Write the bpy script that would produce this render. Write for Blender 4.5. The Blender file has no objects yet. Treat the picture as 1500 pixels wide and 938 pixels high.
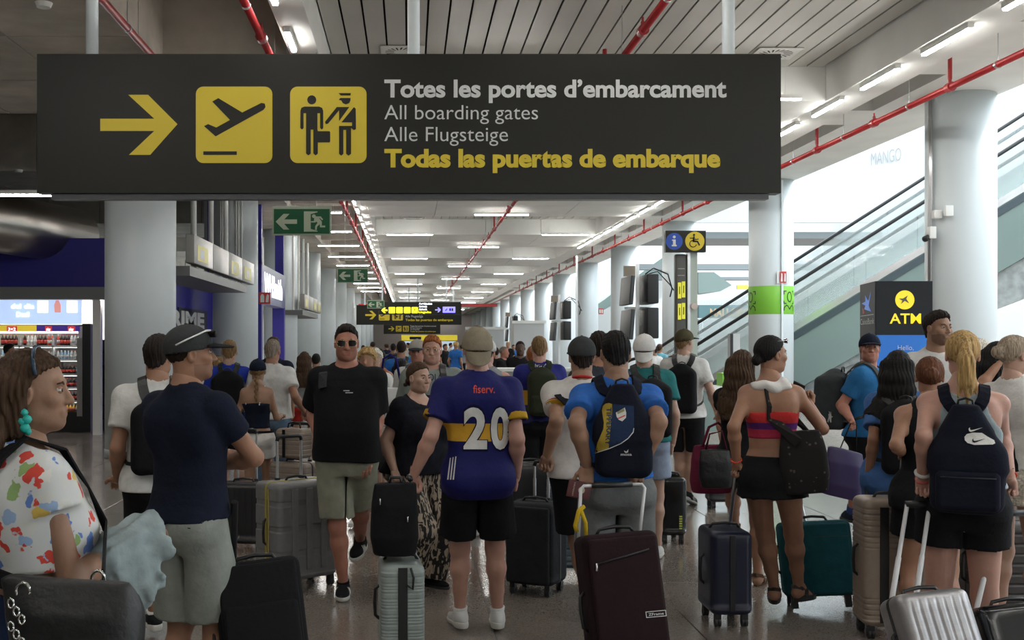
import bpy, bmesh, math, random
import numpy as np
from math import sin, cos, pi, radians, sqrt, hypot, atan2
from mathutils import Vector, Matrix
from mathutils.bvhtree import BVHTree
from mathutils.geometry import tessellate_polygon

# ---------------------------------------------------------------- camera, world, light, exposure
F = 1667.0                      # focal length in pixels of the 1500 px wide frame
CAM_H = 1.70
scene = bpy.context.scene
cam_data = bpy.data.cameras.new('camera')
cam = bpy.data.objects.new('camera', cam_data)
scene.collection.objects.link(cam)
cam.location = (0, 0, CAM_H)
cam.rotation_euler = (pi / 2, 0, 0)
cam_data.sensor_width = 36.0
cam_data.lens = 36.0 * F / 1500.0
cam_data.shift_x = 150 / 1500.0
cam_data.shift_y = 33 / 1500.0
cam_data.clip_end = 600
scene.camera = cam

scene.view_settings.view_transform = 'Standard'
scene.view_settings.look = 'None'
scene.view_settings.gamma = 1.0
scene.view_settings.use_curve_mapping = False
scene.view_settings.exposure = 0.28

world = bpy.data.worlds.new('overcast_sky')
scene.world = world
world.use_nodes = True
world.node_tree.nodes['Background'].inputs[0].default_value = (0.86, 0.94, 1.0, 1)
world.node_tree.nodes['Background'].inputs[1].default_value = 4.2

sun_data = bpy.data.lights.new('sun', 'SUN')
sun_data.energy = 2.2
sun_data.angle = radians(1.5)
sun_data.color = (1.0, 0.97, 0.9)
sun = bpy.data.objects.new('sun', sun_data)
scene.collection.objects.link(sun)
sun.rotation_euler = (radians(38), 0, radians(118))

LAMP = 52.0                     # radiance of the fluorescent tubes

col = scene.collection
rng = random.Random(7)


def P(px, py, d):
    """a place in the hall seen at that pixel of the photograph, d metres down the hall"""
    return Vector(((px - 600) * d / F, d, CAM_H - (py - 502) * d / F))


# ---------------------------------------------------------------- materials
MATS = {}


def newmat(name):
    m = bpy.data.materials.new(name)
    m.use_nodes = True
    return m, m.node_tree.nodes, m.node_tree.links, m.node_tree.nodes['Principled BSDF']


def mat(name, c, rough=0.6, metal=0.0, var=0.0, vscale=8.0, bump=0.0, bscale=60.0, emit=0.0, alpha=1.0, trans=0.0,
        coord='Object', stretch=(1, 1, 1), spec=None, sheen=0.0, coat=0.0):
    if name in MATS:
        return MATS[name]
    m, N, L, B = newmat(name)
    c4 = (c[0], c[1], c[2], 1)
    B.inputs['Base Color'].default_value = c4
    B.inputs['Roughness'].default_value = rough
    B.inputs['Metallic'].default_value = metal
    if spec is not None:
        B.inputs['Specular IOR Level'].default_value = spec
    if sheen:
        B.inputs['Sheen Weight'].default_value = sheen
    if coat:
        B.inputs['Coat Weight'].default_value = coat
    if trans:
        B.inputs['Transmission Weight'].default_value = trans
        B.inputs['IOR'].default_value = 1.02
    if alpha < 1:
        B.inputs['Alpha'].default_value = alpha
    if emit:
        B.inputs['Emission Color'].default_value = c4
        B.inputs['Emission Strength'].default_value = emit
    if var or bump:
        tc = N.new('ShaderNodeTexCoord'); mp = N.new('ShaderNodeMapping')
        mp.inputs['Scale'].default_value = stretch
        L.new(tc.outputs[coord], mp.inputs['Vector'])
    if var:
        n = N.new('ShaderNodeTexNoise'); n.inputs['Scale'].default_value = vscale
        n.inputs['Detail'].default_value = 4
        L.new(mp.outputs[0], n.inputs['Vector'])
        r = N.new('ShaderNodeMapRange')
        r.inputs['From Min'].default_value = 0.3; r.inputs['From Max'].default_value = 0.7
        r.inputs['To Min'].default_value = 1 - var; r.inputs['To Max'].default_value = 1 + var
        L.new(n.outputs['Fac'], r.inputs['Value'])
        v = N.new('ShaderNodeVectorMath'); v.operation = 'SCALE'
        v.inputs[0].default_value = c[:3]
        L.new(r.outputs[0], v.inputs['Scale'])
        L.new(v.outputs[0], B.inputs['Base Color'])
    if bump:
        n = N.new('ShaderNodeTexNoise'); n.inputs['Scale'].default_value = bscale
        n.inputs['Detail'].default_value = 3
        L.new(mp.outputs[0], n.inputs['Vector'])
        b = N.new('ShaderNodeBump'); b.inputs['Strength'].default_value = bump
        b.inputs['Distance'].default_value = 0.01
        L.new(n.outputs['Fac'], b.inputs['Height'])
        L.new(b.outputs[0], B.inputs['Normal'])
    MATS[name] = m
    return m


def fabric(name, c, rough=0.9, var=0.12):
    c = tuple(q * .74 for q in c)
    return mat('fabric_' + name, c, rough, var=var, vscale=14, bump=0.35, bscale=38, spec=0.2)


def plastic(name, c, rough=0.38):
    return mat('plastic_' + name, c, rough, var=0.06, vscale=30)


def metal(name='brushed', c=(0.6, 0.6, 0.62), rough=0.3):
    return mat('metal_' + name, c, rough, metal=1.0)


def ramp_mat(name, axis, stops, rough=0.8, lo=0.0, hi=1.0, bump=0.3):
    """constant colour bands along one object axis: printed or sewn colour blocks"""
    if name in MATS:
        return MATS[name]
    m, N, L, B = newmat(name)
    tc = N.new('ShaderNodeTexCoord'); s = N.new('ShaderNodeSeparateXYZ')
    L.new(tc.outputs['Object'], s.inputs[0])
    r = N.new('ShaderNodeMapRange'); r.inputs['From Min'].default_value = lo; r.inputs['From Max'].default_value = hi
    L.new(s.outputs[axis], r.inputs['Value'])
    cr = N.new('ShaderNodeValToRGB'); cr.color_ramp.interpolation = 'CONSTANT'
    e = cr.color_ramp.elements
    e[0].position = 0; e[0].color = (*stops[0][1], 1)
    e[1].position = (stops[1][0] - lo) / (hi - lo); e[1].color = (*stops[1][1], 1)
    for z, c in stops[2:]:
        q = e.new((z - lo) / (hi - lo)); q.color = (*c, 1)
    L.new(r.outputs[0], cr.inputs[0]); L.new(cr.outputs[0], B.inputs['Base Color'])
    B.inputs['Roughness'].default_value = rough
    B.inputs['Specular IOR Level'].default_value = 0.25
    n = N.new('ShaderNodeTexNoise'); n.inputs['Scale'].default_value = 30
    L.new(tc.outputs['Object'], n.inputs['Vector'])
    b = N.new('ShaderNodeBump'); b.inputs['Strength'].default_value = bump; b.inputs['Distance'].default_value = 0.01
    L.new(n.outputs['Fac'], b.inputs['Height']); L.new(b.outputs[0], B.inputs['Normal'])
    MATS[name] = m
    return m


# ---------------------------------------------------------------- mesh helpers
def tag(o, label=None, cat=None, group=None, kind=None):
    if label: o['label'] = label
    if cat: o['category'] = cat
    if group: o['group'] = group
    if kind: o['kind'] = kind
    return o


def thing(name, label, cat, loc=(0, 0, 0), rz=0.0, group=None):
    o = bpy.data.objects.new(name, None)
    o.empty_display_size = 0.1
    col.objects.link(o)
    o.location = loc
    o.rotation_euler = (0, 0, rz)
    return tag(o, label, cat, group)


def mesh_np(name, V, Fq, mats, parent=None, smooth=True, midx=None, tris=None):
    """V (n,3) array, Fq (m,4) int array"""
    me = bpy.data.meshes.new(name)
    V = np.asarray(V, dtype=np.float32)
    Fq = np.asarray(Fq, dtype=np.int32)
    k = Fq.shape[1]
    me.vertices.add(len(V)); me.vertices.foreach_set('co', V.ravel())
    me.loops.add(Fq.size); me.loops.foreach_set('vertex_index', Fq.ravel())
    me.polygons.add(len(Fq))
    me.polygons.foreach_set('loop_start', np.arange(0, Fq.size, k, dtype=np.int32))
    if midx is not None:
        me.polygons.foreach_set('material_index', np.asarray(midx, dtype=np.int32))
    me.polygons.foreach_set('use_smooth', np.full(len(Fq), smooth, dtype=bool))
    me.update(calc_edges=True)
    if not isinstance(mats, (list, tuple)): mats = [mats]
    for m in mats: me.materials.append(m)
    o = bpy.data.objects.new(name, me)
    col.objects.link(o)
    o.parent = parent
    return o


class MB:
    """collects simple shapes, then links them as ONE mesh object"""
    def __init__(s): s.v = []; s.f = []; s.m = []; s.sm = []; s.n = 0

    def raw(s, V, Fs, mi=0, smooth=False):
        s.v.extend(tuple(p) for p in V)
        for f in Fs:
            s.f.append(tuple(i + s.n for i in f)); s.m.append(mi); s.sm.append(smooth)
        s.n += len(V)
        return s

    def box(s, x0, x1, y0, y1, z0, z1, mi=0):
        V = [(x, y, z) for x in (x0, x1) for y in (y0, y1) for z in (z0, z1)]
        return s.raw(V, [(0, 1, 3, 2), (4, 6, 7, 5), (0, 4, 5, 1), (2, 3, 7, 6), (0, 2, 6, 4), (1, 5, 7, 3)], mi)

    def rbox(s, c, size, r=0.01, seg=3, mi=0, M=None):
        h = [q / 2 for q in size]
        r = min(r, min(h) * 0.999)
        ax = []
        for q in h:
            a = [-q + r * (1 - cos(pi / 2 * i / seg)) * 0.999 for i in range(seg + 1)]
            ax.append(a + [-t for t in reversed(a)])
        n = len(ax[0]); idx = {}; V = []; Fs = []

        def vid(i, j, k):
            key = (i, j, k)
            if key not in idx:
                p = Vector((ax[0][i], ax[1][j], ax[2][k]))
                q = Vector([max(-(h[a] - r), min(h[a] - r, p[a])) for a in range(3)])
                dd = p - q
                if dd.length > 1e-9: p = q + dd.normalized() * r
                p = Vector(c) + p
                if M: p = M @ p
                idx[key] = len(V); V.append(tuple(p))
            return idx[key]
        for a in range(n - 1):
            for b in range(n - 1):
                for e, fl in ((0, 1), (n - 1, 0)):
                    for Q in ([(e, a, b), (e, a + 1, b), (e, a + 1, b + 1), (e, a, b + 1)],
                              [(a, e, b), (a, e, b + 1), (a + 1, e, b + 1), (a + 1, e, b)],
                              [(a, b, e), (a + 1, b, e), (a + 1, b + 1, e), (a, b + 1, e)]):
                        q = [vid(*t) for t in Q]
                        Fs.append(q[::-1] if fl else q)
        return s.raw(V, Fs, mi, True)

    def cyl(s, a, b, r, r2=None, n=12, mi=0, caps=True, smooth=True):
        a = Vector(a); b = Vector(b); r2 = r if r2 is None else r2
        d = (b - a).normalized()
        u = d.orthogonal().normalized(); w = d.cross(u)
        V = []
        for p, q in ((a, r), (b, r2)):
            for i in range(n):
                t = 2 * pi * i / n
                V.append(tuple(p + u * cos(t) * q + w * sin(t) * q))
        s.raw(V, [(i, (i + 1) % n, n + (i + 1) % n, n + i) for i in range(n)], mi, smooth)
        if caps:
            s.raw(V[:n], [tuple(range(n))[::-1]], mi); s.raw(V[n:], [tuple(range(n))], mi)
        return s

    def tube(s, pts, r, n=8, mi=0):
        pts = [Vector(p) for p in pts]
        rs = r if isinstance(r, (list, tuple)) else [r] * len(pts)
        u = None; V = []
        for i, p in enumerate(pts):
            d = (pts[min(i + 1, len(pts) - 1)] - pts[max(i - 1, 0)]).normalized()
            if u is None: u = d.orthogonal().normalized()
            u = (u - d * u.dot(d)).normalized(); w = d.cross(u)
            for k in range(n):
                t = 2 * pi * k / n
                V.append(tuple(p + u * cos(t) * rs[i] + w * sin(t) * rs[i]))
        Fs = [(i * n + k, i * n + (k + 1) % n, (i + 1) * n + (k + 1) % n, (i + 1) * n + k)
              for i in range(len(pts) - 1) for k in range(n)]
        Fs += [tuple(range(n))[::-1], tuple(range((len(pts) - 1) * n, len(pts) * n))]
        return s.raw(V, Fs, mi, True)

    def ribbon(s, pts, nrm, w, t=0.004, mi=0):
        """strap: pts along the middle, nrm = outward normals"""
        V = []; k = len(pts)
        for i in range(k):
            p = Vector(pts[i]); nn = Vector(nrm[i]).normalized()
            d = Vector(pts[min(i + 1, k - 1)]) - Vector(pts[max(i - 1, 0)])
            sd = d.cross(nn).normalized() * (w / 2)
            V += [p - sd, p + sd, p + sd * 0.9 + nn * t, p - sd * 0.9 + nn * t]
        Fs = [(4 * i + a, 4 * i + (a + 1) % 4, 4 * i + 4 + (a + 1) % 4, 4 * i + 4 + a) for i in range(k - 1) for a in range(4)]
        Fs += [(3, 2, 1, 0), (4 * k - 4, 4 * k - 3, 4 * k - 2, 4 * k - 1)]
        return s.raw(V, Fs, mi, False)

    def prism(s, pts2, fn, depth, mi=0):
        """closed polygon (u,v) list, fn(u,v,w)->point, front w=0 back w=depth"""
        n = len(pts2)
        tris = [tuple(t) for t in tessellate_polygon([[Vector((p[0], p[1], 0)) for p in pts2]])]
        V = [fn(u, v, 0) for u, v in pts2] + [fn(u, v, depth) for u, v in pts2]
        Fs = tris + [tuple(i + n for i in t[::-1]) for t in tris]
        Fs += [(i, (i + 1) % n, n + (i + 1) % n, n + i) for i in range(n)]
        return s.raw(V, Fs, mi)

    def lathe(s, prof, c=(0, 0, 0), n=16, mi=0, M=None):
        V = []
        for r, z in prof:
            for i in range(n):
                t = 2 * pi * i / n
                p = Vector((c[0] + r * cos(t), c[1] + r * sin(t), c[2] + z))
                V.append(tuple(M @ p if M else p))
        k = len(prof)
        Fs = [(j * n + i, j * n + (i + 1) % n, (j + 1) * n + (i + 1) % n, (j + 1) * n + i) for j in range(k - 1) for i in range(n)]
        Fs += [tuple(range(n))[::-1], tuple(range((k - 1) * n, k * n))]
        return s.raw(V, Fs, mi, True)

    def build(s, name, mats, parent=None, label=None, cat=None, group=None, kind=None):
        me = bpy.data.meshes.new(name)
        me.from_pydata([tuple(v) for v in s.v], [], s.f)
        me.polygons.foreach_set('material_index', s.m)
        me.polygons.foreach_set('use_smooth', s.sm)
        if not isinstance(mats, (list, tuple)): mats = [mats]
        for m in mats: me.materials.append(m)
        bm = bmesh.new(); bm.from_mesh(me)
        bmesh.ops.recalc_face_normals(bm, faces=bm.faces[:])
        bm.to_mesh(me); bm.free()
        me.update()
        o = bpy.data.objects.new(name, me)
        col.objects.link(o)
        o.parent = parent
        return tag(o, label, cat, group, kind)


def copy_obj(o, parent=None, loc=None):
    c = o.copy(); col.objects.link(c)
    if parent is not None: c.parent = parent
    if loc is not None: c.location = loc
    return c


def copy_tree(o, parent=None):
    kids = list(o.children)
    c = o.copy(); col.objects.link(c); c.parent = parent
    for k in kids: copy_tree(k, c)
    return c


_txt = {}


def text2d(body, size=1.0, bold=0.0, align='LEFT', sub=0):
    """outline letters as a flat mesh: vertices (u,v), faces"""
    key = (body, bold, sub)
    if key not in _txt:
        cu = bpy.data.curves.new('lettering', 'FONT')
        cu.body = body; cu.size = 1.0; cu.offset = bold; cu.resolution_u = 4; cu.fill_mode = 'BOTH'
        ob = bpy.data.objects.new('lettering', cu)
        col.objects.link(ob)
        me = bpy.data.meshes.new_from_object(ob)
        bm = bmesh.new(); bm.from_mesh(me)
        bmesh.ops.remove_doubles(bm, verts=bm.verts[:], dist=1e-5)
        for _ in range(sub):
            es = [e for e in bm.edges if e.calc_length() > 0.09]
            if es: bmesh.ops.subdivide_edges(bm, edges=es, cuts=1)
            bmesh.ops.triangulate(bm, faces=bm.faces[:])
        bm.verts.index_update()
        V = [(v.co.x, v.co.y) for v in bm.verts]; Fs = [tuple(v.index for v in f.verts) for f in bm.faces]
        bm.free()
        bpy.data.objects.remove(ob); bpy.data.curves.remove(cu); bpy.data.meshes.remove(me)
        _txt[key] = (V, Fs)
    V, Fs = _txt[key]
    x0 = min(v[0] for v in V); x1 = max(v[0] for v in V)
    off = {'LEFT': x0, 'CENTER': (x0 + x1) / 2, 'RIGHT': x1}[align]
    return [((u - off) * size, v * size) for u, v in V], Fs


def text_fit(body, u0, u1, base, cap, bold=0.0, sub=0):
    """letters whose ink runs from u0 to u1 with the given cap height"""
    V, Fs = text2d(body, 1.0, bold, 'LEFT', sub)
    w = max(v[0] for v in V); sx = (u1 - u0) / w; sy = cap / 0.72
    return [(u0 + u * sx, base + v * sy) for u, v in V], Fs

# ================================================================ THE SETTING
M_concrete = mat('concrete', (0.50, 0.46, 0.40), 0.9, var=0.16, vscale=2.2, bump=0.25, bscale=18)
M_concdark = mat('concrete_dark', (0.27, 0.24, 0.20), 0.95, var=0.15, vscale=2)
M_white = mat('white_panel', (0.80, 0.81, 0.78), 0.6, var=0.05, vscale=1.5)
M_wall = mat('white_wall', (0.70, 0.74, 0.73), 0.55, var=0.03, vscale=1.0)
M_slat = mat('ceiling_slat', (0.52, 0.515, 0.48), 0.5, var=0.05, vscale=0.7)
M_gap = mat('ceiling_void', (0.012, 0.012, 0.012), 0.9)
M_column = mat('column_paint', (0.62, 0.68, 0.70), 0.42, var=0.04, vscale=0.8)
M_blue = mat('shop_blue', (0.026, 0.023, 0.26), 0.45, var=0.06, vscale=2)
M_tube = mat('lamp_tube', (1.0, 0.98, 0.93), 0.5, emit=LAMP)
M_red = mat('sprinkler_red', (0.38, 0.022, 0.025), 0.35, var=0.1, vscale=5)
M_black = mat('satin_black', (0.012, 0.013, 0.014), 0.4)
M_steel = metal('steel', (0.55, 0.56, 0.57), 0.28)
M_alu = metal('aluminium', (0.75, 0.76, 0.78), 0.35)
M_green = mat('green_wall', (0.20, 0.27, 0.255), 0.5, var=0.05, vscale=0.7)
M_marble = mat('marble', (0.33, 0.36, 0.36), 0.35, var=0.22, vscale=6)
M_atrium = mat('atrium_white', (0.50, 0.525, 0.53), 0.7)
M_signface = mat('sign_face', (0.013, 0.0125, 0.009), 0.4, var=0.1, vscale=1, spec=.3)
M_yellow = mat('sign_yellow', (0.72, 0.55, 0.03), 0.45)
M_signwhite = mat('sign_white', (0.66, 0.67, 0.66), 0.45)


def glass_mat(name, c, alpha):
    m, N, L, B = newmat(name)
    B.inputs['Base Color'].default_value = (*c, 1); B.inputs['Roughness'].default_value = 0.04
    B.inputs['Alpha'].default_value = alpha
    MATS[name] = m
    return m


M_glass = glass_mat('balustrade_glass', (0.62, 0.70, 0.70), 0.24)

# terrazzo floor: one base slab below and a real tile per square in front
def terrazzo(name, k):
    m, N, L, B = newmat(name)
    tc = N.new('ShaderNodeTexCoord'); ge = N.new('ShaderNodeNewGeometry')
    v = N.new('ShaderNodeTexVoronoi'); v.inputs['Scale'].default_value = 150
    L.new(ge.outputs['Position'], v.inputs['Vector'])
    r = N.new('ShaderNodeValToRGB'); e = r.color_ramp.elements
    e[0].position = 0.0; e[0].color = (0.165 * k, 0.14 * k, 0.118 * k, 1)
    e[1].position = 1.0; e[1].color = (0.27 * k, 0.23 * k, 0.20 * k, 1)
    s = N.new('ShaderNodeSeparateColor'); L.new(v.outputs['Color'], s.inputs[0])
    L.new(s.outputs[0], r.inputs[0]); L.new(r.outputs[0], B.inputs['Base Color'])
    n = N.new('ShaderNodeTexNoise'); n.inputs['Scale'].default_value = 1.3; n.inputs['Detail'].default_value = 5
    L.new(ge.outputs['Position'], n.inputs['Vector'])
    q = N.new('ShaderNodeMapRange'); q.inputs['To Min'].default_value = 0.07; q.inputs['To Max'].default_value = 0.24
    L.new(n.outputs['Fac'], q.inputs['Value']); L.new(q.outputs[0], B.inputs['Roughness'])
    B.inputs['Specular IOR Level'].default_value = 0.75
    return m


M_floor = [terrazzo('terrazzo_%d' % i, k) for i, k in enumerate((0.95, 1.0, 1.06))]
M_joint = mat('floor_joint', (0.05, 0.045, 0.04), 0.6)

b = MB(); b.box(-22, 42, -14, 175, -0.3, -0.006)
b.box(-22, 42, 32.4, 175, -0.006, 0.0, 1); b.box(11.3, 42, 3.2, 32.4, -0.006, 0.0, 1)
b.box(-22, -7.9, 3.2, 32.4, -0.006, 0, 1); b.box(-22, 42, -14, 3.2, -0.006, 0, 1)
floor = tag(b.build('floor', [M_joint, M_floor[1]]), kind='structure')
TS = 1.2
tile0 = None
for i in range(16):
    for j in range(18):
        x = -7.9 + (i + 0.5) * TS; y = 3.2 + (j + 0.5) * 1.6222
        hx = TS / 2 - 0.003; hy = 0.8111 - 0.003
        if tile0 is None:
            tl = []
            for mi in range(3):
                t = MB(); c_ = 0.002
                V = [(-hx, -hy, -.006), (hx, -hy, -.006), (hx, hy, -.006), (-hx, hy, -.006), (-hx, -hy, -.0015), (hx, -hy, -.0015), (hx, hy, -.0015), (-hx, hy, -.0015),
                     (-hx + c_, -hy + c_, 0), (hx - c_, -hy + c_, 0), (hx - c_, hy - c_, 0), (-hx + c_, hy - c_, 0)]
                t.raw(V, [(0, 1, 5, 4), (1, 2, 6, 5), (2, 3, 7, 6), (3, 0, 4, 7), (4, 5, 9, 8), (5, 6, 10, 9), (6, 7, 11, 10), (7, 4, 8, 11), (8, 9, 10, 11)])
                tl.append(t.build('floor_tile', M_floor[mi], floor))
            tile0 = tl
            for k_, o in enumerate(tl): o.location = (x + k_ * TS, y, 0)
            continue
        if j == 0 and i < 3: continue
        copy_obj(rng.choice(tile0), floor, (x, y, 0))

# ---- ceiling: soffit slab, wide transverse beams, slatted coffers, concrete coffers
XL, XR = -1.2, 6.1
b = MB()
b.box(-22, 8.9, -14, 152, 6.35, 6.6, 1)
ceiling = tag(b.build('ceiling', [M_white, M_concdark]), kind='structure')
b = MB(); b.box(XL - 0.25, XL + 0.10, -14, 150, 5.2, 6.35); b.box(XR - 0.06, XR + 0.55, -14, 150, 5.2, 6.35)
b.build('long_beam', M_white, ceiling)
b = MB(); b.box(7.5, 8.9, -14, 150, 5.45, 6.35)
b.build('edge_beam', M_white, ceiling)
beams = [(0.4 + 10.2 * k, 5.4 + 10.2 * k) for k in range(-1, 15)]
beams = [(a + 6.0 - 0.1, a + 10.8) for a, _ in beams]
for a, c in beams:
    b = MB()
    x0 = XL + 0.1; n = 4
    for k in range(n):
        w = (XR - 0.06 - x0) / n
        b.box(x0 + k * w + 0.006, x0 + (k + 1) * w - 0.006, a, (a + c) / 2 - 0.01, 5.2, 6.35)
        b.box(x0 + k * w + 0.006, x0 + (k + 1) * w - 0.006, (a + c) / 2 + 0.01, c, 5.2, 6.35)
    b.box(x0, XR - 0.06, a + 0.1, c - 0.1, 5.25, 6.35)
    b.build('transverse_beam', M_white, ceiling)
slat = None
NS = 27
for bi in range(len(beams) - 1):
    y0 = beams[bi][1]; y1 = beams[bi + 1][0]
    w = (XR - XL - 0.2) / NS
    if y0 > 50 or y1 < 5:
        b = MB()
        for k in range(NS): b.box(XL + 0.12 + k * w, XL + 0.12 + (k + 1) * w - 0.03, y0, y1, 5.7, 5.73)
        tag(b.build('ceiling_slats', M_slat, ceiling), kind='stuff')
    else:
        for k in range(NS):
            if slat is None:
                b = MB(); b.box(0, w - 0.026, -(y1 - y0) / 2, (y1 - y0) / 2, 0, 0.03)
                slat = b.build('slat', M_slat, ceiling)
                slat.location = (XL + 0.12, (y0 + y1) / 2, 5.7)
            else:
                copy_obj(slat, ceiling, (XL + 0.12 + k * w, (y0 + y1) / 2, 5.7 + rng.uniform(-.002, .002)))
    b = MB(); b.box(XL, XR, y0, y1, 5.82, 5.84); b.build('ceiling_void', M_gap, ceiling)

# concrete side coffers left (ribs across, a panelled soffit along the columns)
b = MB()
yy = -2.0
while yy < 60:
    b.box(-4.6, -3.1, yy + .012, yy + 1.5 - .012, 5.2, 6.35); yy += 1.5
b.box(-4.6, -3.1, 60, 150, 5.2, 6.35); b.box(-4.58, -3.12, -2, 60, 5.23, 6.3)
b.build('panelled_soffit', M_concrete, ceiling)
for k in range(-1, 14):
    y = 9.2 + k * 5.1
    b = MB(); b.box(-3.1, XL - .25, y, y + .5, 5.32, 6.35)
    b.build('concrete_rib', M_concrete, ceiling)
for k in range(-1, 14):
    y = 13.0 + k * 10.2
    b = MB()
    for q in range(5):
        for r_ in range(2):
            b.box(-4.6 - (q + 1) * 1.5 + .012, -4.6 - q * 1.5 - .012, y + r_ * 2.2, y + r_ * 2.2 + 2.18, 5.2, 6.35)
    b.build('concrete_beam', M_concrete, ceiling)
for k in range(0, 15):
    y = 8.2 + k * 5.1
    b = MB(); b.box(XR + .55, 7.5, y, y + (2.6 if k % 2 else 1.2), 5.45, 6.35)
    b.build('coffer_rib', M_white, ceiling)
for px, py in ((64, 4), (27, 249)):
    q = P(px, py, 1667 * 3.5 / (502 - py)); b = MB(); b.cyl(q, q + Vector((0, 0, -.05)), .09, .07, 16)
    tag(b.build('smoke_detector', M_white), 'round white smoke detector on the concrete ceiling ' + ('at the top left corner' if py < 99 else 'left of the hanging sign'), 'detector')

# square air diffusers in the slats
for px, py in ((590, 74), (1135, 77), (605, 320)):
    d = 4.0 * F / (502 - py) if py > 99 else 4.0 * F / (502 - py)
    c = P(px, py, d)
    dd = thing('air_diffuser', {590: 'square white air diffuser in slatted ceiling above the sign centre', 1135: 'square white air diffuser in slatted ceiling above the right end of sign', 605: 'square white air diffuser in the distant slatted strip below the sign'}[px], 'vent', (c.x, c.y, 5.69))
    b = MB(); b.box(-.3, .3, -.3, .3, -.012, .0)
    b.build('plate', M_white, dd)
    for k in range(20):
        t = 2 * pi * k / 20; b = MB()
        b.raw([(cos(t) * .12, sin(t) * .12, -.013), (cos(t + .12) * .12, sin(t + .12) * .12, -.013), (cos(t + .32) * .24, sin(t + .32) * .24, -.013), (cos(t + .2) * .24, sin(t + .2) * .24, -.013)], [(0, 1, 2, 3)])
        b.build('slot', M_gap, dd)

# ---- walls
b = MB(); b.box(-5.2, -4.9, 28.8, 150, 0, 6.35); tag(b.build('wall_left', M_wall), kind='structure')
b = MB(); b.box(-22, -14, 20.4, 40, 0, 6.35); b.box(-22.3, -22, -14, 21, 0, 6.35); tag(b.build('wall_shop_side', M_wall), kind='structure')
b = MB(); b.box(-22, 9, -14.3, -14, 0, 6.35); tag(b.build('wall_behind', M_wall), kind='structure')
M_pink = mat('far_wall', (0.62, 0.56, 0.56), 0.6)
b = MB(); b.box(-22, 8.9, 150, 150.3, 0, 6.35); tag(b.build('wall_end', M_pink), kind='structure')

# ---- columns
def column(x, y, r, h, label, group):
    c = thing('column', label, 'column', (x, y, 0), 0, group)
    b = MB(); b.lathe([(r, 0.0), (r, h * .55), (r, h)], n=40); b.build('shaft', M_column, c)
    b = MB(); b.lathe([(r + .006, 0), (r + .006, .12), (r + .002, .125)], n=40); b.build('base_band', M_column, c)
    return c


colR = []
for k in range(15):
    lab = ['thick round pale grey column behind the cash machine', 'round pale grey column with a bright green band', 'round pale grey column behind the information totem'][k] if k < 3 else 'pale round column in the receding row before the daylit hall'
    c = column(8.4, 17.35 + 9.1 * k, 0.5, 5.47, lab, 'columns along the daylit side')
    colR.append(c)
colL = []
for k in range(11):
    lab = ['big round white column behind the man in the dark tee', 'white column with conduits beyond the blue shop corner'][k] if k < 2 else 'white column in the receding left row of columns'
    colL.append(column(-4.02, 17.0 + 9.25 * k, 0.52, 5.25, lab, 'columns along the shop side'))

# conduits and boxes on column A
b = MB()
for i in range(3): b.tube([(-.53 - .0 * i, -.10 - .035 * i, .2), (-.535, -.10 - .035 * i, 3.6), (-.52, -.12 - .03 * i, 4.2), (-.53, -.1 - .035 * i, 5.4)], .013)
b.build('conduit', M_steel, colR[0])
b = MB(); b.rbox((-.50, -.3, 3.62), (.12, .1, .12), .01); b.rbox((-.38, -.42, 3.66), (.12, .06, .16), .01); b.rbox((-.56, -.26, 3.35), (.1, .1, .18), .01)
b.build('junction_box', M_white, colR[0])
b = MB(); b.tube([(-.56, -.2, 3.3), (-.68, -.3, 3.25)], .045, 12); b.build('camera_head', M_black, colR[0])
# column B: green band with face symbol, conduit, call-point sign
M_band = mat('green_band', (0.19, 0.50, 0.045), 0.4)
zb0, zb1 = CAM_H + (502 - 461) * 26.4 / F, CAM_H + (502 - 420) * 26.4 / F
b = MB(); b.lathe([(.503, zb0), (.506, zb0 + .005), (.506, zb1 - .005), (.503, zb1)], n=40); b.build('green_band', M_band, colR[1])


def on_cyl(R, ang0, zc):
    return lambda u, v, w: (cos(ang0 + u / R) * (R + .002 + w), sin(ang0 + u / R) * (R + .002 + w), zc + v)


def stroke(mb, pts, w, fn, depth=0.002, mi=0):
    for (a, b_) in zip(pts[:-1], pts[1:]):
        d = Vector((b_[0] - a[0], b_[1] - a[1])); d.normalize() if d.length else None
        n = Vector((-d.y, d.x)) * w / 2; e = d * w * 0.35
        mb.prism([(a[0] - n.x - e.x, a[1] - n.y - e.y), (b_[0] - n.x + e.x, b_[1] - n.y + e.y), (b_[0] + n.x + e.x, b_[1] + n.y + e.y), (a[0] + n.x - e.x, a[1] + n.y - e.y)], fn, depth, mi)


for ang in (-pi / 2 + .62, -pi + .18):
    fn = on_cyl(.506, ang, (zb0 + zb1) / 2)
    b = MB(); w = .022; q = .17
    for sx in (-1, 1):
        for z0, z1 in ((.2, .13), (-.08, -.03)):
            stroke(b, [(sx * .11, z0), (sx * .17, z0), (sx * .17, z1)], w, fn)
    stroke(b, [(.075 * cos(t), .07 + .11 * sin(t)) for t in [2 * pi * i / 16 for i in range(17)]], w, fn)
    stroke(b, [(-.17, -.24), (-.16, -.17), (-.1, -.12), (-.06, -.14), (0, -.21), (.06, -.14), (.1, -.12), (.16, -.17), (.17, -.24)], w, fn)
    b.build('face_symbol', M_black, colR[1])
b = MB(); fn = on_cyl(.51, -pi / 2 + .17, 0)
b.prism([(-.022, .2), (.022, .2), (.022, 5.4), (-.022, 5.4)], fn, .03); b.build('cable_duct', M_column, colR[1])
b = MB(); fn = on_cyl(.54, -pi / 2 + .21, zb1 + .19); b.prism([(-.15, -.14), (.15, -.14), (.15, .14), (-.15, .14)], fn, .012); b.build('sign_plate', M_signwhite, colR[1])
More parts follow.
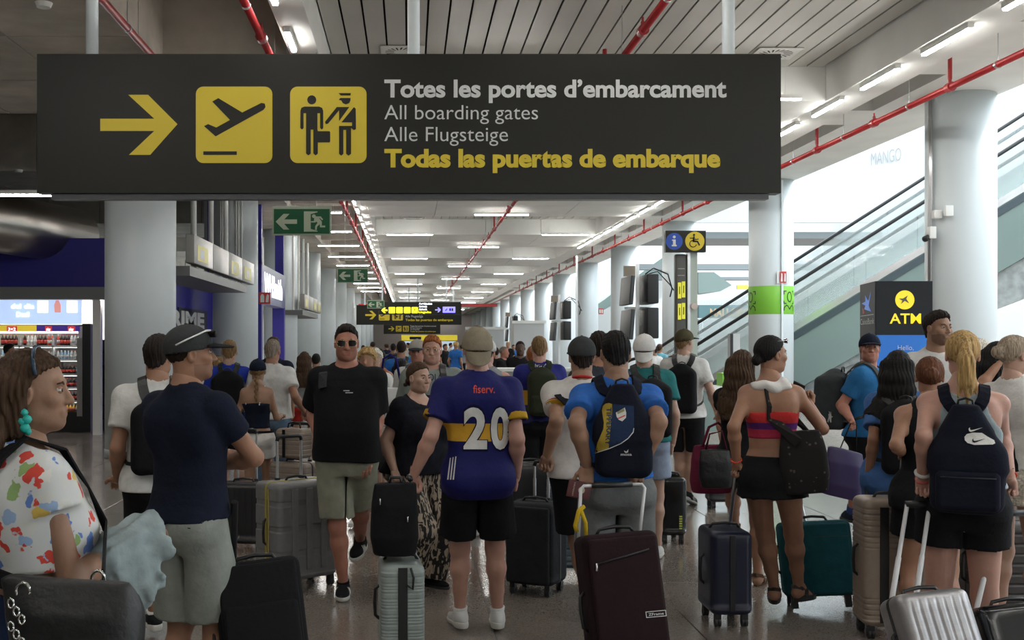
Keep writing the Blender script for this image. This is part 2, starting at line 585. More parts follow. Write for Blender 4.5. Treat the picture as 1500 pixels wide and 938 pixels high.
b = MB(); fn = on_cyl(.555, -pi / 2 + .19, zb1 + .19); b.prism([(-.08, -.13), (.08, -.13), (.08, .13), (-.08, .13)], fn, .003)
b.build('red_symbol', mat('sign_red', (.5, .03, .03), .4), colR[1])
b = MB(); fn = on_cyl(.56, -pi / 2 + .19, zb1 + .19)
for x in (-.04, .04): b.prism([(x - .022, -.1), (x + .022, -.1), (x + .018, .08), (x - .012, .09)], fn, .002)
b.build('white_figure', M_signwhite, colR[1])
# conduits on left column 2
b = MB()
for x in (-.26, -.21, .1, .15, .22): b.tube([(x, -sqrt(.52 ** 2 - x * x) - .02, 2.9), (x, -sqrt(.52 ** 2 - x * x) - .02, 5.2)], .018)
b.build('conduit', M_white, colL[1])

# ---- lamps
lampA = None


def lamp_mesh(L, alongx, up=.1):
    o = MB(); h = L / 2
    if alongx: o.box(-h, h, -.035, .035, .01, .06, 1); o.box(-h + .01, h - .01, -.024, .024, -.012, .01, 0)
    if alongx:
        for sx in (-.5, .5): o.cyl((sx, 0, .05), (sx, 0, up), .004, n=4, mi=1)
    else: o.box(-.035, .035, -h, h, .01, .07, 1); o.box(-.026, .026, -h + .01, h - .01, -.012, .01, 0)
    return o


for X, side in ((XL - .16, 'left'), (XR + .03, 'right')):
    first = None
    y = -9.2
    while y < (135 if side == 'left' else 42):
        if first is None:
            first = lamp_mesh(1.15 if side == 'right' else .8, False).build('strip_lamp', [M_tube, M_white], None, 'slim lit tube lamp in the row along the %s edge of slatted ceiling' % side, 'lamp', 'tube lamps along the %s ceiling edge' % side)
            first.location = (X, y, 5.13)
        else:
            copy_obj(first, None, (X, y, 5.13))
        y += 1.85
first = None
rows = [(-3, -5.9), (1, -5.9), (5, -5.9), (9, -5.9), (-1, -3.6), (6.2, -3.6), (-4, 1.7), (-4, 4.6), (3, 1.7), (3, 4.6), (3, -3.6), (9.9, 1.7), (15.9, 4.75), (15.9, 1.2)]  # far-left battens are out of view, added to brighten the concrete ceiling
for k in range(12):
    r0 = 30.3 + 10.2 * k if k < 4 else 30.3 + 10.2 * k
    for X in (-2.5, 2.45): rows.append((r0, X))
    for X in (-2.5, 0.0, 4.9): rows.append((r0 + 5.6, X))
lm = {}
for y, X in rows:
    inbeam = any(a <= y <= c for a, c in beams)
    up = .1 if (-4.6 < X < -3.1 or (inbeam and X > XL)) else .6 if X > XL else 1.25
    if up == 1.25:
        up = .22; y = min((9.45 + k * 5.1 for k in range(-1, 14)), key=lambda q: abs(q - y)) if X > -4 else y
    if up not in lm:
        lm[up] = lamp_mesh(1.45, True, up).build('batten_lamp', [M_tube, M_white], None, 'lit batten lamp hung crosswise under the ceiling beams', 'lamp', 'crosswise batten lamps'); o = lm[up]
        if first is None: first = o
    else: o = copy_obj(lm[up])
    o.location = (X, y, 5.1)
for px0, px1, py, d in ((8, 75, 286, 14.4), (0, 50, 232, 11.5)):
    a = P(px0, py, d); c = P(px1, py, d)
    if px0 == 8:
        o = copy_obj(first, None, ((a.x + c.x) / 2, d, a.z)); o['label'] = 'lit batten lamp just below the left end of the big sign'; o['group'] = 'left side lamps'

# ---- red sprinkler pipes
def pipe(X, Z, y0, y1, label, step=2.4, up=.55, sl=1):
    t = thing('sprinkler_pipe', label, 'pipe', (X, 0, Z))
    b = MB(); b.tube([(0, y0, 0), (0, y1, 0)], .042, 10); b.build('pipe', M_red, t)
    y = y0 + 1.1; i = 0
    while y < min(y1, 75):
        b = MB(); b.cyl((0, y - .06, 0), (0, y + .06, 0), .062, n=10); b.cyl((0, y, 0), (0, y, .1), .022, n=6)
        if i % 2 == 0: b.cyl((0, y, .1), (0, y, up), .028, n=8)
        else: b.cyl((0, y, .1), (0, y, .15), .012, n=6)
        b.build('sprinkler_branch', M_red, t)
        b = MB(); b.cyl((0, y + 1.2, 0), (0, y + 1.2, 6.34 - Z), .005, n=5); b.cyl((0, y + 1.18, 0), (0, y + 1.22, 0), .05, n=10); b.build('hanger', M_steel, t)
        y += step; i += 1


pipe(6.98, 5.0, 4, 100, 'red sprinkler pipe running along the daylit right side')
pipe(2.52, 5.07, 4, 75, 'red sprinkler pipe under the middle of slatted ceiling', up=.42)
pipe(-1.6, 5.0, 4, 75, 'red sprinkler pipe beside the left row of tube lamps')
pipe(-3.05, 5.1, 4, 17, 'red sprinkler pipe above the left end of the big sign', step=6)
t = thing('cross_pipe', 'dark red pipe crossing the hall behind the far signs', 'pipe'); b = MB(); b.tube([(-3.5, 78, 4.25), (6, 78, 4.25)], .1, 10); b.build('pipe', M_red, t)

# ================================================================ SIGNS
def Q(d):
    return lambda u, v, w=0: tuple(P(u, v, d) + Vector((0, w, 0)))


def plate(px0, px1, py0, py1, d, th, mi=0, r=0):
    b = MB(); a = P(px0, py1, d); c = P(px1, py0, d)
    b.box(a.x, c.x, d, d + th, a.z, c.z, mi)
    return b


def rrect(x0, x1, y0, y1, r, n=6):
    pts = []
    for cx, cy, a0 in ((x1 - r, y1 - r, 0), (x0 + r, y1 - r, 90), (x0 + r, y0 + r, 180), (x1 - r, y0 + r, 270)):
        for i in range(n + 1):
            a = radians(a0 + 90 * i / n); pts.append((cx + r * cos(a), cy + r * sin(a)))
    return pts


def circ(cx, cy, r, n=20, ry=None):
    ry = ry or r
    return [(cx + r * cos(2 * pi * i / n), cy + ry * sin(2 * pi * i / n)) for i in range(n)]


ARROW = [(147, 174), (226, 174), (188, 139), (217, 139), (260, 182), (220, 227), (189, 227), (226, 192), (147, 192)]
PLANE = [(299, 185), (305, 182), (317, 187), (337, 176), (311, 149), (320, 144), (355, 165), (383, 151), (388, 152), (389, 157), (386, 161), (316, 200)]


def z6(pts): return [(415 + x / 6.95, 115 + y / 6.95) for x, y in pts]


def boarding_icons(parent, d, T=lambda x, y: (x, y), yel=None, dark=None):
    """arrow, departures pictogram, security pictogram, in the big sign's own coordinates"""
    yel = yel or M_yellow; dark = dark or M_signface
    q = Q(d)
    f = lambda k: (lambda u, v, w: tuple(Vector(q(*T(u, v))) + Vector((0, k + w, 0))))
    e = .003 * d / 10
    b = MB(); b.prism(ARROW, f(-e), e); b.build('arrow', yel, parent)
    for x0 in (287, 425):
        b = MB(); b.prism(rrect(x0, x0 + 112, 127, 239, 11), f(-e), e); ic = b.build('pictogram', yel, parent)
        b = MB(); g = f(-2 * e)
        if x0 == 287:
            b.prism(PLANE, g, e * .9); b.prism([(298, 222), (347, 222), (347, 227), (298, 227)], g, e * .9)
            b.build('aeroplane', dark, ic)
        else:
            b.prism(z6(circ(290, 219, 46)), g, e * .9)
            b.prism(z6([(175, 330), (185, 300), (215, 288), (365, 288), (395, 300), (407, 330), (407, 505), (392, 522), (375, 505), (375, 355), (348, 355), (348, 520), (352, 538), (470, 538), (478, 548), (478, 640), (470, 652), (352, 652), (352, 765), (330, 785), (306, 765), (306, 522), (280, 522), (280, 765), (255, 785), (232, 765), (232, 355), (207, 355), (207, 505), (190, 522), (173, 505)]), g, e * .9)
            b.build('traveller', dark, ic)
            b = MB()
            b.prism(z6([(562, 150), (688, 150), (684, 174), (586, 174)]), g, e * .9)
            b.prism(z6([(565, 220), (580, 200), (685, 200), (684, 225), (670, 252), (637, 265), (605, 252), (590, 225)]), g, e * .9)
            b.prism(z6([(545, 292), (672, 292), (568, 435), (568, 325), (455, 462), (432, 466), (424, 444)]), g, e * .9)
            b.prism(z6([(720, 292), (738, 310), (740, 515), (720, 528), (690, 505), (690, 768), (665, 788), (640, 768), (640, 525), (612, 525), (612, 768), (590, 788), (568, 768), (568, 484), (700, 484), (700, 448), (592, 448)]), g, e * .9)
            b.build('officer', dark, ic)


def words(parent, name, body, u0, u1, base, cap, d, m, bold=0.0, T=lambda x, y: (x, y), e=.004):
    V, Fs = text_fit(body, u0, u1, 0, cap, bold)
    b = MB(); b.raw([tuple(P(*T(u, base - v), d) + Vector((0, -e, 0))) for u, v in V], Fs)
    return b.build(name, m, parent)


D = 10.2
sg = thing('hanging_sign', 'large black overhead sign pointing right to all boarding gates', 'sign', (0, 0, 0))
plate(54, 1144, 79, 283, D, .16).build('board', M_signface, sg)
b = plate(75, 1126, 284, 292, D + .03, .12); b.build('bottom_rail', mat('rail_grey', (.07, .075, .08), .35), sg)
for px in (135, 606, 1067):
    a = P(px, 80, D + .08); b = MB(); b.cyl((a.x, a.y, a.z - .02), (a.x, a.y, 6.34), .056, n=20); b.build('post', M_column, sg)
boarding_icons(sg, D)
words(sg, 'lettering', 'Totes les portes d\u2019embarcament', 563, 1064, 142, 25.5, D, M_signwhite, .030)
words(sg, 'lettering', 'All boarding gates', 563, 788, 175, 22, D, M_signwhite, -.004)
words(sg, 'lettering', 'Alle Flugsteige', 563, 744, 207, 22, D, M_signwhite, -.004)
words(sg, 'lettering', 'Todas las puertas de embarque', 563, 1055, 244, 25.5, D, M_yellow, .044)

# distant copies of the sign
def far_sign(px0, px1, py0, py1, d, label, lab2=True):
    s = thing('hanging_sign', label, 'sign')
    plate(px0, px1, py0, py1, d, .2).build('board', M_signface, s)
    sc = (px1 - px0) / 1090
    T = lambda x, y: (px0 + (x - 54) * sc, (py0 + py1) / 2 + (y - 181) * sc)
    boarding_icons(s, d, T)
    for txt, u1, base, mm, bo in (('Totes les portes d\u2019embarcament', 1064, 142, M_signwhite, .02), ('All boarding gates', 788, 175, M_signwhite, 0), ('Alle Flugsteige', 744, 207, M_signwhite, 0), ('Todas las puertas de embarque', 1055, 244, M_yellow, .03)):
        V, Fs = text_fit(txt, 563, u1, 0, 24, bo)
        b = MB(); b.raw([tuple(P(*T(u, base - v), d) + Vector((0, -.02, 0))) for u, v in V], Fs); b.build('lettering', mm, s)
    for px in (px0 + 12, px0 + (px1 - px0) * .5, px1 - 12):
        a = P(px, py0, d); b = MB(); b.cyl((a.x, a.y + .1, a.z), (a.x, a.y + .1, 6.3), .06, n=8); b.build('post', M_column, s)


far_sign(522, 676, 447, 476, 72, 'black boarding gates sign hanging farther down the hall')
far_sign(562, 645, 474, 489.5, 118, 'smallest black boarding gates sign, farthest down the hall')
M_litY = mat('lit_yellow', (0.9, 0.85, 0.02), .5, emit=1.6); M_litB = mat('lit_blue', (.22, .2, .9), .5, emit=1.5); M_litW = mat('lit_white', (.9, .93, 1), .5, emit=1.5)
s = thing('backlit_sign', 'narrow backlit arrivals sign hanging before the distant gates sign', 'sign')
plate(555, 676, 442.5, 461, 62, .2).build('board', M_signface, s)
for px in (560, 612, 654):
    a = P(px, 443, 62.1); b = MB(); b.cyl(a, (a.x, a.y, 6.3), .05, n=8); b.build('post', M_column, s)
qq = Q(61.97)
zz = lambda x, y: (510 + x / 8.333, 430 + y / 8.333)
b = MB(); b.prism([zz(*p) for p in ((405, 207), (438, 175), (460, 175), (436, 198), (480, 198), (480, 216), (436, 216), (460, 240), (438, 240))], qq, .02); b.build('arrow', M_litY, s)
for x in (495, 588, 682, 774):
    b = MB(); b.prism(rrect(*(zz(x, 167)[0], zz(x + 78, 167)[0], zz(0, 167)[1], zz(0, 242)[1]), 1), qq, .02); ic = b.build('pictogram', M_litY, s)
    b = MB(); b.prism([zz(x + 25, 210), zz(x + 55, 210), zz(x + 55, 218), zz(x + 25, 218)] if x < 700 else [zz(x + 36, 180), zz(x + 42, 180), zz(x + 42, 205), zz(x + 60, 210), zz(x + 30, 213)], Q(61.94), .01); b.build('mark', M_signface, ic)
b = MB(); b.prism([zz(*p) for p in ((1062, 195), (1105, 195), (1088, 175), (1104, 172), (1132, 202), (1104, 232), (1090, 230), (1105, 208), (1062, 208))], qq, .02); b.build('arrow', M_litB, s)
b = MB(); b.prism([zz(*p) for p in ((1155, 163), (1308, 163), (1308, 236), (1155, 236))], qq, .02); ic = b.build('pictogram', M_litB, s)
b = MB(); b.prism([zz(*p) for p in ((1180, 212), (1205, 183), (1214, 190), (1192, 214))], Q(61.94), .01); b.prism([zz(*p) for p in ((1235, 182), (1255, 182), (1255, 215), (1235, 215))], Q(61.94), .01); b.prism([zz(*p) for p in ((1262, 182), (1282, 182), (1282, 215), (1262, 215))], Q(61.94), .01); b.build('mark', M_signface, ic)
for i, (tx, mm) in enumerate((('Arribades', M_litW), ('Arrivals', M_litW), ('Ankunft', M_litW), ('Llegadas', M_litY))):
    u0 = 613.5; words(s, 'lettering', tx, u0, u0 + [19.5, 12, 12, 18][i], 446.5 + 4.1 * i, 3.1, 61.97, mm, .02)

# emergency exit signs
M_exit = mat('exit_green', (0.012, 0.11, 0.045), .45); M_exitw = mat('exit_cream', (.50, .56, .42), .5); M_exitf = mat('exit_frame', (.45, .52, .4), .5)


def exit_sign(px0, px1, py0, py1, d, label):
    s = thing('exit_sign', label, 'sign'); W = px1 - px0; H = py1 - py0
    plate(px0, px1, py0, py1, d, .05).build('frame', M_exitf, s)
    e = .006
    plate(px0 + W * .025, px1 - W * .025, py0 + H * .09, py1 - H * .05, d - e, e).build('panel', M_exit, s)
    T = lambda x, y: (px0 + (x - 125) * W / 1165, py0 + (y - 60) * H / 605)
    q = Q(d - 2 * e); g = lambda u, v, w: q(*T(u, v), w)
    b = MB(); b.prism([(190, 382), (345, 218), (463, 218), (357, 335), (613, 335), (613, 428), (357, 428), (460, 548), (345, 548)], g, e * .8); b.build('arrow', M_exitw, s)
    b = MB(); b.prism([(750, 165), (1022, 165), (1015, 185), (885, 222), (885, 535), (1020, 575), (1020, 592), (750, 592)], g, e * .8); b.build('door', M_exitw, s)
    b = MB(); b.prism(circ(948, 266, 38), g, e * .8)
    b.prism([(988, 272), (1085, 272), (1132, 332), (1112, 352), (1062, 302), (1050, 305), (1105, 380), (1105, 465), (1172, 465), (1172, 502), (1070, 502), (1065, 430), (1010, 490), (1005, 555), (972, 555), (975, 475), (1022, 405), (988, 375), (980, 398), (890, 398), (890, 372), (950, 370), (955, 300)], g, e * .8)
    b.build('running_figure', M_exitw, s)
    a = P((px0 + px1) / 2, py0, d + .02); b = MB()
    for k in (-.25, .25): b.cyl((a.x + k * W * d / F, a.y, a.z), (a.x + k * W * d / F, a.y, 5.4), .006, n=6)
    b.build('suspension_wire', M_steel, s)


exit_sign(399, 485, 302.5, 344.5, 13.7, 'nearest green emergency exit sign with a white arrow pointing left')
exit_sign(494, 539.5, 392.5, 414.5, 26, 'middle green emergency exit sign in the row of three')
exit_sign(538, 563, 440, 452, 48, 'farthest green emergency exit sign, half behind the distant signs')

# information / accessibility sign on totem
s = thing('information_sign', 'square-ended sign with blue i disc and yellow wheelchair disc', 'sign'); d = 19.0
plate(975, 1034, 338, 369.5, d, .12).build('board', M_signface, s)
g = Q(d - .006)
b = MB(); b.prism(circ(987.7, 353.7, 12.3, 32), g, .005); b.build('blue_disc', mat('disc_blue', (.01, .07, .42), .4), s)
b = MB(); b.prism(circ(1017.8, 353.5, 14, 32), g, .005); b.build('yellow_disc', M_yellow, s)
g = Q(d - .01); b = MB(); b.prism(circ(987.7, 347.3, 2.1), g, .003)
b.prism([(984.5, 351), (989.8, 351), (989.8, 358.8), (991.3, 358.8), (991.3, 361), (984, 361), (984, 358.8), (985.8, 358.8), (985.8, 353), (984.5, 353)], g, .003); b.build('letter_i', M_signwhite, s)
b = MB(); zz = lambda p: [(970 + x / 5.51, 330 + y / 5.51) for x, y in p]
b.prism(zz(circ(257, 79, 9)), g, .003)
stroke(b, zz([(257, 95), (252, 130), (285, 132), (300, 160)]), 2.2, g, .003); stroke(b, zz([(225, 105), (245, 105), (252, 110), (275, 116), (292, 112)]), 1.3, g, .003)
stroke(b, zz([(250 + 27 * cos(t), 150 + 27 * sin(t)) for t in [0.3 + 5.2 * i / 16 for i in range(17)]]), 1.1, g, .003)
b.build('wheelchair_figure', M_signface, s)
tt = thing('totem', 'tall slim grey totem with four yellow labels and a glass edge', 'totem', (0, 0, 0))
M_totem = mat('totem_grey', (.09, .09, .085), .4)
a = P(1000, 372, 19.1)
b = MB(); x0 = P(990, 0, 19.1).x; x1 = P(1007, 0, 19.1).x
b.rbox(((x0 + x1) / 2, 19.2, (a.z) / 2), (x1 - x0, .14, a.z), .03); b.build('grey_panel', M_totem, tt)
b = MB(); x2 = P(1022, 0, 19.1).x; b.box(x1, x2, 19.12, 19.25, 0, P(0, 369, 19.1).z); b.build('glass_edge', mat('totem_glass', (.45, .52, .46), .15), tt)
b = MB(); b.box(x1 + .005, x1 + .05, 19.1, 19.26, 0, P(0, 369, 19.1).z); b.build('steel_edge', M_alu, tt)
for px, py in ((993.2, 414), (999, 412.5), (993.2, 445), (999, 444)):
    b = plate(px, px + 4.8, py, py + 23.5, 19.1, .02); lb = b.build('yellow_label', mat('label_yellow', (.78, .75, .05), .5, emit=.25), tt)
    b = plate(px + 2, px + 3, py + 6, py + 17, 19.095, .004); b.build('print', M_signface, lb)
b = MB(); c = P(1017.5, 449, 19.05); b.cyl(c, c + Vector((0, .05, 0)), .055, n=20); b.build('round_sticker', mat('sticker', (.62, .52, .47), .5), tt)
for py in (393, 403): plate(993, 1003, py, py + 1.5, 19.115, .004).build('faint_print', mat('totem_text', (.3, .3, .29), .5), tt)

# flight-information screens on poles (backs and edges)
def screens(px, d, label):
    s = thing('screen_stand', label, 'screen'); k = 24.5 / d * 1.0
    x = (px - 600) * d / F
    b = MB(); b.box(x - .03, x + .05, d - .04, d + .04, 0, 3.6); b.build('pole', M_alu, s)
    for z0, z1 in ((2.55, 3.3), (1.72, 2.5)):
        b = MB(); b.rbox((x + .25, d, (z0 + z1) / 2 + .05), (.28, 1.3, z1 - z0 - .05), .03); b.build('screen', M_black, s)
        b = MB(); b.rbox((x - .27, d, (z0 + z1) / 2), (.1, 1.3, z1 - z0 - .06), .02, M=Matrix.Translation((x, 0, z0)) @ Matrix.Rotation(.08, 4, 'Y') @ Matrix.Translation((-x, 0, -z0)))
        b.build('screen', mat('screen_back', (.04, .045, .05), .45), s)
    b = MB(); b.box(x - .3, x + .3, d - .03, d + .03, 2.50, 2.56); b.build('bracket', M_white, s)
    b = MB(); b.tube([(x + .2, d, 3.35), (x + .4, d, 3.5), (x + .75, d, 3.35), (x + .85, d, 3.0), (x + .8, d, 2.8)], .018, 6); b.tube([(x + .25, d, 3.35), (x + .5, d, 3.42), (x + .8, d, 3.1), (x + .9, d, 2.95)], .014, 6); b.build('cable', M_black, s)
    b = MB(); b.box(x - .32, x - .05, d - .05, d + .05, 3.3, 3.55); b.build('header', mat('header_tan', (.30, .26, .2), .5), s)


screens(933, 27.5, 'nearer pole of dark flight screens with looping cables')
screens(819, 45, 'farther pole of dark flight screens among the columns')
screens(748, 70, 'farthest pole of flight screens before the white partition')
b = MB(); b.box(P(844, 0, 38).x, P(846.5, 0, 38).x, 38, 38.1, 0, 4.6); tag(b.build('steel_pole', M_alu), 'thin steel pole between the two receding pale columns', 'pole')

# white partitions far down the hall
for px0, px1, py0, py1, d, lab in ((684, 738, 479, 560, 66, 'low white partition with a green poster'), (753, 797, 470, 560, 60, 'taller white partition box right of the low one')):
    s = thing('partition', lab, 'partition')
    a = P(px0, py0, d); c = P(px1, 0, d); b = MB(); b.box(a.x, c.x, d, d + 2, 0, a.z); b.build('panel', M_atrium, s)
    b = MB(); b.box(a.x - .1, c.x + .1, d - .05, d, a.z - .15, a.z); b.build('top_rail', M_white, s)
    if px0 == 684:
        plate(695, 721, 493, 511, d - .04, .03).build('green_poster', mat('poster_green', (.03, .28, .03), .5), s)
# yellow desk sign on the end wall
s = thing('rental_desk', 'glowing yellow counter fascia at the far end of the hall', 'counter'); d = 140
plate(588, 670, 491, 499, d, .4).build('fascia', mat('fascia_yellow', (.75, .6, .05), .5, emit=.5), s)
plate(600, 617, 493.5, 497.5, d - .05, .04).build('oval_plate', M_black, s)
plate(590, 668, 500, 513, d + .2, .1).build('backlit_panel', mat('panel_blue', (.5, .62, .8), .5, emit=.6), s)

# long white counter mid-hall, right of centre
s = thing('check_in_counter', 'long waist-high white counter behind the man with olive backpack', 'counter')
for (px0, px1, py, d, H) in ((735, 905, 538, 15.5, None),):
    a = P(px0, 540, 15.8); c = P(px1, 540, 15.8); b = MB(); b.box(a.x, c.x, 15.8, 16.3, 0, 1.3); b.build('front', mat('counter_white', (.5, .51, .5), .5, var=.05), s)
    b = MB(); b.box(a.x - .05, c.x + .05, 15.7, 16.4, 1.3, 1.34); b.build('counter_top', M_white, s)

# ================================================================ SHOPS (left)
D0 = 20.5
sh = thing('shop_fascia', 'dark blue shop fascia with grey lower rail beside the big column', 'shop')
b = MB(); b.box(-14, -4.9, D0, D0 + .35, 2.70, 3.58); b.build('fascia', M_blue, sh)
b = MB(); b.box(-14, -4.9, D0 - .03, D0 + .3, 2.48, 2.70); b.build('lower_rail', mat('rail_mid', (.24, .25, .26), .45), sh)
b = MB(); b.box(-14, -5.05, D0 + .36, 28.8, 3.3, 3.34); tag(b.build('ceiling_shop', M_gap), kind='structure')
b = MB(); b.box(-14, -5.2, 26.5, 26.7, 0, 3.3); b.box(-14.2, -14, D0, 26.6, 0, 3.3); tag(b.build('wall_shop', mat('shop_white', (.82, .80, .76), .6)), kind='structure')
b = MB(); b.box(-5.82, -5.68, D0 + .4, D0 + .55, 0, 3.3); tag(b.build('trim_shop_post', mat('shop_white', (.8, .8, .8))), kind='structure')
M_spot = mat('spot_light', (1, .93, .8), .5, emit=60)
M_shoplight = mat('shop_light', (1, .96, .88), .5, emit=34)
for i, px in enumerate((4, 45, 88, 155)):
    c = P(px, 437, D0 + .5); o = MB(); o.lathe([(.05, .06), (.055, .0)], tuple(c), 12, 0); o.lathe([(.04, -.002), (.04, -.006)], tuple(c), 12, 1)
    tag(o.build('downlight', [M_alu, M_spot]), 'small glaring downlight under the grey shop rail', 'lamp', 'shop downlights')
for i, (x, y) in enumerate(((-7.5, 22.6), (-10, 22.6), (-7.5, 24.8), (-10.5, 24.8))):
    b = MB(); b.box(x - .6, x + .6, y - .3, y + .3, 3.22, 3.28); tag(b.build('ceiling_panel_lamp', M_shoplight), 'flat panel lamp on the shop ceiling', 'lamp', 'shop panel lamps')
# menu poster light box
s = thing('poster_lightbox', 'pale blue backlit menu board with white pictures above the drinks fridge', 'poster'); d = 21.9
plate(-40, 118, 437, 475, d, .08).build('board', mat('poster_blue', (.42, .55, .85), .5, emit=.9), s)
M_pw = mat('poster_white', (.95, .96, 1), .5, emit=1.2)
for px in (56, 99): plate(px - 1, px + 14, 441, 458, d - .01, .01).build('picture', M_pw, s)
b = MB(); b.prism([(80, 458), (79, 447), (82, 440), (86, 440), (89, 447), (89, 458)], Q(d - .012), .01); b.build('bottle_picture', mat('bottle_pic', (.8, .35, .3), .5, emit=.6), s)
words(s, 'lettering', 'del dia', 16, 50, 452, 7, d - .012, M_pw, .02); words(s, 'lettering', 'Deal!', 24, 43, 464, 7, d - .012, M_pw, .02)
# fridge
fd = 21.6
fr = thing('drinks_fridge', 'tall open-front drinks fridge with lit shelves full of bottles', 'fridge')
xa = P(-60, 0, fd).x; xb = P(121, 0, fd).x; xc = P(133, 0, fd).x
zt = P(0, 476, fd).z
Mf = mat('fridge_white', (.75, .76, .76), .4); Mlit = mat('fridge_light', (1, 1, .96), .5, emit=5)
b = MB(); b.box(xa, xb, fd + .65, fd + .7, 0, zt); b.box(xa - .05, xa, fd, fd + .7, 0, zt); b.build('back_panel', Mf, fr)
b = MB(); b.box(xb, xc, fd - .02, fd + .75, 0, zt + .02); b.box(xa, xb, fd - .01, fd + .7, zt - .02, zt); b.build('side_panel', M_black, fr)
b = MB(); b.box(xb - .1, xb, fd - .03, fd + .02, .3, zt - .25); b.build('door_frame', M_steel, fr)
for px in (28, 77): b = MB(); x = P(px, 0, fd).x; b.box(x - .015, x + .015, fd, fd + .65, .3, zt - .25); b.build('divider', Mf, fr)
b = MB(); x = P(54, 0, fd).x; b.box(xa, x, fd - .02, fd, zt - .12, zt - .01); b.build('header_yellow', mat('hdr_y', (.8, .6, .05), .5, emit=.4), fr)
b = MB(); b.box(x, xb - .05, fd - .02, fd, zt - .12, zt - .01); h = b.build('header_purple', mat('hdr_p', (.06, .03, .28), .5, emit=.3), fr)
for px0, px1, tx in ((10, 25, '3\u00d72'), (66, 76, 'play'), (99, 110, 'play')): 
    plate(px0, px1, 478, 486, fd - .03, .01).build('red_patch', mat('hdr_r', (.7, .06, .05), .5, emit=.3), fr)
    words(fr, 'lettering', tx, px0 + 2, px1 - 2, 484.5, 4.5, fd - .035, M_pw, .02)
b = MB(); b.box(xa, xb - .1, fd + .02, fd + .05, zt - .16, zt - .13); b.build('light_tube', Mlit, fr)
b = MB(); b.box(xa, xb, fd - .02, fd + .65, 0, .38); b.build('plinth', M_black, fr)
shelves = [507, 527, 548.5, 568, 587.5, 606]
cols_ = [(.03, .015, .012), (.5, .08, .05), (.05, .3, .12), (.08, .1, .35), (.6, .6, .58), (.6, .35, .05), (.02, .02, .02), (.3, .45, .6)]
bm_ = []
for ci, c in enumerate(cols_):
    mb = MB(); mb.lathe([(.030, 0), (.032, .01), (.032, .13), (.028, .15), (.012, .185), (.012, .21)], n=8, mi=0); mb.lathe([(.0135, .2), (.0135, .215)], n=8, mi=1); mb.lathe([(.033, .05), (.033, .11)], n=8, mi=2)
    o = mb.build('drink_bottle', [mat('drink_%d' % ci, c, .2), mat('cap_%d' % (ci % 2), [(.6, .05, .05), (.7, .7, .7)][ci % 2], .4), mat('label_%d' % (ci % 3), [(.7, .08, .06), (.7, .7, .68), (.15, .2, .5)][ci % 3], .4)])
    bm_.append(o)
CN = ['cola-dark', 'red', 'green', 'navy', 'clear white', 'orange', 'black', 'pale blue']
used = set()
for si, py in enumerate(shelves):
    z = P(0, py, fd).z
    b = MB(); b.box(xa, xb - .1, fd + .02, fd + .6, z - .025, z); b.box(xa, xb - .1, fd, fd + .02, z - .03, z + .01); b.build('shelf', Mf, fr)
    b = MB(); b.box(xa, xb - .1, fd + .03, fd + .05, z - .034, z - .026); b.build('shelf_light', Mlit, fr)
    px = (1 if si < 2 else 62); n = 0
    ci = 0
    while px < 116:
        if abs(px - 28) < 3 or abs(px - 77) < 3: px += 4; continue
        if n % 3 == 0: ci = {0: [0, 0, 4, 0, 1, 0, 4, 5, 2][(n // 3) % 9]}.get(si, rng.choice([[4, 3], [4, 7], [3, 6], [6, 3], [6, 2, 5], [6, 5]][si] + [rng.randrange(8)]))
        o = bm_[ci]
        if ci in used: o = copy_obj(o)
        used.add(ci)
        o.location = (P(px, 0, fd).x, fd + .10, z + .001); 
        if si: o.scale = (1, 1, .8)
        tag(o, '%s drink bottle standing on %s of the drinks fridge' % (CN[ci], ['the top shelf', 'the second shelf', 'the third shelf', 'the fourth shelf', 'the fifth shelf', 'the lowest shelf'][si]), 'bottle', 'bottles on fridge shelf %d, %s' % (si + 1, CN[ci]))
        px += 5.0; n += 1
for ci in range(8):
    if ci not in used: bpy.data.objects.remove(bm_[ci])
b = MB()
for i in range(7): b.rbox((xb - .95 + i * .12, fd - .0 + .12, .42), (.13, .16, .08), .035)
tag(b.build('snack_packets', mat('snack', (.45, .12, .06), .5, var=.5, vscale=8)), 'row of reddish snack packs along the fridge bottom tray', 'snacks', kind='stuff')
# magazine rack
rk = thing('magazine_rack', 'black wire rack of magazines beside the white shop post', 'rack')
x0, x1 = P(147, 0, 21.5).x, P(170, 0, 21.5).x
b = MB(); b.box(x0, x0 + .03, 21.5, 21.8, 0, 1.75); b.box(x0, x1, 21.75, 21.8, 0, 1.75); b.build('frame', M_black, rk)
for k in range(6):
    b = MB(); b.box(x0 + .04, x1, 21.5, 21.7, .25 + k * .25, .27 + k * .25); b.build('shelf', M_black, rk)
    for j in range(2):
        cc = rng.choice([(.5, .1, .1), (.6, .55, .5), (.1, .15, .4), (.6, .5, .2)])
        b = MB(); b.rbox((x0 + .12 + j * .14, 21.6, .38 + k * .25), (.12, .02, .2), .005, 1, M=None)
        tag(b.build('magazine', mat('mag_%.1f%.2f' % cc[:2], cc, .4)), 'glossy magazine standing in the black wire rack', 'magazine', 'magazines in the rack')
# blue corner wall with the black poster, seen along the hall
s = thing('blue_shop_wall', 'dark blue shop side wall with black framed poster panel', 'wall panel')
b = MB(); b.box(-5.0, -4.9, D0 + .35, 28.7, 0, 3.25); b.build('blue_panel', M_blue, s)
for y in (21.0, 28.3): b = MB(); b.box(-4.9, -4.84, y, y + .3, 0, 3.6 if y < 25 else 3.0); b.build('blue_post', M_blue, s)
b = MB(); b.box(-5.05, -4.75, 28.45, 28.75, 3.0, 6.3); b.build('tall_post', M_blue, s)
b = MB(); b.box(-4.885, -4.875, 24.0, 27.4, .9, 2.45); po = b.build('poster', M_black, s)


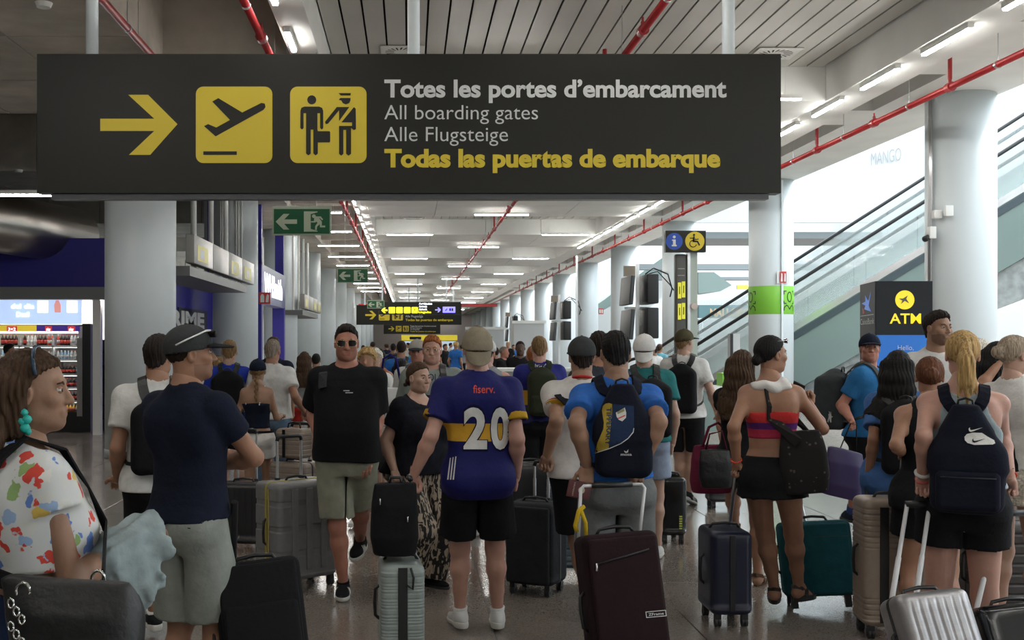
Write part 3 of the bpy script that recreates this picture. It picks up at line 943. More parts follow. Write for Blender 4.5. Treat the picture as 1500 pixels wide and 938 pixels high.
def side(X, y0, y1, body, z, cap, m, parent, bold=.02):
    V, Fs = text_fit(body, y0, y1, 0, cap, bold)
    mb = MB(); mb.raw([(X, u, z + v) for u, v in V], Fs); return mb.build('lettering', m, parent)


side(-4.87, 22.3, 27.0, 'PRIME', 2.22 - .18, .34, M_signwhite, s, .05)
side(-4.87, 21.9, 27.1, 'HYDRATION', 1.88, .10, M_signwhite, s, .03)
side(-4.87, 26.1, 26.8, 'B', 1.66, .16, M_signwhite, s)
# pale blue shop portal further on
s = thing('shop_portal', 'projecting shop entrance with glowing letters over a blue frame', 'shop')
PX = -3.75; y0, y1 = 28.8, 34.3
b = MB(); b.box(-4.9, PX, y0, y0 + .25, 0, 3.75); b.build('blue_frame', M_blue, s)
b = MB(); b.box(-4.1, PX, y1 - .3, y1, 0, 2.75); b.build('blue_frame', M_blue, s)
b = MB(); b.box(PX - .3, PX, y0 + .25, y1, 2.72, 3.7); b.build('fascia', mat('fascia_lilac', (.16, .17, .30), .35), s)
for y in (y0, y1 - .5): b = MB(); b.box(PX - .25, PX, y, y + .2, 3.7, 6.3); b.build('tall_post', M_blue, s)
side(PX + .01, y0 + .5, y1 - .9, 'WHSmith', 2.95, .58, M_litW, s, .03)
b = MB(); b.box(-4.88, -4.85, y0 + .3, y1 - .3, 0, 2.72); b.build('backdrop', mat('warm_white', (.85, .75, .7), .5, emit=.8), s)
b = MB(); c = Vector((-4.83, 31.6, 2.0)); b.cyl(c, c + Vector((.03, 0, 0)), .5, n=24); b.build('round_emblem', M_black, s)
b = MB(); c += Vector((.035, 0, 0)); b.cyl(c, c + Vector((.01, 0, 0)), .44, n=24); b.build('emblem_face', M_signwhite, s)
b = MB(); b.prism([(-.3, -.3), (.3, -.3), (.2, -.05), (0, -.15), (-.2, 0)], lambda u, v, w: (c.x + .014 + w, c.y + u, c.z + v), .01); b.build('emblem_print', M_black, s)
# red extinguisher sign
s = thing('extinguisher_sign', 'small red fire extinguisher sign on the white wall by shop portal', 'sign'); d = 27.6
plate(379, 396, 428.5, 445.5, d, .03).build('plate', mat('sign_redb', (.55, .04, .03), .4), s)
b = MB(); b.prism([(381.5, 443), (381.5, 434), (383, 431), (385.5, 431), (387, 434), (387, 443)], Q(d - .01), .005); b.prism([(389, 443), (390, 434), (391.5, 431), (394, 433), (393, 443)], Q(d - .01), .005); b.build('figure', M_signwhite, s)
s = thing('extinguisher_sign', 'tiny red fire sign beside the pale right-hand columns', 'sign'); d = 44
plate(877, 884, 452, 460.5, d, .03).build('plate', mat('sign_redb', (.55, .04, .03), .4), s); plate(878, 880, 453.5, 459, d - .02, .01).build('figure', M_signwhite, s); plate(881, 883, 453.5, 459, d - .02, .01).build('figure', M_signwhite, s)


# hanging light boxes on the shop side
def boxes(X, y0, y1, z0, z1, n, label):
    s = thing('hanging_lightboxes', label, 'display'); w = (y1 - y0) / n
    for k in range(n):
        b = MB(); b.rbox((X, y0 + (k + .5) * w, (z0 + z1) / 2), (.14, w - .03, z1 - z0), .015, 2); o = b.build('display_panel', mat('display_glass', (.26, .25, .23), .32), s)
        if k != 1:
            b = MB(); b.box(X + .071, X + .074, y0 + (k + .15) * w, y0 + (k + .7) * w, z0 + .06, z1 - .14); b.build('yellow_reflection', mat('reflection_yellow', (.6, .55, .1), .4), o)  # yellowish reflection in the glass, put in as a coloured patch
            b = MB(); b.box(X + .0745, X + .076, y0 + (k + .3) * w, y0 + (k + .5) * w, z0 + .1, z1 - .2); b.build('white_notice', M_signwhite, o)
    b = MB(); b.box(X - .75, X + .02, y0 - .1, y1 - .8, z0 - .2, z0 - .05); b.build('shelf_beam', mat('beam_grey', (.13, .13, .125), .4), s)
    for k in range(4): b = MB(); y = y0 + .2 + k * (y1 - y0) / 4; b.cyl((X - .3, y, z0 - .1), (X - .3, y, 5.25), .05, n=10); b.build('post', M_white, s)


boxes(-3.4, 17.6, 24.4, 2.93, 3.38, 4, 'row of silver hanging light boxes with painted yellowish reflections beside big column')
boxes(-3.3, 35, 41.5, 2.75, 3.2, 4, 'farther row of silver hanging light boxes past the shop portal')
# round duct with elbow
s = thing('air_duct', 'big shiny round air duct hanging at the left edge', 'duct')
b = MB(); b.tube([(-9.6, 17.0, 4.05), (-8.2, 18.2, 3.85), (-7.0, 19.6, 3.75), (-6.3, 21.5, 3.7)], .52, 24); b.build('duct', metal('duct', (.45, .42, .38), .3), s)
b = MB()
for t in (.2, .45, .7):
    c = Vector((-8.2, 18.2, 3.85)).lerp(Vector((-7.0, 19.6, 3.75)), t); dr = Vector((1.2, 1.4, -.1)).normalized(); b.cyl(c, c + dr * .03, .535, n=24)
b.build('duct_ring', M_alu, s)
b = MB(); b.cyl((-9.3, 16.2, 3.85), (-8.75, 16.1, 3.85), .3, .33, 24); b.build('outlet', M_steel, s)

# ================================================================ DAYLIT HALL (right)
b = MB(); b.box(8.9, 42, 110, 110.4, 0, 16); tag(b.build('wall_back', M_atrium), kind='structure')
b = MB(); b.box(41.6, 42, -14, 110, 0, 16); tag(b.build('wall_right', M_atrium), kind='structure')
b = MB(); b.box(8.9, 42, -14.4, -14, 0, 16); tag(b.build('wall_front', M_atrium), kind='structure')
b = MB(); b.box(8.9, 9.2, -14, 150, 6.35, 16); b.box(8.9, 9.2, 110, 150, 0, 6.35); tag(b.build('wall_upper', M_atrium), kind='structure')
M_gal = mat('gallery_grey', (.22, .25, .26), .6)
for k, (z0, z1, y, m) in enumerate(((6.55, 6.85, 53, M_gal), (4.9, 5.15, 50, M_gal), (4.45, 4.58, 50, M_gal))):
    b = MB(); b.box(9.3, 22, y, y + (4 if k == 0 else .5), z0, z1); tag(b.build('gallery_edge', m), '%s gallery edge crossing the daylit hall behind the columns' % ['upper', 'middle', 'lower thin'][k], 'gallery')
# ticket hall beyond: teal band with big letters
s = thing('shop_band', 'teal shop band with pale letters seen under the escalators', 'shop'); d = 45
plate(1024, 1110, 447, 466, d, .3).build('band', mat('teal', (.10, .2, .22), .5), s)
words(s, 'lettering', 'MALLORCA', 1040, 1106, 464, 12, d - .02, mat('gold_letters', (.55, .42, .25), .5), .03)
words(s, 'lettering', 'EXPERIENCE THE WORLD', 1026, 1112, 446, 6, d - .02, mat('grey_letters', (.4, .45, .45), .5), .0)
plate(1080, 1100, 418, 424, d, .1).build('yellow_board', mat('yb', (.8, .7, .1), .5), s)
s = thing('stair_block', 'grey green stair block with slanting underside behind the totem', 'stairs'); d = 47
b = MB(); b.prism([(1023, 399), (1046, 399), (1072, 418), (1055, 427), (1023, 430)], Q(d), 3); b.build('block', M_green, s)
s = thing('grey_counter', 'low grey kiosk with a pale top under the teal band', 'kiosk'); d = 40
plate(1024, 1110, 468, 560, d, 1).build('block', mat('kiosk_grey', (.5, .58, .6), .5), s)
s = thing('brand_letters', 'thin grey raised letters on the bright upper wall', 'lettering'); s['group'] = 'wall letters'
b = MB(); p0 = P(1276, 243, 52)
b.box(p0.x - 10, p0.x + 14, 52.1, 52.3, 7.2, 15.5); b.build('letter_wall', M_atrium, s)
V, Fs = text_fit('MANGO', 0, 1, 0, 1, -.005)
b = MB(); b.raw([tuple(P(1276 + 44 * u, 243 - 8 * u - 20 * v, 52)) for u, v in V], Fs); b.build('letters', mat('pale_letters', (.26, .27, .28), .5), s)

# escalators
DH = Vector((.848, -.53, 0)); NH = Vector((.53, .848, 0)); SL = .62


def escalator(o, t0, t1, label, zoff=0, full=True):
    """o = a point on the near skirt line; t along the flight; n across; h above the skirt line"""
    s = thing('escalator', label, 'escalator')
    E = lambda t, n, h: tuple(o + DH * t + NH * n + Vector((0, 0, SL * t + h)))
    T2 = t0 - 1.6
    W = 1.5

    def slab(n0, n1, pr, name, m, par=s):
        b = MB(); k = len(pr)
        V = [E(t, n0, h) for t, h in pr] + [E(t, n1, h) for t, h in pr]
        b.raw(V, [tuple(range(k)), tuple(range(k, 2 * k))[::-1]] + [(i, (i + 1) % k, k + (i + 1) % k, k + i) for i in range(k)]); return b.build(name, m, par)
    if full:
        slab(-.02, W + .02, [(t0, 0), (t1, 0), (t1, -1.55), (t0 + 2.0, -1.55), (t0, -.5)], 'truss_cladding', M_green)
        slab(-.05, -.02, [(t0, 0), (t1, 0), (t1, -.09), (t0, -.09)], 'trim_rail', M_alu)
        slab(-.045, -.02, [(t0, -.12), (t1, -.12), (t1, -.30), (t0, -.30)], 'dark_rail', mat('dark_trim', (.06, .085, .1), .4))  # dark strip along the cladding below the trim rail
    for n in (0.0, W):
        npan = 9; L_ = (t1 - t0) / npan
        for k in range(npan):
            slab(n - .01, n + .01, [(t0 + k * L_ + .01, .06), (t0 + (k + 1) * L_ - .01, .06), (t0 + (k + 1) * L_ - .01, 1.02), (t0 + k * L_ + .01, 1.02)], 'glass_panel', M_glass)
        b = MB(); b.tube([E(t0 - .9, n, 1.0 + .9 * SL - .25), E(t0 - .5, n, 1.06 + .5 * SL - .1), E(t0, n, 1.1), E(t1, n, 1.1)], .045, 8); b.build('handrail', M_black, s)
        slab(n - .06, n + .06, [(t0, .0), (t1, .0), (t1, .09), (t0, .09)], 'skirt', M_alu)
    ns = int((t1 - t0) / .33)
    b = MB()
    for k in range(ns):
        t = t0 + k * .33; p = [(t, -.25 - 0 * SL)]
        z = SL * (t)
        base = o + DH * t + Vector((0, 0, z - .22))
        V = [base + NH * .08, base + NH * (W - .08), base + NH * (W - .08) + DH * .34, base + NH * .08 + DH * .34]
        V += [v - Vector((0, 0, .2)) for v in V]
        b.raw([tuple(v) for v in V], [(0, 1, 2, 3), (0, 4, 5, 1), (3, 2, 6, 7)])
    tag(b.build('steps', mat('step_grey', (.30, .33, .34), .6), s), kind='stuff')


OE = Vector((9.49, 28.0, 2.07))
escalator(OE, -2.85, 9.8, 'nearer escalator rising to the right with green-grey side cladding')
escalator(OE + NH * 3.0 + Vector((0, 0, 1.2)) - Vector((0, 0, 0)), -4.9, 9.8, 'farther escalator rising behind the nearer one, set higher')
# green wall and marble wedge under the flight
s = thing('under_escalator_wall', 'green-grey wall with pale marble wedge under the nearer escalator', 'wall')
Ew = lambda t, n, z: (OE.x + DH.x * t + NH.x * n, OE.y + DH.y * t + NH.y * n, z)
tA, tB = -1.5, 5.9
zz_ = lambda t: OE.z + SL * t - 1.5
b = MB(); V = [Ew(tA, .1, 0), Ew(tB, .1, max(0, zz_(tB) - 1.15)), Ew(tB, .1, zz_(tB)), Ew(tA, .1, max(.5, zz_(tA)))]
V2 = [(x + NH.x * .2, y + NH.y * .2, z) for x, y, z in V]
b.raw(V + V2, [(0, 1, 2, 3), (7, 6, 5, 4), (0, 4, 5, 1), (1, 5, 6, 2), (2, 6, 7, 3), (3, 7, 4, 0)]); b.build('marble_wedge', M_marble, s)
b = MB(); V = [Ew(tA, .2, 0), Ew(2.8, .2, 0), Ew(2.8, .2, zz_(2.8) + .1), Ew(tA, .2, .6)]; V2 = [(x + NH.x * .2, y + NH.y * .2, z) for x, y, z in V]
b.raw(V + V2, [(0, 1, 2, 3), (7, 6, 5, 4), (0, 4, 5, 1), (1, 5, 6, 2), (2, 6, 7, 3), (3, 7, 4, 0)]); b.build('back_wall', M_marble, s)
# second, far flight seen between the columns on the left
s = thing('far_stair', 'distant pale stair flank rising to the right between far columns', 'stairs')
b = MB(); b.prism([(855, 520), (855, 473), (884, 455), (960, 412), (1000, 390), (1000, 405), (960, 445), (884, 500), (860, 520)], Q(64), 1.5); b.build('white_flank', M_atrium, s)
b = MB(); b.prism([(855, 472), (855, 461), (884, 440), (960, 385), (1000, 357), (1000, 389), (960, 411), (884, 454)], Q(64.3), .8); b.build('green_flank', M_green, s)
# low barrier with green box at escalator foot
s = thing('barrier_post', 'white and black gate post beside the escalator foot', 'post'); d = 24
plate(1070, 1084, 489, 600, d, .2).build('white_panel', M_atrium, s); plate(1070, 1074, 489, 600, d - .02, .02).build('black_edge', M_black, s)
s = thing('green_box', 'green waste bin box on the low white plinth by escalator foot', 'bin'); d = 22
plate(1058, 1074, 547, 566, d, .4).build('box', M_band, s); plate(1034, 1076, 566, 573, d - .05, .6).build('plinth_top', M_white, s); plate(1030, 1076, 573, 635, d, .5).build('plinth', M_green, s)

# ================================================================ CASH MACHINE
d = 13.0
s = thing('cash_machine', 'black cash machine kiosk with yellow disc and ATM lettering', 'cash machine')
x0, x1 = P(1283, 0, d).x, P(1366, 0, d).x; xs = P(1260, 0, d + .0).x
zt = P(0, 412, d).z
yb = d + .9
xs = (1260 - 600) * yb / F
b = MB(); b.prism([(x0, d), (x1, d), (x1 + .1, yb), (xs, yb)], lambda u, v, w: (u, v, 0.02 + w), zt - .02); b.build('housing', mat('kiosk_black', (.007, .009, .012), .45, spec=.3), s)
nrm = Vector((-(yb - d), (xs - x0), 0)).normalized()
sf = lambda k: (lambda u, v, w: (x0 + (xs - x0) * u + nrm.x * (k + w), d + (yb - d) * u + nrm.y * (k + w), v))
b = MB(); b.prism([(.02, .9), (.98, .9), (.98, zt), (.02, zt)], sf(.001), .004); b.build('side_cover', mat('kiosk_side', (.03, .033, .036), .5), s)
zy = lambda py: CAM_H + (502 - py) * (d + .3) / F
star = [(.55, 428), (.45, 438), (.85, 440), (.6, 446), (.9, 460), (.5, 450), (.15, 468), (.38, 446), (.3, 441)]
b = MB(); b.prism([(1 - (1 - u) if 0 else u, zy(v)) for u, v in [(.25, 427), (.42, 441), (.62, 432), (.6, 441), (.85, 443), (.6, 447), (.68, 452), (.25, 457), (.4, 448)]][:], sf(.006), .003); b.build('blue_star', mat('star_blue', (.12, .28, .85), .4, emit=.2), s)
b = MB(); b.prism([(.7, zy(452)), (.8, zy(450)), (.78, zy(459)), (.66, zy(458))], sf(.006), .003); b.build('red_dot', mat('sign_redb', (.5, .03, .03), .4), s)
b = MB(); b.prism([(.1, zy(461)), (.92, zy(461.5)), (.92, zy(462.3)), (.1, zy(461.8))], sf(.006), .003)
V, Fs = text_fit('CaixaBank', .06, .94, 0, 1, .0); b.raw([sf(.008)(1 - u, zy(475 - 9 * v), 0) for u, v in V], Fs); b.build('bank_name', M_signwhite, s)
g = Q(d - .006)
b = MB(); b.prism(circ(1325.5, 439.5, 14, 32), g, .005); b.build('yellow_disc', mat('atm_yellow', (.9, .72, .03), .4, emit=.35), s)
b = MB(); b.prism([(1317, 437.5), (1323, 437.5), (1330, 433), (1327.5, 438), (1332, 444.5), (1325.5, 440.8), (1320, 445.5), (1322, 440.5)], Q(d - .011), .004); b.build('star_emblem', mat('star_grey', (.12, .11, .09), .4), s)
words(s, 'lettering', 'ATM', 1303, 1349, 474, 15, d - .004, mat('atm_yellow', (.9, .7, .03)), .018)
plate(1284, 1365, 491, 560, d - .004, .003).build('screen_panel', mat('atm_blue', (.01, .13, .48), .3, emit=.25), s)
words(s, 'lettering', 'Hello,', 1315, 1338, 513, 7.5, d - .01, M_signwhite, -.01)

# ================================================================ BODIES: smooth blended volumes turned into one surface
class Field:
    def __init__(s, lo, hi, h):
        s.lo = np.array(lo, dtype=float); s.h = h
        s.n = np.maximum(4, np.ceil((np.array(hi) - s.lo) / h).astype(int) + 1)
        s.G = np.full(tuple(s.n), 9.0, dtype=np.float32)
        s.ax = [(s.lo[a] + h * np.arange(s.n[a])).astype(np.float32) for a in range(3)]

    def _sub(s, lo, hi, pad):
        i0 = [max(0, int((lo[a] - pad - s.lo[a]) / s.h)) for a in range(3)]
        i1 = [min(int(s.n[a]), int((hi[a] + pad - s.lo[a]) / s.h) + 2) for a in range(3)]
        if any(i1[a] <= i0[a] for a in range(3)): return None
        sl = tuple(slice(i0[a], i1[a]) for a in range(3))
        X = s.ax[0][sl[0]][:, None, None]; Y = s.ax[1][sl[1]][None, :, None]; Z = s.ax[2][sl[2]][None, None, :]
        return sl, X, Y, Z

    def add(s, prim, k=0.03):
        f, lo, hi = prim
        r = s._sub(lo, hi, k + 2 * s.h)
        if r is None: return
        sl, X, Y, Z = r
        d = f(X, Y, Z).astype(np.float32); g = s.G[sl]
        h = np.maximum(k - np.abs(g - d), 0) / k
        s.G[sl] = np.minimum(g, d) - h * h * k * 0.25

    def sub(s, prim, k=0.01):
        f, lo, hi = prim
        r = s._sub(lo, hi, k + 2 * s.h)
        if r is None: return
        sl, X, Y, Z = r
        d = -f(X, Y, Z).astype(np.float32); g = s.G[sl]
        h = np.maximum(k - np.abs(g - d), 0) / k
        s.G[sl] = np.maximum(g, d) + h * h * k * 0.25

    def clip(s, f):
        X = s.ax[0][:, None, None]; Y = s.ax[1][None, :, None]; Z = s.ax[2][None, None, :]
        s.G = np.maximum(s.G, f(X, Y, Z).astype(np.float32))

    def disp(s, f):
        X = s.ax[0][:, None, None]; Y = s.ax[1][None, :, None]; Z = s.ax[2][None, None, :]
        s.G = s.G + f(X, Y, Z).astype(np.float32)

    def mesh(s):
        G = s.G; nx, ny, nz = G.shape
        S = G < 0
        c = S[:-1, :-1, :-1].astype(np.int8)
        for a, b, e in ((1, 0, 0), (0, 1, 0), (0, 0, 1), (1, 1, 0), (1, 0, 1), (0, 1, 1), (1, 1, 1)):
            c = c + S[a:nx - 1 + a, b:ny - 1 + b, e:nz - 1 + e]
        act = (c > 0) & (c < 8)
        I = np.argwhere(act)
        if len(I) == 0: return np.zeros((0, 3)), np.zeros((0, 4), int)
        idm = np.full(act.shape, -1, dtype=np.int32); idm[act] = np.arange(len(I))
        cor = np.array([(a, b, e) for a in (0, 1) for b in (0, 1) for e in (0, 1)])
        val = np.stack([G[I[:, 0] + q[0], I[:, 1] + q[1], I[:, 2] + q[2]] for q in cor], 1)
        acc = np.zeros((len(I), 3)); cnt = np.zeros(len(I))
        for i in range(8):
            for j in range(i + 1, 8):
                if np.abs(cor[i] - cor[j]).sum() != 1: continue
                m = (val[:, i] < 0) != (val[:, j] < 0)
                t = np.where(m, val[:, i] / np.where(m, val[:, i] - val[:, j], 1), 0)
                acc += np.where(m[:, None], cor[i] + t[:, None] * (cor[j] - cor[i]), 0); cnt += m
        V = s.lo + s.h * (I + acc / cnt[:, None])
        Fs = []
        for ax in range(3):
            o1, o2 = [(1, 2), (2, 0), (0, 1)][ax]
            sa = [slice(None)] * 3; sb = [slice(None)] * 3
            sa[ax] = slice(0, -1); sb[ax] = slice(1, None)
            A = S[tuple(sa)]; B = S[tuple(sb)]
            e = np.argwhere(A != B)
            ok = (e[:, o1] > 0) & (e[:, o2] > 0) & (e[:, o1] < G.shape[o1] - 1) & (e[:, o2] < G.shape[o2] - 1)
            e = e[ok]
            ins = A[e[:, 0], e[:, 1], e[:, 2]]
            q = []
            for d1, d2 in ((1, 1), (0, 1), (0, 0), (1, 0)):
                w = e.copy(); w[:, o1] -= d1; w[:, o2] -= d2
                q.append(idm[w[:, 0], w[:, 1], w[:, 2]])
            q = np.stack(q, 1)
            q[~ins] = q[~ins][:, ::-1]
            Fs.append(q)
        Fq = np.concatenate(Fs)
        return V, Fq[(Fq >= 0).all(1)]


def A3(p): return np.array(tuple(p), dtype=float)


def p_cone(a, b, ra, rb, t1=None):
    a = A3(a); b = A3(b); ba = b - a; L2 = max(float(ba @ ba), 1e-9); L = sqrt(L2)
    tm = 1.0 if t1 is None else t1

    def f(X, Y, Z):
        tr = ((X - a[0]) * ba[0] + (Y - a[1]) * ba[1] + (Z - a[2]) * ba[2]) / L2
        t = np.clip(tr, 0, tm if t1 is None else 3)
        d = np.sqrt((X - a[0] - t * ba[0]) ** 2 + (Y - a[1] - t * ba[1]) ** 2 + (Z - a[2] - t * ba[2]) ** 2) - (ra + t * (rb - ra))
        if t1 is not None: d = np.maximum(d, (tr - t1) * L)
        return d
    R = max(ra, rb); e = a + ba * tm
    return f, np.minimum(a, e) - R, np.maximum(a, e) + R


def p_ell(c, r, rot=None):
    c = A3(c); r = np.array(r, dtype=float)
    m = min(r)
    if rot is not None:
        Rm = np.array(rot.to_3x3().transposed() if hasattr(rot, 'to_3x3') else rot)

    def f(X, Y, Z):
        x, y, z = X - c[0], Y - c[1], Z - c[2]
        if rot is not None:
            x, y, z = (Rm[0][0] * x + Rm[0][1] * y + Rm[0][2] * z, Rm[1][0] * x + Rm[1][1] * y + Rm[1][2] * z, Rm[2][0] * x + Rm[2][1] * y + Rm[2][2] * z)
        k0 = np.sqrt((x / r[0]) ** 2 + (y / r[1]) ** 2 + (z / r[2]) ** 2)
        k1 = np.sqrt((x / r[0] ** 2) ** 2 + (y / r[1] ** 2) ** 2 + (z / r[2] ** 2) ** 2)
        return k0 * (k0 - 1) / np.maximum(k1, 1e-6)
    R = max(r) if rot is not None else r
    return f, c - R, c + R


def p_box(c, hs, r, rot=None):
    c = A3(c); hs = np.array(hs)
    if rot is not None: Rm = np.array(rot.to_3x3().transposed())

    def f(X, Y, Z):
        x, y, z = X - c[0], Y - c[1], Z - c[2]
        if rot is not None:
            x, y, z = (Rm[0][0] * x + Rm[0][1] * y + Rm[0][2] * z, Rm[1][0] * x + Rm[1][1] * y + Rm[1][2] * z, Rm[2][0] * x + Rm[2][1] * y + Rm[2][2] * z)
        qx, qy, qz = np.abs(x) - hs[0] + r, np.abs(y) - hs[1] + r, np.abs(z) - hs[2] + r
        return np.sqrt(np.maximum(qx, 0) ** 2 + np.maximum(qy, 0) ** 2 + np.maximum(qz, 0) ** 2) + np.minimum(np.maximum(qx, np.maximum(qy, qz)), 0) - r
    R = np.linalg.norm(hs) if rot is not None else hs
    return f, c - R, c + R


def p_prof(prof, p=2.2):
    """stack of oval sections: rows (z, half width, half depth, y centre, x centre)"""
    pr = np.array(prof, dtype=float)
    o = np.argsort(pr[:, 0]); pr = pr[o]
    z0, z1 = pr[0, 0], pr[-1, 0]

    def f(X, Y, Z):
        zc = np.clip(Z, z0, z1)
        # smooth (cosine-free) interpolation is enough at this spacing
        a = np.interp(zc, pr[:, 0], pr[:, 1]); b = np.interp(zc, pr[:, 0], pr[:, 2])
        yc = np.interp(zc, pr[:, 0], pr[:, 3]); xc = np.interp(zc, pr[:, 0], pr[:, 4])
        r = (np.abs((X - xc) / a) ** p + np.abs((Y - yc) / b) ** p) ** (1 / p)
        d = (r - 1) * np.minimum(a, b)
        dz = np.maximum(np.maximum(z0 - Z, Z - z1), 0)
        return np.where(dz > 0, np.hypot(np.maximum(d, 0), dz), d)
    R = pr[:, 1].max(); Rb = pr[:, 2].max()
    return f, np.array([pr[:, 4].min() - R, pr[:, 3].min() - Rb, z0]), np.array([pr[:, 4].max() + R, pr[:, 3].max() + Rb, z1])


def wrinkle(seed, amp, f1=22.0, vert=0.5):
    r = random.Random(seed); T = []
    for _ in range(4):
        T.append((r.uniform(-1, 1) * f1, r.uniform(-1, 1) * f1, r.uniform(-1, 1) * f1 * vert, r.uniform(0, 6)))

    def f(X, Y, Z):
        w = 0
        q = 0.6 * np.sin(9 * X + 5 * Z + T[0][3]) + 0.6 * np.sin(11 * Y - 6 * Z)
        for a, b, c, ph in T: w = w + np.sin(a * X + b * Y + c * Z + ph + q)
        return w * amp / 2
    return f


# ---------------------------------------------------------------- heads (local frame: face looks to +Y, centre of skull at origin, 0.235 m tall)
_cache = {}


def head_geo(h, sex='m', jaw=1.0):
    key = ('head', h, sex, jaw)
    if key in _cache: return _cache[key]
    F_ = Field((-.11, -.13, -.2), (.11, .14, .14), h)
    F_.add(p_ell((0, -.012, .03), (.074, .096, .086)), .02)
    F_.add(p_ell((0, .022, -.04), (.060 * jaw, .068, .074)), .03)
    F_.add(p_ell((0, .008, -.075), (.056 * jaw, .062, .04)), .03)
    F_.add(p_ell((0, .062, -.094), (.024 * jaw, .022, .020)), .025)
    if h < .0115:
        F_.add(p_cone((-.03, .078, .024), (.03, .078, .024), .011, .011), .015)
        F_.add(p_cone((0, .086, .008), (0, .103, -.030), .0075, .0125), .012)
        F_.add(p_ell((-.011, .094, -.034), (.008, .009, .007)), .006); F_.add(p_ell((.011, .094, -.034), (.008, .009, .007)), .006)
        for s in (-1, 1):
            F_.sub(p_ell((s * .031, .098, .004), (.018, .016, .012)), .012)
            F_.add(p_ell((s * .042, .062, -.022), (.022, .02, .018)), .025)
            F_.add(p_ell((s * .076, -.006, -.006), (.010, .020, .031)), .006)
            F_.sub(p_ell((s * .086, -.002, -.004), (.008, .010, .018)), .005)
        F_.add(p_cone((-.020, .080, -.060), (.020, .080, -.060), .009, .009), .008)
        F_.add(p_cone((-.016, .080, -.070), (.016, .080, -.070), .0095, .0095), .006)
        F_.sub(p_cone((-.022, .094, -.065), (.022, .094, -.065), .003, .003), .004)
    else:
        F_.add(p_cone((0, .086, .008), (0, .108, -.030), .010, .014), .012)
        for s in (-1, 1): F_.add(p_ell((s * .076, -.006, -.006), (.014, .020, .031)), .006)
    rn = .058 if sex == 'm' else .047
    F_.add(p_cone((0, -.022, -.05), (0, -.035, -.20), rn, rn * 1.04), .03)
    V, Q_ = F_.mesh()
    c = V[Q_].mean(1)
    mi = np.zeros(len(Q_), int)
    lips = ((c[:, 0] / .021) ** 2 + ((c[:, 2] + .0655) / .0085) ** 2 < 1) & (c[:, 1] > .07)
    mi[lips] = 1
    beard = (c[:, 1] > .0) & (c[:, 2] < -.045) & (c[:, 2] > -.125) & ~lips & (c[:, 1] + 1.2 * (c[:, 2] + .12) > .03)
    _cache[key] = (V, Q_, mi, beard)
    return _cache[key]


HL = 0.91


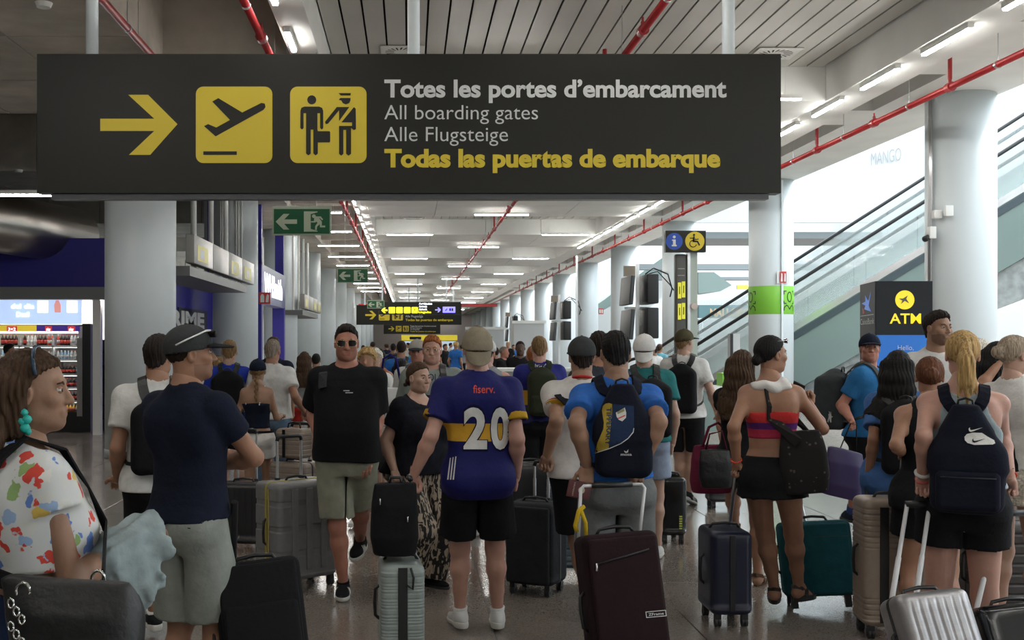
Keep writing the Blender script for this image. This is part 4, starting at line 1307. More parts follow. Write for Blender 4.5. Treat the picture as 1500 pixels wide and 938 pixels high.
def hair_geo(style, h):
    key = ('hair', style, h)
    if key in _cache: return _cache[key]
    long_ = style in ('long', 'pony', 'longwavy', 'halfup', 'plait')
    F_ = Field((-.16, -.24, -.46 if long_ else -.15), (.16, .13, .16), h)
    th = {'short': .005, 'buzz': .006, 'curly': .026, 'bob': .018, 'thick': .010}.get(style, .010)
    F_.add(p_ell((0, -.014, .032), (.074 + th, .096 + th, .087 + th)), .02)
    if style in ('short', 'thick'): F_.add(p_ell((0, .024, .090), (.050, .056, .030 if style == 'short' else .036)), .03)
    k0 = {'buzz': .012, 'bob': -.010, 'thick': .010, 'curly': -.004}.get(style, .017 if style == 'short' else .013)
    side = -.055 if style not in ('bob', 'curly') else -.09
    zb = -.085 if style not in ('short', 'buzz', 'thick') else -.035
    F_.clip(lambda X, Y, Z: np.maximum((HL * (Y + 0.15 * np.abs(X)) - Z + k0 - .004 + .004 * np.sin(95 * X + 40 * Y) + .003 * np.sin(210 * X)) * .74, np.maximum(zb - Z, -9)))
    if style in ('short', 'buzz', 'thick', 'bun', 'pony', 'plait', 'lowpony'):
        for s in (-1, 1): F_.sub(p_ell((s * .085, .004, -.012), (.028, .026, .034)), .01)
    if style in ('short', 'thick'):
        t2 = Field(F_.lo, F_.lo + h * (F_.n - 1), h)
        t2.add(p_ell((0, -.014, .028), (.0785, .1005, .092)), .02)
        t2.add(p_ell((0, -.035, -.05), (.058, .064, .06)), .03)
        t2.clip(lambda X, Y, Z: np.maximum(np.maximum(.86 * Y + .017 - Z - .10 * np.maximum(0, -Y), -.098 - Z), np.where(Z < -.012, Y + .028, -1)))
        for s in (-1, 1): t2.sub(p_ell((s * .085, .0, -.010), (.022, .023, .032)), .006)
        n_ = tuple(min(a, b) for a, b in zip(F_.G.shape, t2.G.shape)); sl = tuple(slice(0, q) for q in n_)
        F_.G[sl] = np.minimum(F_.G[sl], t2.G[sl])
    if style in ('long', 'longwavy', 'halfup'):
        w = .03 if style == 'longwavy' else .012
        for i, x in enumerate((-.075, -.05, -.025, 0, .025, .05, .075)):
            yb = -.055 - .035 * cos(x * 18)
            z = .02; px_, py_ = x, yb
            for j in range(5):
                nx = x * (1.0 + .12 * j) + w * .5 * sin(j * 1.9 + i * 2); ny = yb - .03 - .004 * j + w * .4 * cos(j * 2.1 + i); nz = z - .085
                F_.add(p_cone((px_, py_, z), (nx, ny, nz), .038 - .003 * j, .036 - .004 * j), .035)
                px_, py_, z = nx, ny, nz
        for s in (-1, 1):
            F_.add(p_cone((s * .074, -.02, .02), (s * .085, -.03, -.12), .022, .020), .02)
    if style == 'pony':
        F_.add(p_ell((0, -.115, .045), (.026, .03, .026)), .015)
        F_.add(p_cone((0, -.13, .04), (0, -.165, -.03), .028, .036), .02); F_.add(p_cone((0, -.165, -.03), (.01, -.16, -.15), .038, .030), .02); F_.add(p_cone((.01, -.16, -.15), (.005, -.15, -.25), .028, .008), .02)
        F_.add(p_cone((.02, -.16, -.05), (.045, -.15, -.20), .022, .006), .02); F_.add(p_cone((-.02, -.16, -.05), (-.035, -.15, -.22), .022, .006), .02)
    if style == 'lowpony':
        F_ .add(p_ell((0, -.115, -.03), (.032, .03, .035)), .02); 
    if style == 'bun':
        F_.add(p_ell((0, -.125, .02), (.042, .035, .040)), .015)
    if style == 'plait':
        for j in range(9):
            F_.add(p_ell((.008 * (-1) ** j, -.115 - .004 * min(j, 4), -.06 - .03 * j), (.022 - .0012 * j, .02, .02)), .006)
    am = {'curly': .008, 'longwavy': .004, 'bob': .004, 'short': .0034, 'thick': .004}.get(style, .0022)
    if style == 'curly': F_.disp(lambda X, Y, Z: am * np.sin(120 * X + 3 * np.sin(60 * Z)) * np.sin(110 * Z + 2 * np.sin(70 * Y)) + .003 * np.sin(200 * Y))
    elif h < .012: F_.disp(lambda X, Y, Z: am * np.sin(np.arctan2(X, -Y - .02) * 34 + 14 * Z + 2 * np.sin(30 * Z + 20 * X)) + .5 * am * np.sin(220 * X + 40 * Z))
    V, Q_ = F_.mesh(); _cache[key] = (V, Q_)
    return _cache[key]


def cap_geo(h, back=False):
    key = ('cap', h, back)
    if key in _cache: return _cache[key]
    F_ = Field((-.12, -.15, -.06), (.12, .13, .16), h)
    F_.add(p_ell((0, -.012, .034), (.090, .112, .100)), .02)
    if back: F_.add(p_ell((0, -.020, -.01), (.086, .104, .085)), .03); F_.clip(lambda X, Y, Z: (.018 + .30 * Y + .008 * np.cos(X * 30)) - Z)
    else: F_.clip(lambda X, Y, Z: (.012 + .10 * Y) - Z + .0)
    F_.sub(p_ell((0, -.012, .02), (.080, .102, .075)), .01)
    if back: F_.sub(p_ell((0, .125, .02), (.045, .06, .026)), .006)
    c = F_.mesh()
    if back:
        V = []; n1, n2 = 8, 16
        for ly in (0, .006):
            for i in range(n1 + 1):
                t = i / n1
                for j in range(n2 + 1):
                    az = radians(-56 + 112 * j / n2); e = cos(az) ** .7
                    V.append((.088 * sin(az) * (1.02 - .10 * t) * (1 + ly * 8), -.014 - (.112 + .018 * t * e + ly) * cos(az), .002 - .022 * cos(az) - .082 * t * e))
        m = (n1 + 1) * (n2 + 1); Q_ = []
        for i in range(n1):
            for j in range(n2):
                a = i * (n2 + 1) + j; q = [a, a + 1, a + n2 + 2, a + n2 + 1]; Q_.append(q); Q_.append([v + m for v in q[::-1]])
        for j in range(n2): a = n1 * (n2 + 1) + j; Q_.append([a, a + 1, a + 1 + m, a + m])
        _cache[key] = (c, (np.array(V), np.array(Q_)))
        return _cache[key]
    B_ = Field((-.12, .02, -.02), (.12, .22, .10), h * .8)
    B_.add(p_ell((0, .09, .035), (.082, .105, .10)), .01)
    B_.clip(lambda X, Y, Z: np.abs(Z - .038 + 2.2 * X * X + .9 * (Y - .09) ** 2 + .10 * (Y - .09)) - .005)
    B_.clip(lambda X, Y, Z: .065 - Y)
    b = B_.mesh()
    _cache[key] = (c, b)
    return _cache[key]


# ---------------------------------------------------------------- hands (wrist at origin, fingers to +X, palm faces -Z, thumb to +Y)
def hand_geo(pose, h):
    key = ('hand', pose, h)
    if key in _cache: return _cache[key]
    F_ = Field((-.06, -.07, -.085), (.21, .10, .05), h)
    F_.add(p_cone((-.05, 0, 0), (.012, 0, 0), .026, .024), .02)
    F_.add(p_box((.048, 0, -.002), (.046, .040, .014), .013), .022)
    curl = {'relax': (.35, .45, .3), 'grip': (1.15, 1.45, .9), 'flat': (.08, .1, .1), 'point': (.2, .2, .2)}[pose]
    for i, (y, L, r) in enumerate(((.031, .072, .0088), (.0105, .080, .0090), (-.0105, .075, .0086), (-.031, .060, .0078))):
        p = Vector((.088 - abs(i - 1.2) * .004, y, 0)); a = 0.0; sp = (y * .9 if pose != 'grip' else 0)
        for j, f in enumerate((.46, .30, .24)):
            a += curl[j] * (1 + .08 * i)
            q = p + Vector((cos(a) * L * f, sp * L * f * 1.2, -sin(a) * L * f))
            F_.add(p_cone(p, q, r * (1 - .07 * j), r * (.95 - .09 * j)), .004 if j else .008); p = q
    if pose == 'grip': T = [(.02, .030, -.006), (.055, .046, -.022), (.078, .036, -.042), (.086, .016, -.050)]
    else: T = [(.015, .026, -.004), (.045, .052, -.014), (.072, .066, -.022), (.094, .070, -.028)]
    for j in range(3): F_.add(p_cone(T[j], T[j + 1], (.0145, .0115, .0098)[j], (.0115, .0098, .0085)[j]), .010)
    _cache[key] = F_.mesh()
    return _cache[key]


def shoe_geo(style, h=.006):
    """ankle joint at (0,0,.08); toe to +Y; ground z=0"""
    key = ('shoe', style, h)
    if key in _cache: return _cache[key]
    F_ = Field((-.07, -.12, -.01), (.07, .24, .16), h)
    F_.add(p_ell((0, -.02, .045), (.040, .062, .05)), .03)
    F_.add(p_ell((0, .10, .035), (.047, .095, .038)), .04)
    F_.add(p_cone((0, -.01, .06), (0, .0, .10), .040, .041), .03)
    F_.add(p_cone((0, .03, .07), (0, .11, .045), .032, .03), .03)
    F_.clip(lambda X, Y, Z: np.maximum(.018 - Z, Z - .098 + .25 * (Y + .02)))
    F_.sub(p_cone((0, 0, .09), (0, 0, .16), .032, .03), .006)
    up = F_.mesh()
    S_ = Field((-.07, -.12, -.01), (.07, .24, .05), h)
    S_.add(p_ell((0, -.02, .02), (.044, .072, .06)), .03); S_.add(p_ell((0, .10, .02), (.052, .105, .06)), .03)
    S_.clip(lambda X, Y, Z: np.maximum(-Z, Z - .026 - .012 * (Y < 0)))
    so = S_.mesh()
    _cache[key] = (up, so)
    return _cache[key]


def foot_field(F_, a, R, bare=True):
    """bare foot below an ankle a; R maps foot frame to body frame"""
    q = lambda x, y, z: A3(a) + A3(R @ Vector((x, y, z - .08)))
    F_.add(p_cone(q(0, -.025, .035), q(0, .02, .07), .030, .032), .02)
    F_.add(p_cone(q(0, 0, .05), q(0, .13, .022), .034, .020), .03)
    F_.add(p_cone(q(-.02, .10, .02), q(.02, .10, .02), .019, .019), .02)
    for i, x in enumerate((-.03, -.014, .0, .014, .030)):
        F_.add(p_cone(q(x * .9, .13, .016), q(x, .185 - .006 * abs(i - 1), .013), .010, .009), .006)


# ---------------------------------------------------------------- skin and hair materials
SKINS = {'fair': (.44, .27, .20), 'pink': (.47, .26, .20), 'tan': (.33, .17, .105), 'olive': (.30, .17, .11), 'dark': (.09, .05, .035), 'red': (.40, .175, .12)}


def skin(k):
    m = mat('skin_' + k, SKINS[k], .52, var=.09, vscale=16, bump=.08, bscale=90, spec=.4)
    return m


HAIRS = {'brown': (.055, .030, .016), 'dark': (.016, .010, .008), 'black': (.008, .007, .007), 'blond': (.42, .27, .11), 'white': (.62, .58, .50), 'grey': (.22, .18, .14), 'ginger': (.30, .10, .03), 'sandy': (.20, .12, .055), 'auburn': (.11, .040, .018), 'ash': (.34, .27, .20)}


def hairmat(k):
    n = 'hair_' + k
    if n in MATS: return MATS[n]
    m, N, L, B = newmat(n)
    tc = N.new('ShaderNodeTexCoord'); mp = N.new('ShaderNodeMapping'); mp.inputs['Scale'].default_value = (60, 60, 3)
    L.new(tc.outputs['Object'], mp.inputs[0])
    t = N.new('ShaderNodeTexNoise'); t.inputs['Scale'].default_value = 2.2; t.inputs['Detail'].default_value = 3; L.new(mp.outputs[0], t.inputs['Vector'])
    r = N.new('ShaderNodeValToRGB'); c = HAIRS[k]
    r.color_ramp.elements[0].position = .3; r.color_ramp.elements[0].color = (c[0] * .45, c[1] * .45, c[2] * .45, 1)
    r.color_ramp.elements[1].position = .7; r.color_ramp.elements[1].color = (min(1, c[0] * 1.5), min(1, c[1] * 1.5), min(1, c[2] * 1.5), 1)
    L.new(t.outputs['Fac'], r.inputs[0]); L.new(r.outputs[0], B.inputs['Base Color'])
    B.inputs['Roughness'].default_value = .68; B.inputs['Specular IOR Level'].default_value = .22
    b = N.new('ShaderNodeBump'); b.inputs['Strength'].default_value = .5; b.inputs['Distance'].default_value = .004
    L.new(t.outputs['Fac'], b.inputs['Height']); L.new(b.outputs[0], B.inputs['Normal'])
    MATS[n] = m
    return m


M_eye = mat('eye_white', (.7, .68, .64), .2); M_iris = mat('eye_iris', (.05, .035, .02), .15)


def ik(a, t, l1, l2, hint):
    a = Vector(a); t = Vector(t); d = t - a; L = d.length
    mx = (l1 + l2) * .998
    if L > mx: t = a + d * (mx / L); d = t - a; L = mx
    u = d / L
    h = Vector(hint); h = h - u * h.dot(u)
    if h.length < 1e-5: h = u.orthogonal()
    h.normalize()
    x = (l1 * l1 - l2 * l2 + L * L) / (2 * L)
    y = sqrt(max(l1 * l1 - x * x, 0))
    return a + u * x + h * y, t


def frame(x, zhint):
    x = Vector(x).normalized(); z = Vector(zhint); z = z - x * z.dot(x)
    z = z.normalized() if z.length > 1e-5 else x.orthogonal().normalized()
    y = z.cross(x)
    return Matrix((x, y, z)).transposed()


MALE = [(.80, .100, .085, 0), (.86, .148, .112, -.012), (.93, .158, .118, -.012), (1.0, .150, .108, 0), (1.08, .144, .100, .004), (1.17, .152, .105, .006), (1.28, .170, .115, .0), (1.36, .180, .115, -.008), (1.42, .160, .096, -.014), (1.465, .10, .072, -.018), (1.49, .06, .06, -.02)]
FEM = [(.80, .110, .090, 0), (.86, .165, .122, -.014), (.93, .176, .126, -.014), (1.0, .155, .106, 0), (1.08, .126, .090, .006), (1.17, .130, .094, .006), (1.28, .148, .108, .004), (1.36, .155, .104, -.006), (1.42, .142, .088, -.014), (1.465, .088, .066, -.018), (1.49, .052, .055, -.02)]


class Person:
    """local frame: feet on z=0, looks to +Y (away from the camera), right side +X; rotated by yaw about z"""

    def __init__(s, label, px, d, H, yaw=0, sex='m', w=1.0, belly=0.0, bust=0.0, sk='fair', hair=('short', 'brown'), head=(0, 0), tilt=0,
                 arms=None, legs=None, res=None, group=None, face=False, beard=None, lips=True, cap=None, sho=1.0, py=None, twist=0, lean=(0, 0), hs=None, jaw=1.0, legw=1.0, armw=1.0):
        s.label = label; s.H = H; s.sc = H / 1.75; s.sex = sex; s.d = d
        s.res = res or (.009 if d < 5.5 else .010 if d < 9 else .014 if d < 14 else .022)
        s.root = thing('person', label, 'person', ((px - 600) * d / F, d, 0), radians(yaw), group)
        s.M = Matrix.Translation(s.root.location) @ Matrix.Rotation(radians(yaw), 4, 'Z'); s.Mi = s.M.inverted()
        s.w = w; k = s.sc
        base = MALE if sex == 'm' else FEM
        s.lean = lean
        s.prof = []
        for z, a, b, yc in base:
            zz = z * k; f = 1.0
            if 1.0 <= z <= 1.3: f = 1
            ww = w * k * (1 if z < 1.45 else 1 / sqrt(w))
            bl = belly * math.exp(-((z - 1.10) / .13) ** 2)
            L_ = max(0, (z - .95) / .55)
            s.prof.append((zz, a * ww + bl * .6, b * ww + bl * .6, yc * k + bl * .5 + lean[1] * L_, lean[0] * L_))
        s.belly = belly; s.th = .080 if sex == 'm' else .088
        sw = (.163 if sex == 'm' else .142) * sho * k * (0.6 + .4 * w)
        top = Vector((lean[0], lean[1], 0))
        tw = Matrix.Rotation(radians(twist), 3, 'Z')
        s.shR = tw @ Vector((sw, -.012 * k, 1.405 * k)) + top; s.shL = tw @ Vector((-sw, -.012 * k, 1.405 * k)) + top
        s.hipR = Vector((.088 * k * (.5 + .5 * w), 0, .90 * k)); s.hipL = Vector((-s.hipR.x, 0, s.hipR.z))
        s.lu = .285 * k; s.lf = .255 * k; s.lt = .43 * k; s.lc = .40 * k
        s.hs = hs or ((.97 if sex == 'm' else .93) * (.5 + .5 * k))
        s.head0 = Vector((0, .012, 0)) + top * 1.12; s.head0.z = H - .118 * s.hs
        s.Rh = Matrix.Rotation(radians(head[0]), 3, 'Z') @ Matrix.Rotation(radians(head[1]), 3, 'X') @ Matrix.Rotation(radians(tilt), 3, 'Y')
        s.sk = skin(sk); s.skn = sk; s.parts = {}; s.bvh = None
        s.armw = armw; s.legw = legw; s.bust = bust; s.jaw = jaw
        # arms: per side dict(wrist=(px,py,dd) or local vec, hint, pose, palm)
        s.arm = {}
        arms = arms or {}
        for sd, sh in (('R', s.shR), ('L', s.shL)):
            g = 1 if sd == 'R' else -1
            A = dict(arms.get(sd, {}))
            if 'w' in A: wr = s.loc(P(A['w'][0], A['w'][1], d + A['w'][2]))
            elif 'l' in A: wr = Vector(A['l'])
            else: wr = sh + Vector((g * .055, .03, -.50 * k))
            hint = Vector(A.get('hint', (g * .35, -1, 0)))
            el, wr = ik(sh, wr, s.lu, s.lf, hint)
            if 'e' in A:
                # of all the bends the arm allows, take the one seen nearest to that place, elbow rather behind the body
                ax_ = (wr - sh).normalized(); best = None; bk = A.get('back', 4.0)
                for q in range(48):
                    e_ = sh + Matrix.Rotation(2 * pi * q / 48, 3, ax_) @ (el - sh); wv = s.M @ e_
                    u_, v_ = 600 + F * wv.x / wv.y, 502 + F * (CAM_H - wv.z) / wv.y
                    ex = s.loc(P(A['e'][0], A['e'][1], wv.y))
                    c_ = hypot(u_ - A['e'][0], v_ - A['e'][1]) * wv.y / F * 20 + bk * (e_.y - sh.y) + (2.0 if abs(e_.x) < .12 else 0)
                    if best is None or c_ < best[0]: best = (c_, e_)
                el = best[1]
            fd = Vector(A['dir']) if 'dir' in A else (wr - el).normalized()
            palm = Vector(A.get('palm', (-g, 0.2, 0)))
            s.arm[sd] = (sh, el, wr, fd, palm, A.get('pose', 'relax'), g)
        s.leg = {}
        legs = legs or {}
        for sd, hp in (('R', s.hipR), ('L', s.hipL)):
            g = 1 if sd == 'R' else -1
            Lg = dict(legs.get(sd, {}))
            if 'f' in Lg:
                fx, fpy = Lg['f']; dd = CAM_H * F / (fpy - 502); an = s.loc(P(fx, fpy, dd)); an.z = .08
            else: an = Vector(Lg.get('l', (g * .10, 0.0, .08)))
            an.z = .08 * (.6 + .4 * k) + Lg.get('lift', 0)
            kn, an = ik(hp, an, s.lt, s.lc, Vector(Lg.get('hint', (g * .08, 1, 0))))
            Rf = Matrix.Rotation(radians(Lg.get('yaw', -g * 8)), 3, 'Z') @ Matrix.Rotation(radians(Lg.get('pitch', 0)), 3, 'X')
            s.leg[sd] = (hp, kn, an, Rf)
        s.bare = False
        s.cfg = dict(hair=hair, face=face, beard=beard, lips=lips, cap=cap)

    def loc(s, w): return s.Mi @ Vector(w)

    def P(s, px, py, dd=0):
        """place on the person's own depth, in local coordinates"""
        return s.loc(P(px, py, s.d + dd))

    def bounds(s, pad=.12):
        pts = [s.shR, s.shL] + [q for a in s.arm.values() for q in a[:3]] + [q for a in s.leg.values() for q in a[:3]]
        lo = np.min([A3(p) for p in pts], 0) - pad - .02; hi = np.max([A3(p) for p in pts], 0) + pad
        R = max(p[1] for p in s.prof) + .03; Rb = max(p[2] + abs(p[3]) for p in s.prof) + .05
        lo = np.minimum(lo, [-R, -Rb, 0]); hi = np.maximum(hi, [R, Rb, 1.6 * s.sc]); lo[2] = -.02
        return lo, hi

    def torso(s, F_, off=0.0, k=.03, z0=None, z1=None, flare=0.0):
        pr = []
        zs = sorted(set([p[0] for p in s.prof] + ([z0] if z0 else []) + ([z1] if z1 else [])))
        pa = np.array(s.prof)
        for z in zs:
            if z0 is not None and z < z0 - 1e-6: continue
            if z1 is not None and z > z1 + 1e-6: continue
            v = [np.interp(z, pa[:, 0], pa[:, j]) for j in range(5)]
            fl = flare * max(0, 1 - (z - (z0 or 0)) / (.35 * s.sc))
            pr.append((z, v[1] + off + fl, v[2] + off + fl, v[3], v[4]))
        if pr[0][0] > .70 and z0 is not None and z0 < pr[0][0]: pr.insert(0, (z0,) + tuple(pr[0][1:]))
        F_.add(p_prof(pr, 2.3), k)

    def limbs(s, F_, which, off=0.0, k=.03):
        sc = s.sc; aw = s.armw * (.8 + .2 * s.w) * (1 if s.sex == 'm' else .86)
        if 'arm' in which:
            for sh, el, wr, fd, palm, pose, g in s.arm.values():
                F_.add(p_ell(sh, [.055 * sc * aw + off] * 3), k)
                F_.add(p_cone(sh, el, .047 * sc * aw + off, .040 * sc * aw + off), k)
                mid = el.lerp(wr, .28)
                F_.add(p_cone(el, mid, .040 * sc * aw + off, .043 * sc * aw + off), .02)
                F_.add(p_cone(mid, wr, .042 * sc * aw + off, .0265 * sc * (.5 + .5 * aw) + off), .02)

    def body(s):
        h = s.res; lo, hi = s.bounds(); F_ = Field(lo, hi, h); sc = s.sc
        s.torso(F_, 0)
        lw = s.legw * (.75 + .25 * s.w)
        for hp, kn, an, Rf in s.leg.values():
            F_.add(p_cone(hp, kn, s.th * sc * lw, .056 * sc * lw), .035)
            F_.add(p_ell(kn + Vector((0, .008, 0)), (.052 * sc * lw, .055 * sc * lw, .06 * sc)), .02)
            m = kn.lerp(an, .30) + Vector((0, -.012, 0)); m2 = kn.lerp(an, .65)
            F_.add(p_cone(kn, m, .049 * sc * lw, .056 * sc * lw), .025)
            F_.add(p_cone(m, m2, .054 * sc * lw, .040 * sc * lw), .025)
            F_.add(p_cone(m2, an, .040 * sc * lw, .032 * sc), .02)
            if s.bare: foot_field(F_, an, Rf)
        s.limbs(F_, 'arm')
        for sh in (s.shR, s.shL):
            n = Vector((s.head0.x * .8, -.022 + s.head0.y * .6, 1.50 * sc)); F_.add(p_cone(n, sh.lerp(n, .28) + Vector((0, 0, -.012)), .040 * sc, .042 * sc), .04)
            if s.sex == 'm' or True: F_.add(p_ell((sh.x * .55 + s.prof[-1][4] * .4, -.075 * sc * s.w + sh.y * .3, 1.33 * sc), (.07 * sc, .045 * sc, .10 * sc)), .05)
        for g in (-1, 1):
            F_.add(p_ell((g * .075 * sc * s.w, -.075 * sc * s.w, .90 * sc), (.078 * sc * s.w, .065 * sc * s.w, .075 * sc)), .04)
            if s.sex == 'f': F_.add(p_ell((g * .07 * sc * s.w + s.lean[0] * .6, .085 * sc * s.w + s.lean[1] * .6, 1.25 * sc), (.058 * sc * (s.w + s.bust), .055 * sc * (s.w + s.bust), .058 * sc)), .03)
        # neck
        F_.add(p_cone(Vector((s.prof[-1][4], -.02, 1.45 * sc)), s.head0 + s.Rh @ Vector((0, -.03, -.10)) * s.hs, (.058 if s.sex == 'm' else .048) * sc, (.057 if s.sex == 'm' else .046) * sc), .03)
        V, Q_ = F_.mesh(); VV = [V]; QQ = [Q_]; MI = [np.zeros(len(Q_), int)]; n = len(V)
        hv, hq, hm, bd = head_geo(.0038 if s.cfg['face'] and s.d < 11 else .0055 if s.d < 6 else .0065 if s.d < 10.5 else .012 if s.d < 20 else .018, s.sex, s.jaw)
        R = np.array(s.Rh)
        VV.append((hv * s.hs) @ R.T + A3(s.head0)); QQ.append(hq + n); n += len(hv)
        hm = hm.copy() if s.d < 14 else np.zeros(len(hq), int)
        if s.cfg['beard']: hm[bd & (hm == 0)] = 2
        MI.append(hm)
        hh = .0034 if s.d < 8.6 else .0055 if s.d < 14 else .012
        for sh, el, wr, fd, palm, pose, g in s.arm.values():
            gv, gq = hand_geo(pose, hh)
            Rm = np.array(frame(fd, -palm)); gv = gv.copy(); sc_ = (.93 if s.sex == 'm' else .85) * (.4 + .6 * sc)
            # thumb side: right hand +Y when palm faces -Z and fingers +X
            y = np.cross(np.array(Rm)[:, 2], np.array(Rm)[:, 0])
            fl = 1
            # a right hand with fingers down and palm towards the thigh has its thumb forward (+Y local)
            want = s.thumb(g, fd, palm)
            if float(A3(want) @ y) < 0: gv[:, 1] *= -1; gq = gq[:, ::-1]
            VV.append((gv * sc_) @ Rm.T + A3(wr)); QQ.append(gq + n); MI.append(np.zeros(len(gq), int)); n += len(gv)
        mats_ = [s.sk, mat('lips_' + s.skn, tuple(c * f for c, f in zip(SKINS[s.skn], (.92, .68, .68))), .45), mat('stubble_' + s.skn + str(s.cfg['beard']), tuple(c * (s.cfg['beard'] or .6) for c in SKINS[s.skn]), .7)]
        o = mesh_np('body', np.concatenate(VV), np.concatenate(QQ), mats_, s.root, True, np.concatenate(MI))
        s.parts['body'] = o
        return o

    def thumb(s, g, fd, palm):
        # anatomical: right hand: thumb = fingers x palm-normal ; left hand mirrored
        t = Vector(fd).cross(Vector(palm))
        return t * (1 if g > 0 else -1) if t.length > 1e-6 else Vector((0, 1, 0))

    def face(s):
        f = s.cfg
        if f['face']:
            for g in (-1, 1):
                b = MB(); c = Vector((g * .031, .077, .004)); b.lathe([(.0001, -.0115), (.006, -.0098), (.0102, -.0055), (.0115, 0), (.0102, .0055), (.006, .0098), (.0001, .0115)], (0, 0, 0), 12)
                b.v = [tuple(s.head0 + s.Rh @ ((Vector(v) + c) * s.hs)) for v in b.v]
                e = b.build('eye', M_eye, s.root)
                b = MB(); c2 = c + Vector((0, .0098, -.001)); b.cyl(s.head0 + s.Rh @ (c2 * s.hs), s.head0 + s.Rh @ ((c2 + Vector((0, .0028, 0))) * s.hs), .0062, .0045, 12); b.build('iris', M_iris, e)
                b = MB()
                for lo_, hi_ in ((14, 100), (-100, -20)):
                    V = []; n1, n2 = 6, 10
                    for i in range(n1 + 1):
                        el = radians(lo_ + (hi_ - lo_) * i / n1)
                        for j in range(n2 + 1):
                            az = radians(-75 + 150 * j / n2); rr = .0128
                            V.append(tuple(s.head0 + s.Rh @ ((c + Vector((rr * sin(az), rr * cos(az) * cos(el), rr * sin(el) * (.35 + .65 * cos(az))))) * s.hs)))
                    b.raw(V, [(i * (n2 + 1) + j, i * (n2 + 1) + j + 1, (i + 1) * (n2 + 1) + j + 1, (i + 1) * (n2 + 1) + j) for i in range(n1) for j in range(n2)], 0, True)
                b.build('eyelids', s.sk, e)
                b = MB(); b.tube([s.head0 + s.Rh @ (Vector((g * x, y, z)) * s.hs) for x, y, z in ((.013, .088, .020), (.028, .089, .026), (.046, .078, .022))], [.003, .0038, .002], 6)
                b.build('eyebrow', hairmat(f['hair'][1] if f['hair'] and f['hair'][1] in ('dark', 'black', 'brown', 'ginger') else 'brown'), s.root)

    def place(s, V, scale=None): return (np.asarray(V) * s.hs) @ np.array(s.Rh).T + A3(s.head0)

    def hair(s):
        f = s.cfg; back_ = f['cap'][2] if f['cap'] and len(f['cap']) > 2 else 0
        hh = .006 if s.d < 10.5 else .009 if s.d < 16 else .014
        if f['hair']:
            V, Q_ = hair_geo(f['hair'][0], hh)
            V = s.place(V)
            if f['hair'][0] in ('long', 'longwavy', 'pony', 'plait') and s.bvh:
                # loose length lies on the back instead of sinking into it
                for bv_ in (s.bvh, BVHTree.FromPolygons([v.co[:] for v in s.parts['body'].data.vertices], [tuple(q.vertices) for q in s.parts['body'].data.polygons])):
                    for i in np.nonzero(V[:, 2] < s.head0.z - .10)[0]:
                        v = Vector(V[i]); r = bv_.find_nearest(v, .12)
                        if r[0] is not None:
                            dd_ = (v - r[0]).dot(r[1])
                            if dd_ < .006: V[i] = A3(r[0] + r[1] * (.006 + .25 * max(0, .02 - abs(dd_))))
            if f['cap']:
                c = ((V - A3(s.head0)) @ np.array(s.Rh)) / s.hs
                lim = (.014 + .10 * c[:, 1]) if back_ <= 90 else (.014 + .30 * c[:, 1])
                hi = c[:, 2] > lim
                # tuck the hair under the cap
                r = c.copy(); ctr = np.array([0, -.012, .02]); r = ctr + (c - ctr) * .86
                c = np.where(hi[:, None], r, c)
                V = s.place(c)
            s.parts['hair'] = mesh_np('hair', V, Q_, hairmat(f['hair'][1]), s.root)
        if f['cap']:
            m, mb, back = f['cap'][0], f['cap'][1], (f['cap'][2] if len(f['cap']) > 2 else 0)
            (cv, cq), (bv, bq) = cap_geo(.006 if s.d < 9 else .009, back > 90)
            Rb = np.array(Matrix.Rotation(radians(back), 3, 'Z'))
            if back <= 90: cv = cv @ Rb.T; bv = bv @ Rb.T
            o = mesh_np('cap', s.place(cv), cq, m, s.root); s.parts['cap'] = o
            mesh_np('cap_brim', s.place(bv), bq, mb, o)
            b = MB(); c = Vector(s.place([(0, -.012, .134)])[0]); b.rbox(tuple(c), (.014, .014, .008), .004, 2); b.build('cap_button', m, o)

    # ------------------------------------------------ clothes
    def top(s, m, name='shirt', off=.018, hem=.88, sleeve=.62, soff=.016, neck=.070, neckz=1.515, flare=.026, wr=.0035, neckdrop=0, strap=None, z1=None, arm_cut=None, seed=None, lower_sleeve=False):
        sc = s.sc; lo, hi = s.bounds(.10); lo[2] = hem * sc - .05; hi[2] = 1.56 * sc
        F_ = Field(lo, hi, s.res)
        s.torso(F_, off, .03, z0=hem * sc - .03 if hem * sc > s.prof[0][0] else s.prof[0][0], z1=z1 and z1 * sc, flare=flare)
        for g in (-1, 1):
            F_.add(p_ell((g * .075 * sc * s.w, -.070 * sc * s.w, .90 * sc), (.080 * sc * s.w + off, .065 * sc * s.w + off * .6, .08 * sc)), .05)
            if s.sex == 'f': F_.add(p_ell((g * .07 * sc * s.w + s.lean[0] * .6, .085 * sc * s.w + s.lean[1] * .6, 1.25 * sc), [.058 * sc * (s.w + s.bust) + off * .8] * 3), .04)
        aw = s.armw * (.8 + .2 * s.w) * (1 if s.sex == 'm' else .86)
        if hem < .93:
            lw = s.legw * (.75 + .25 * s.w)
            for hp, kn, an, Rf in s.leg.values(): F_.add(p_cone(hp + Vector((0, 0, .05)), hp.lerp(kn, .3), s.th * sc * lw + off + .012, s.th * sc * lw + off + .012), .04)
            for g in (-1, 1): F_.add(p_ell((g * .075 * sc * s.w, -.075 * sc * s.w, .90 * sc), (.080 * sc * s.w + off + .01, .066 * sc * s.w + off + .014, .09 * sc)), .05)
        if z1 is not None and z1 > 1.2:
            for sh in (s.shR, s.shL): F_.add(p_ell((sh.x * .55 + s.prof[-1][4] * .4, -.075 * sc * s.w + sh.y * .3, 1.33 * sc), (.07 * sc + off * .7, .045 * sc + off * .9, .10 * sc)), .05)
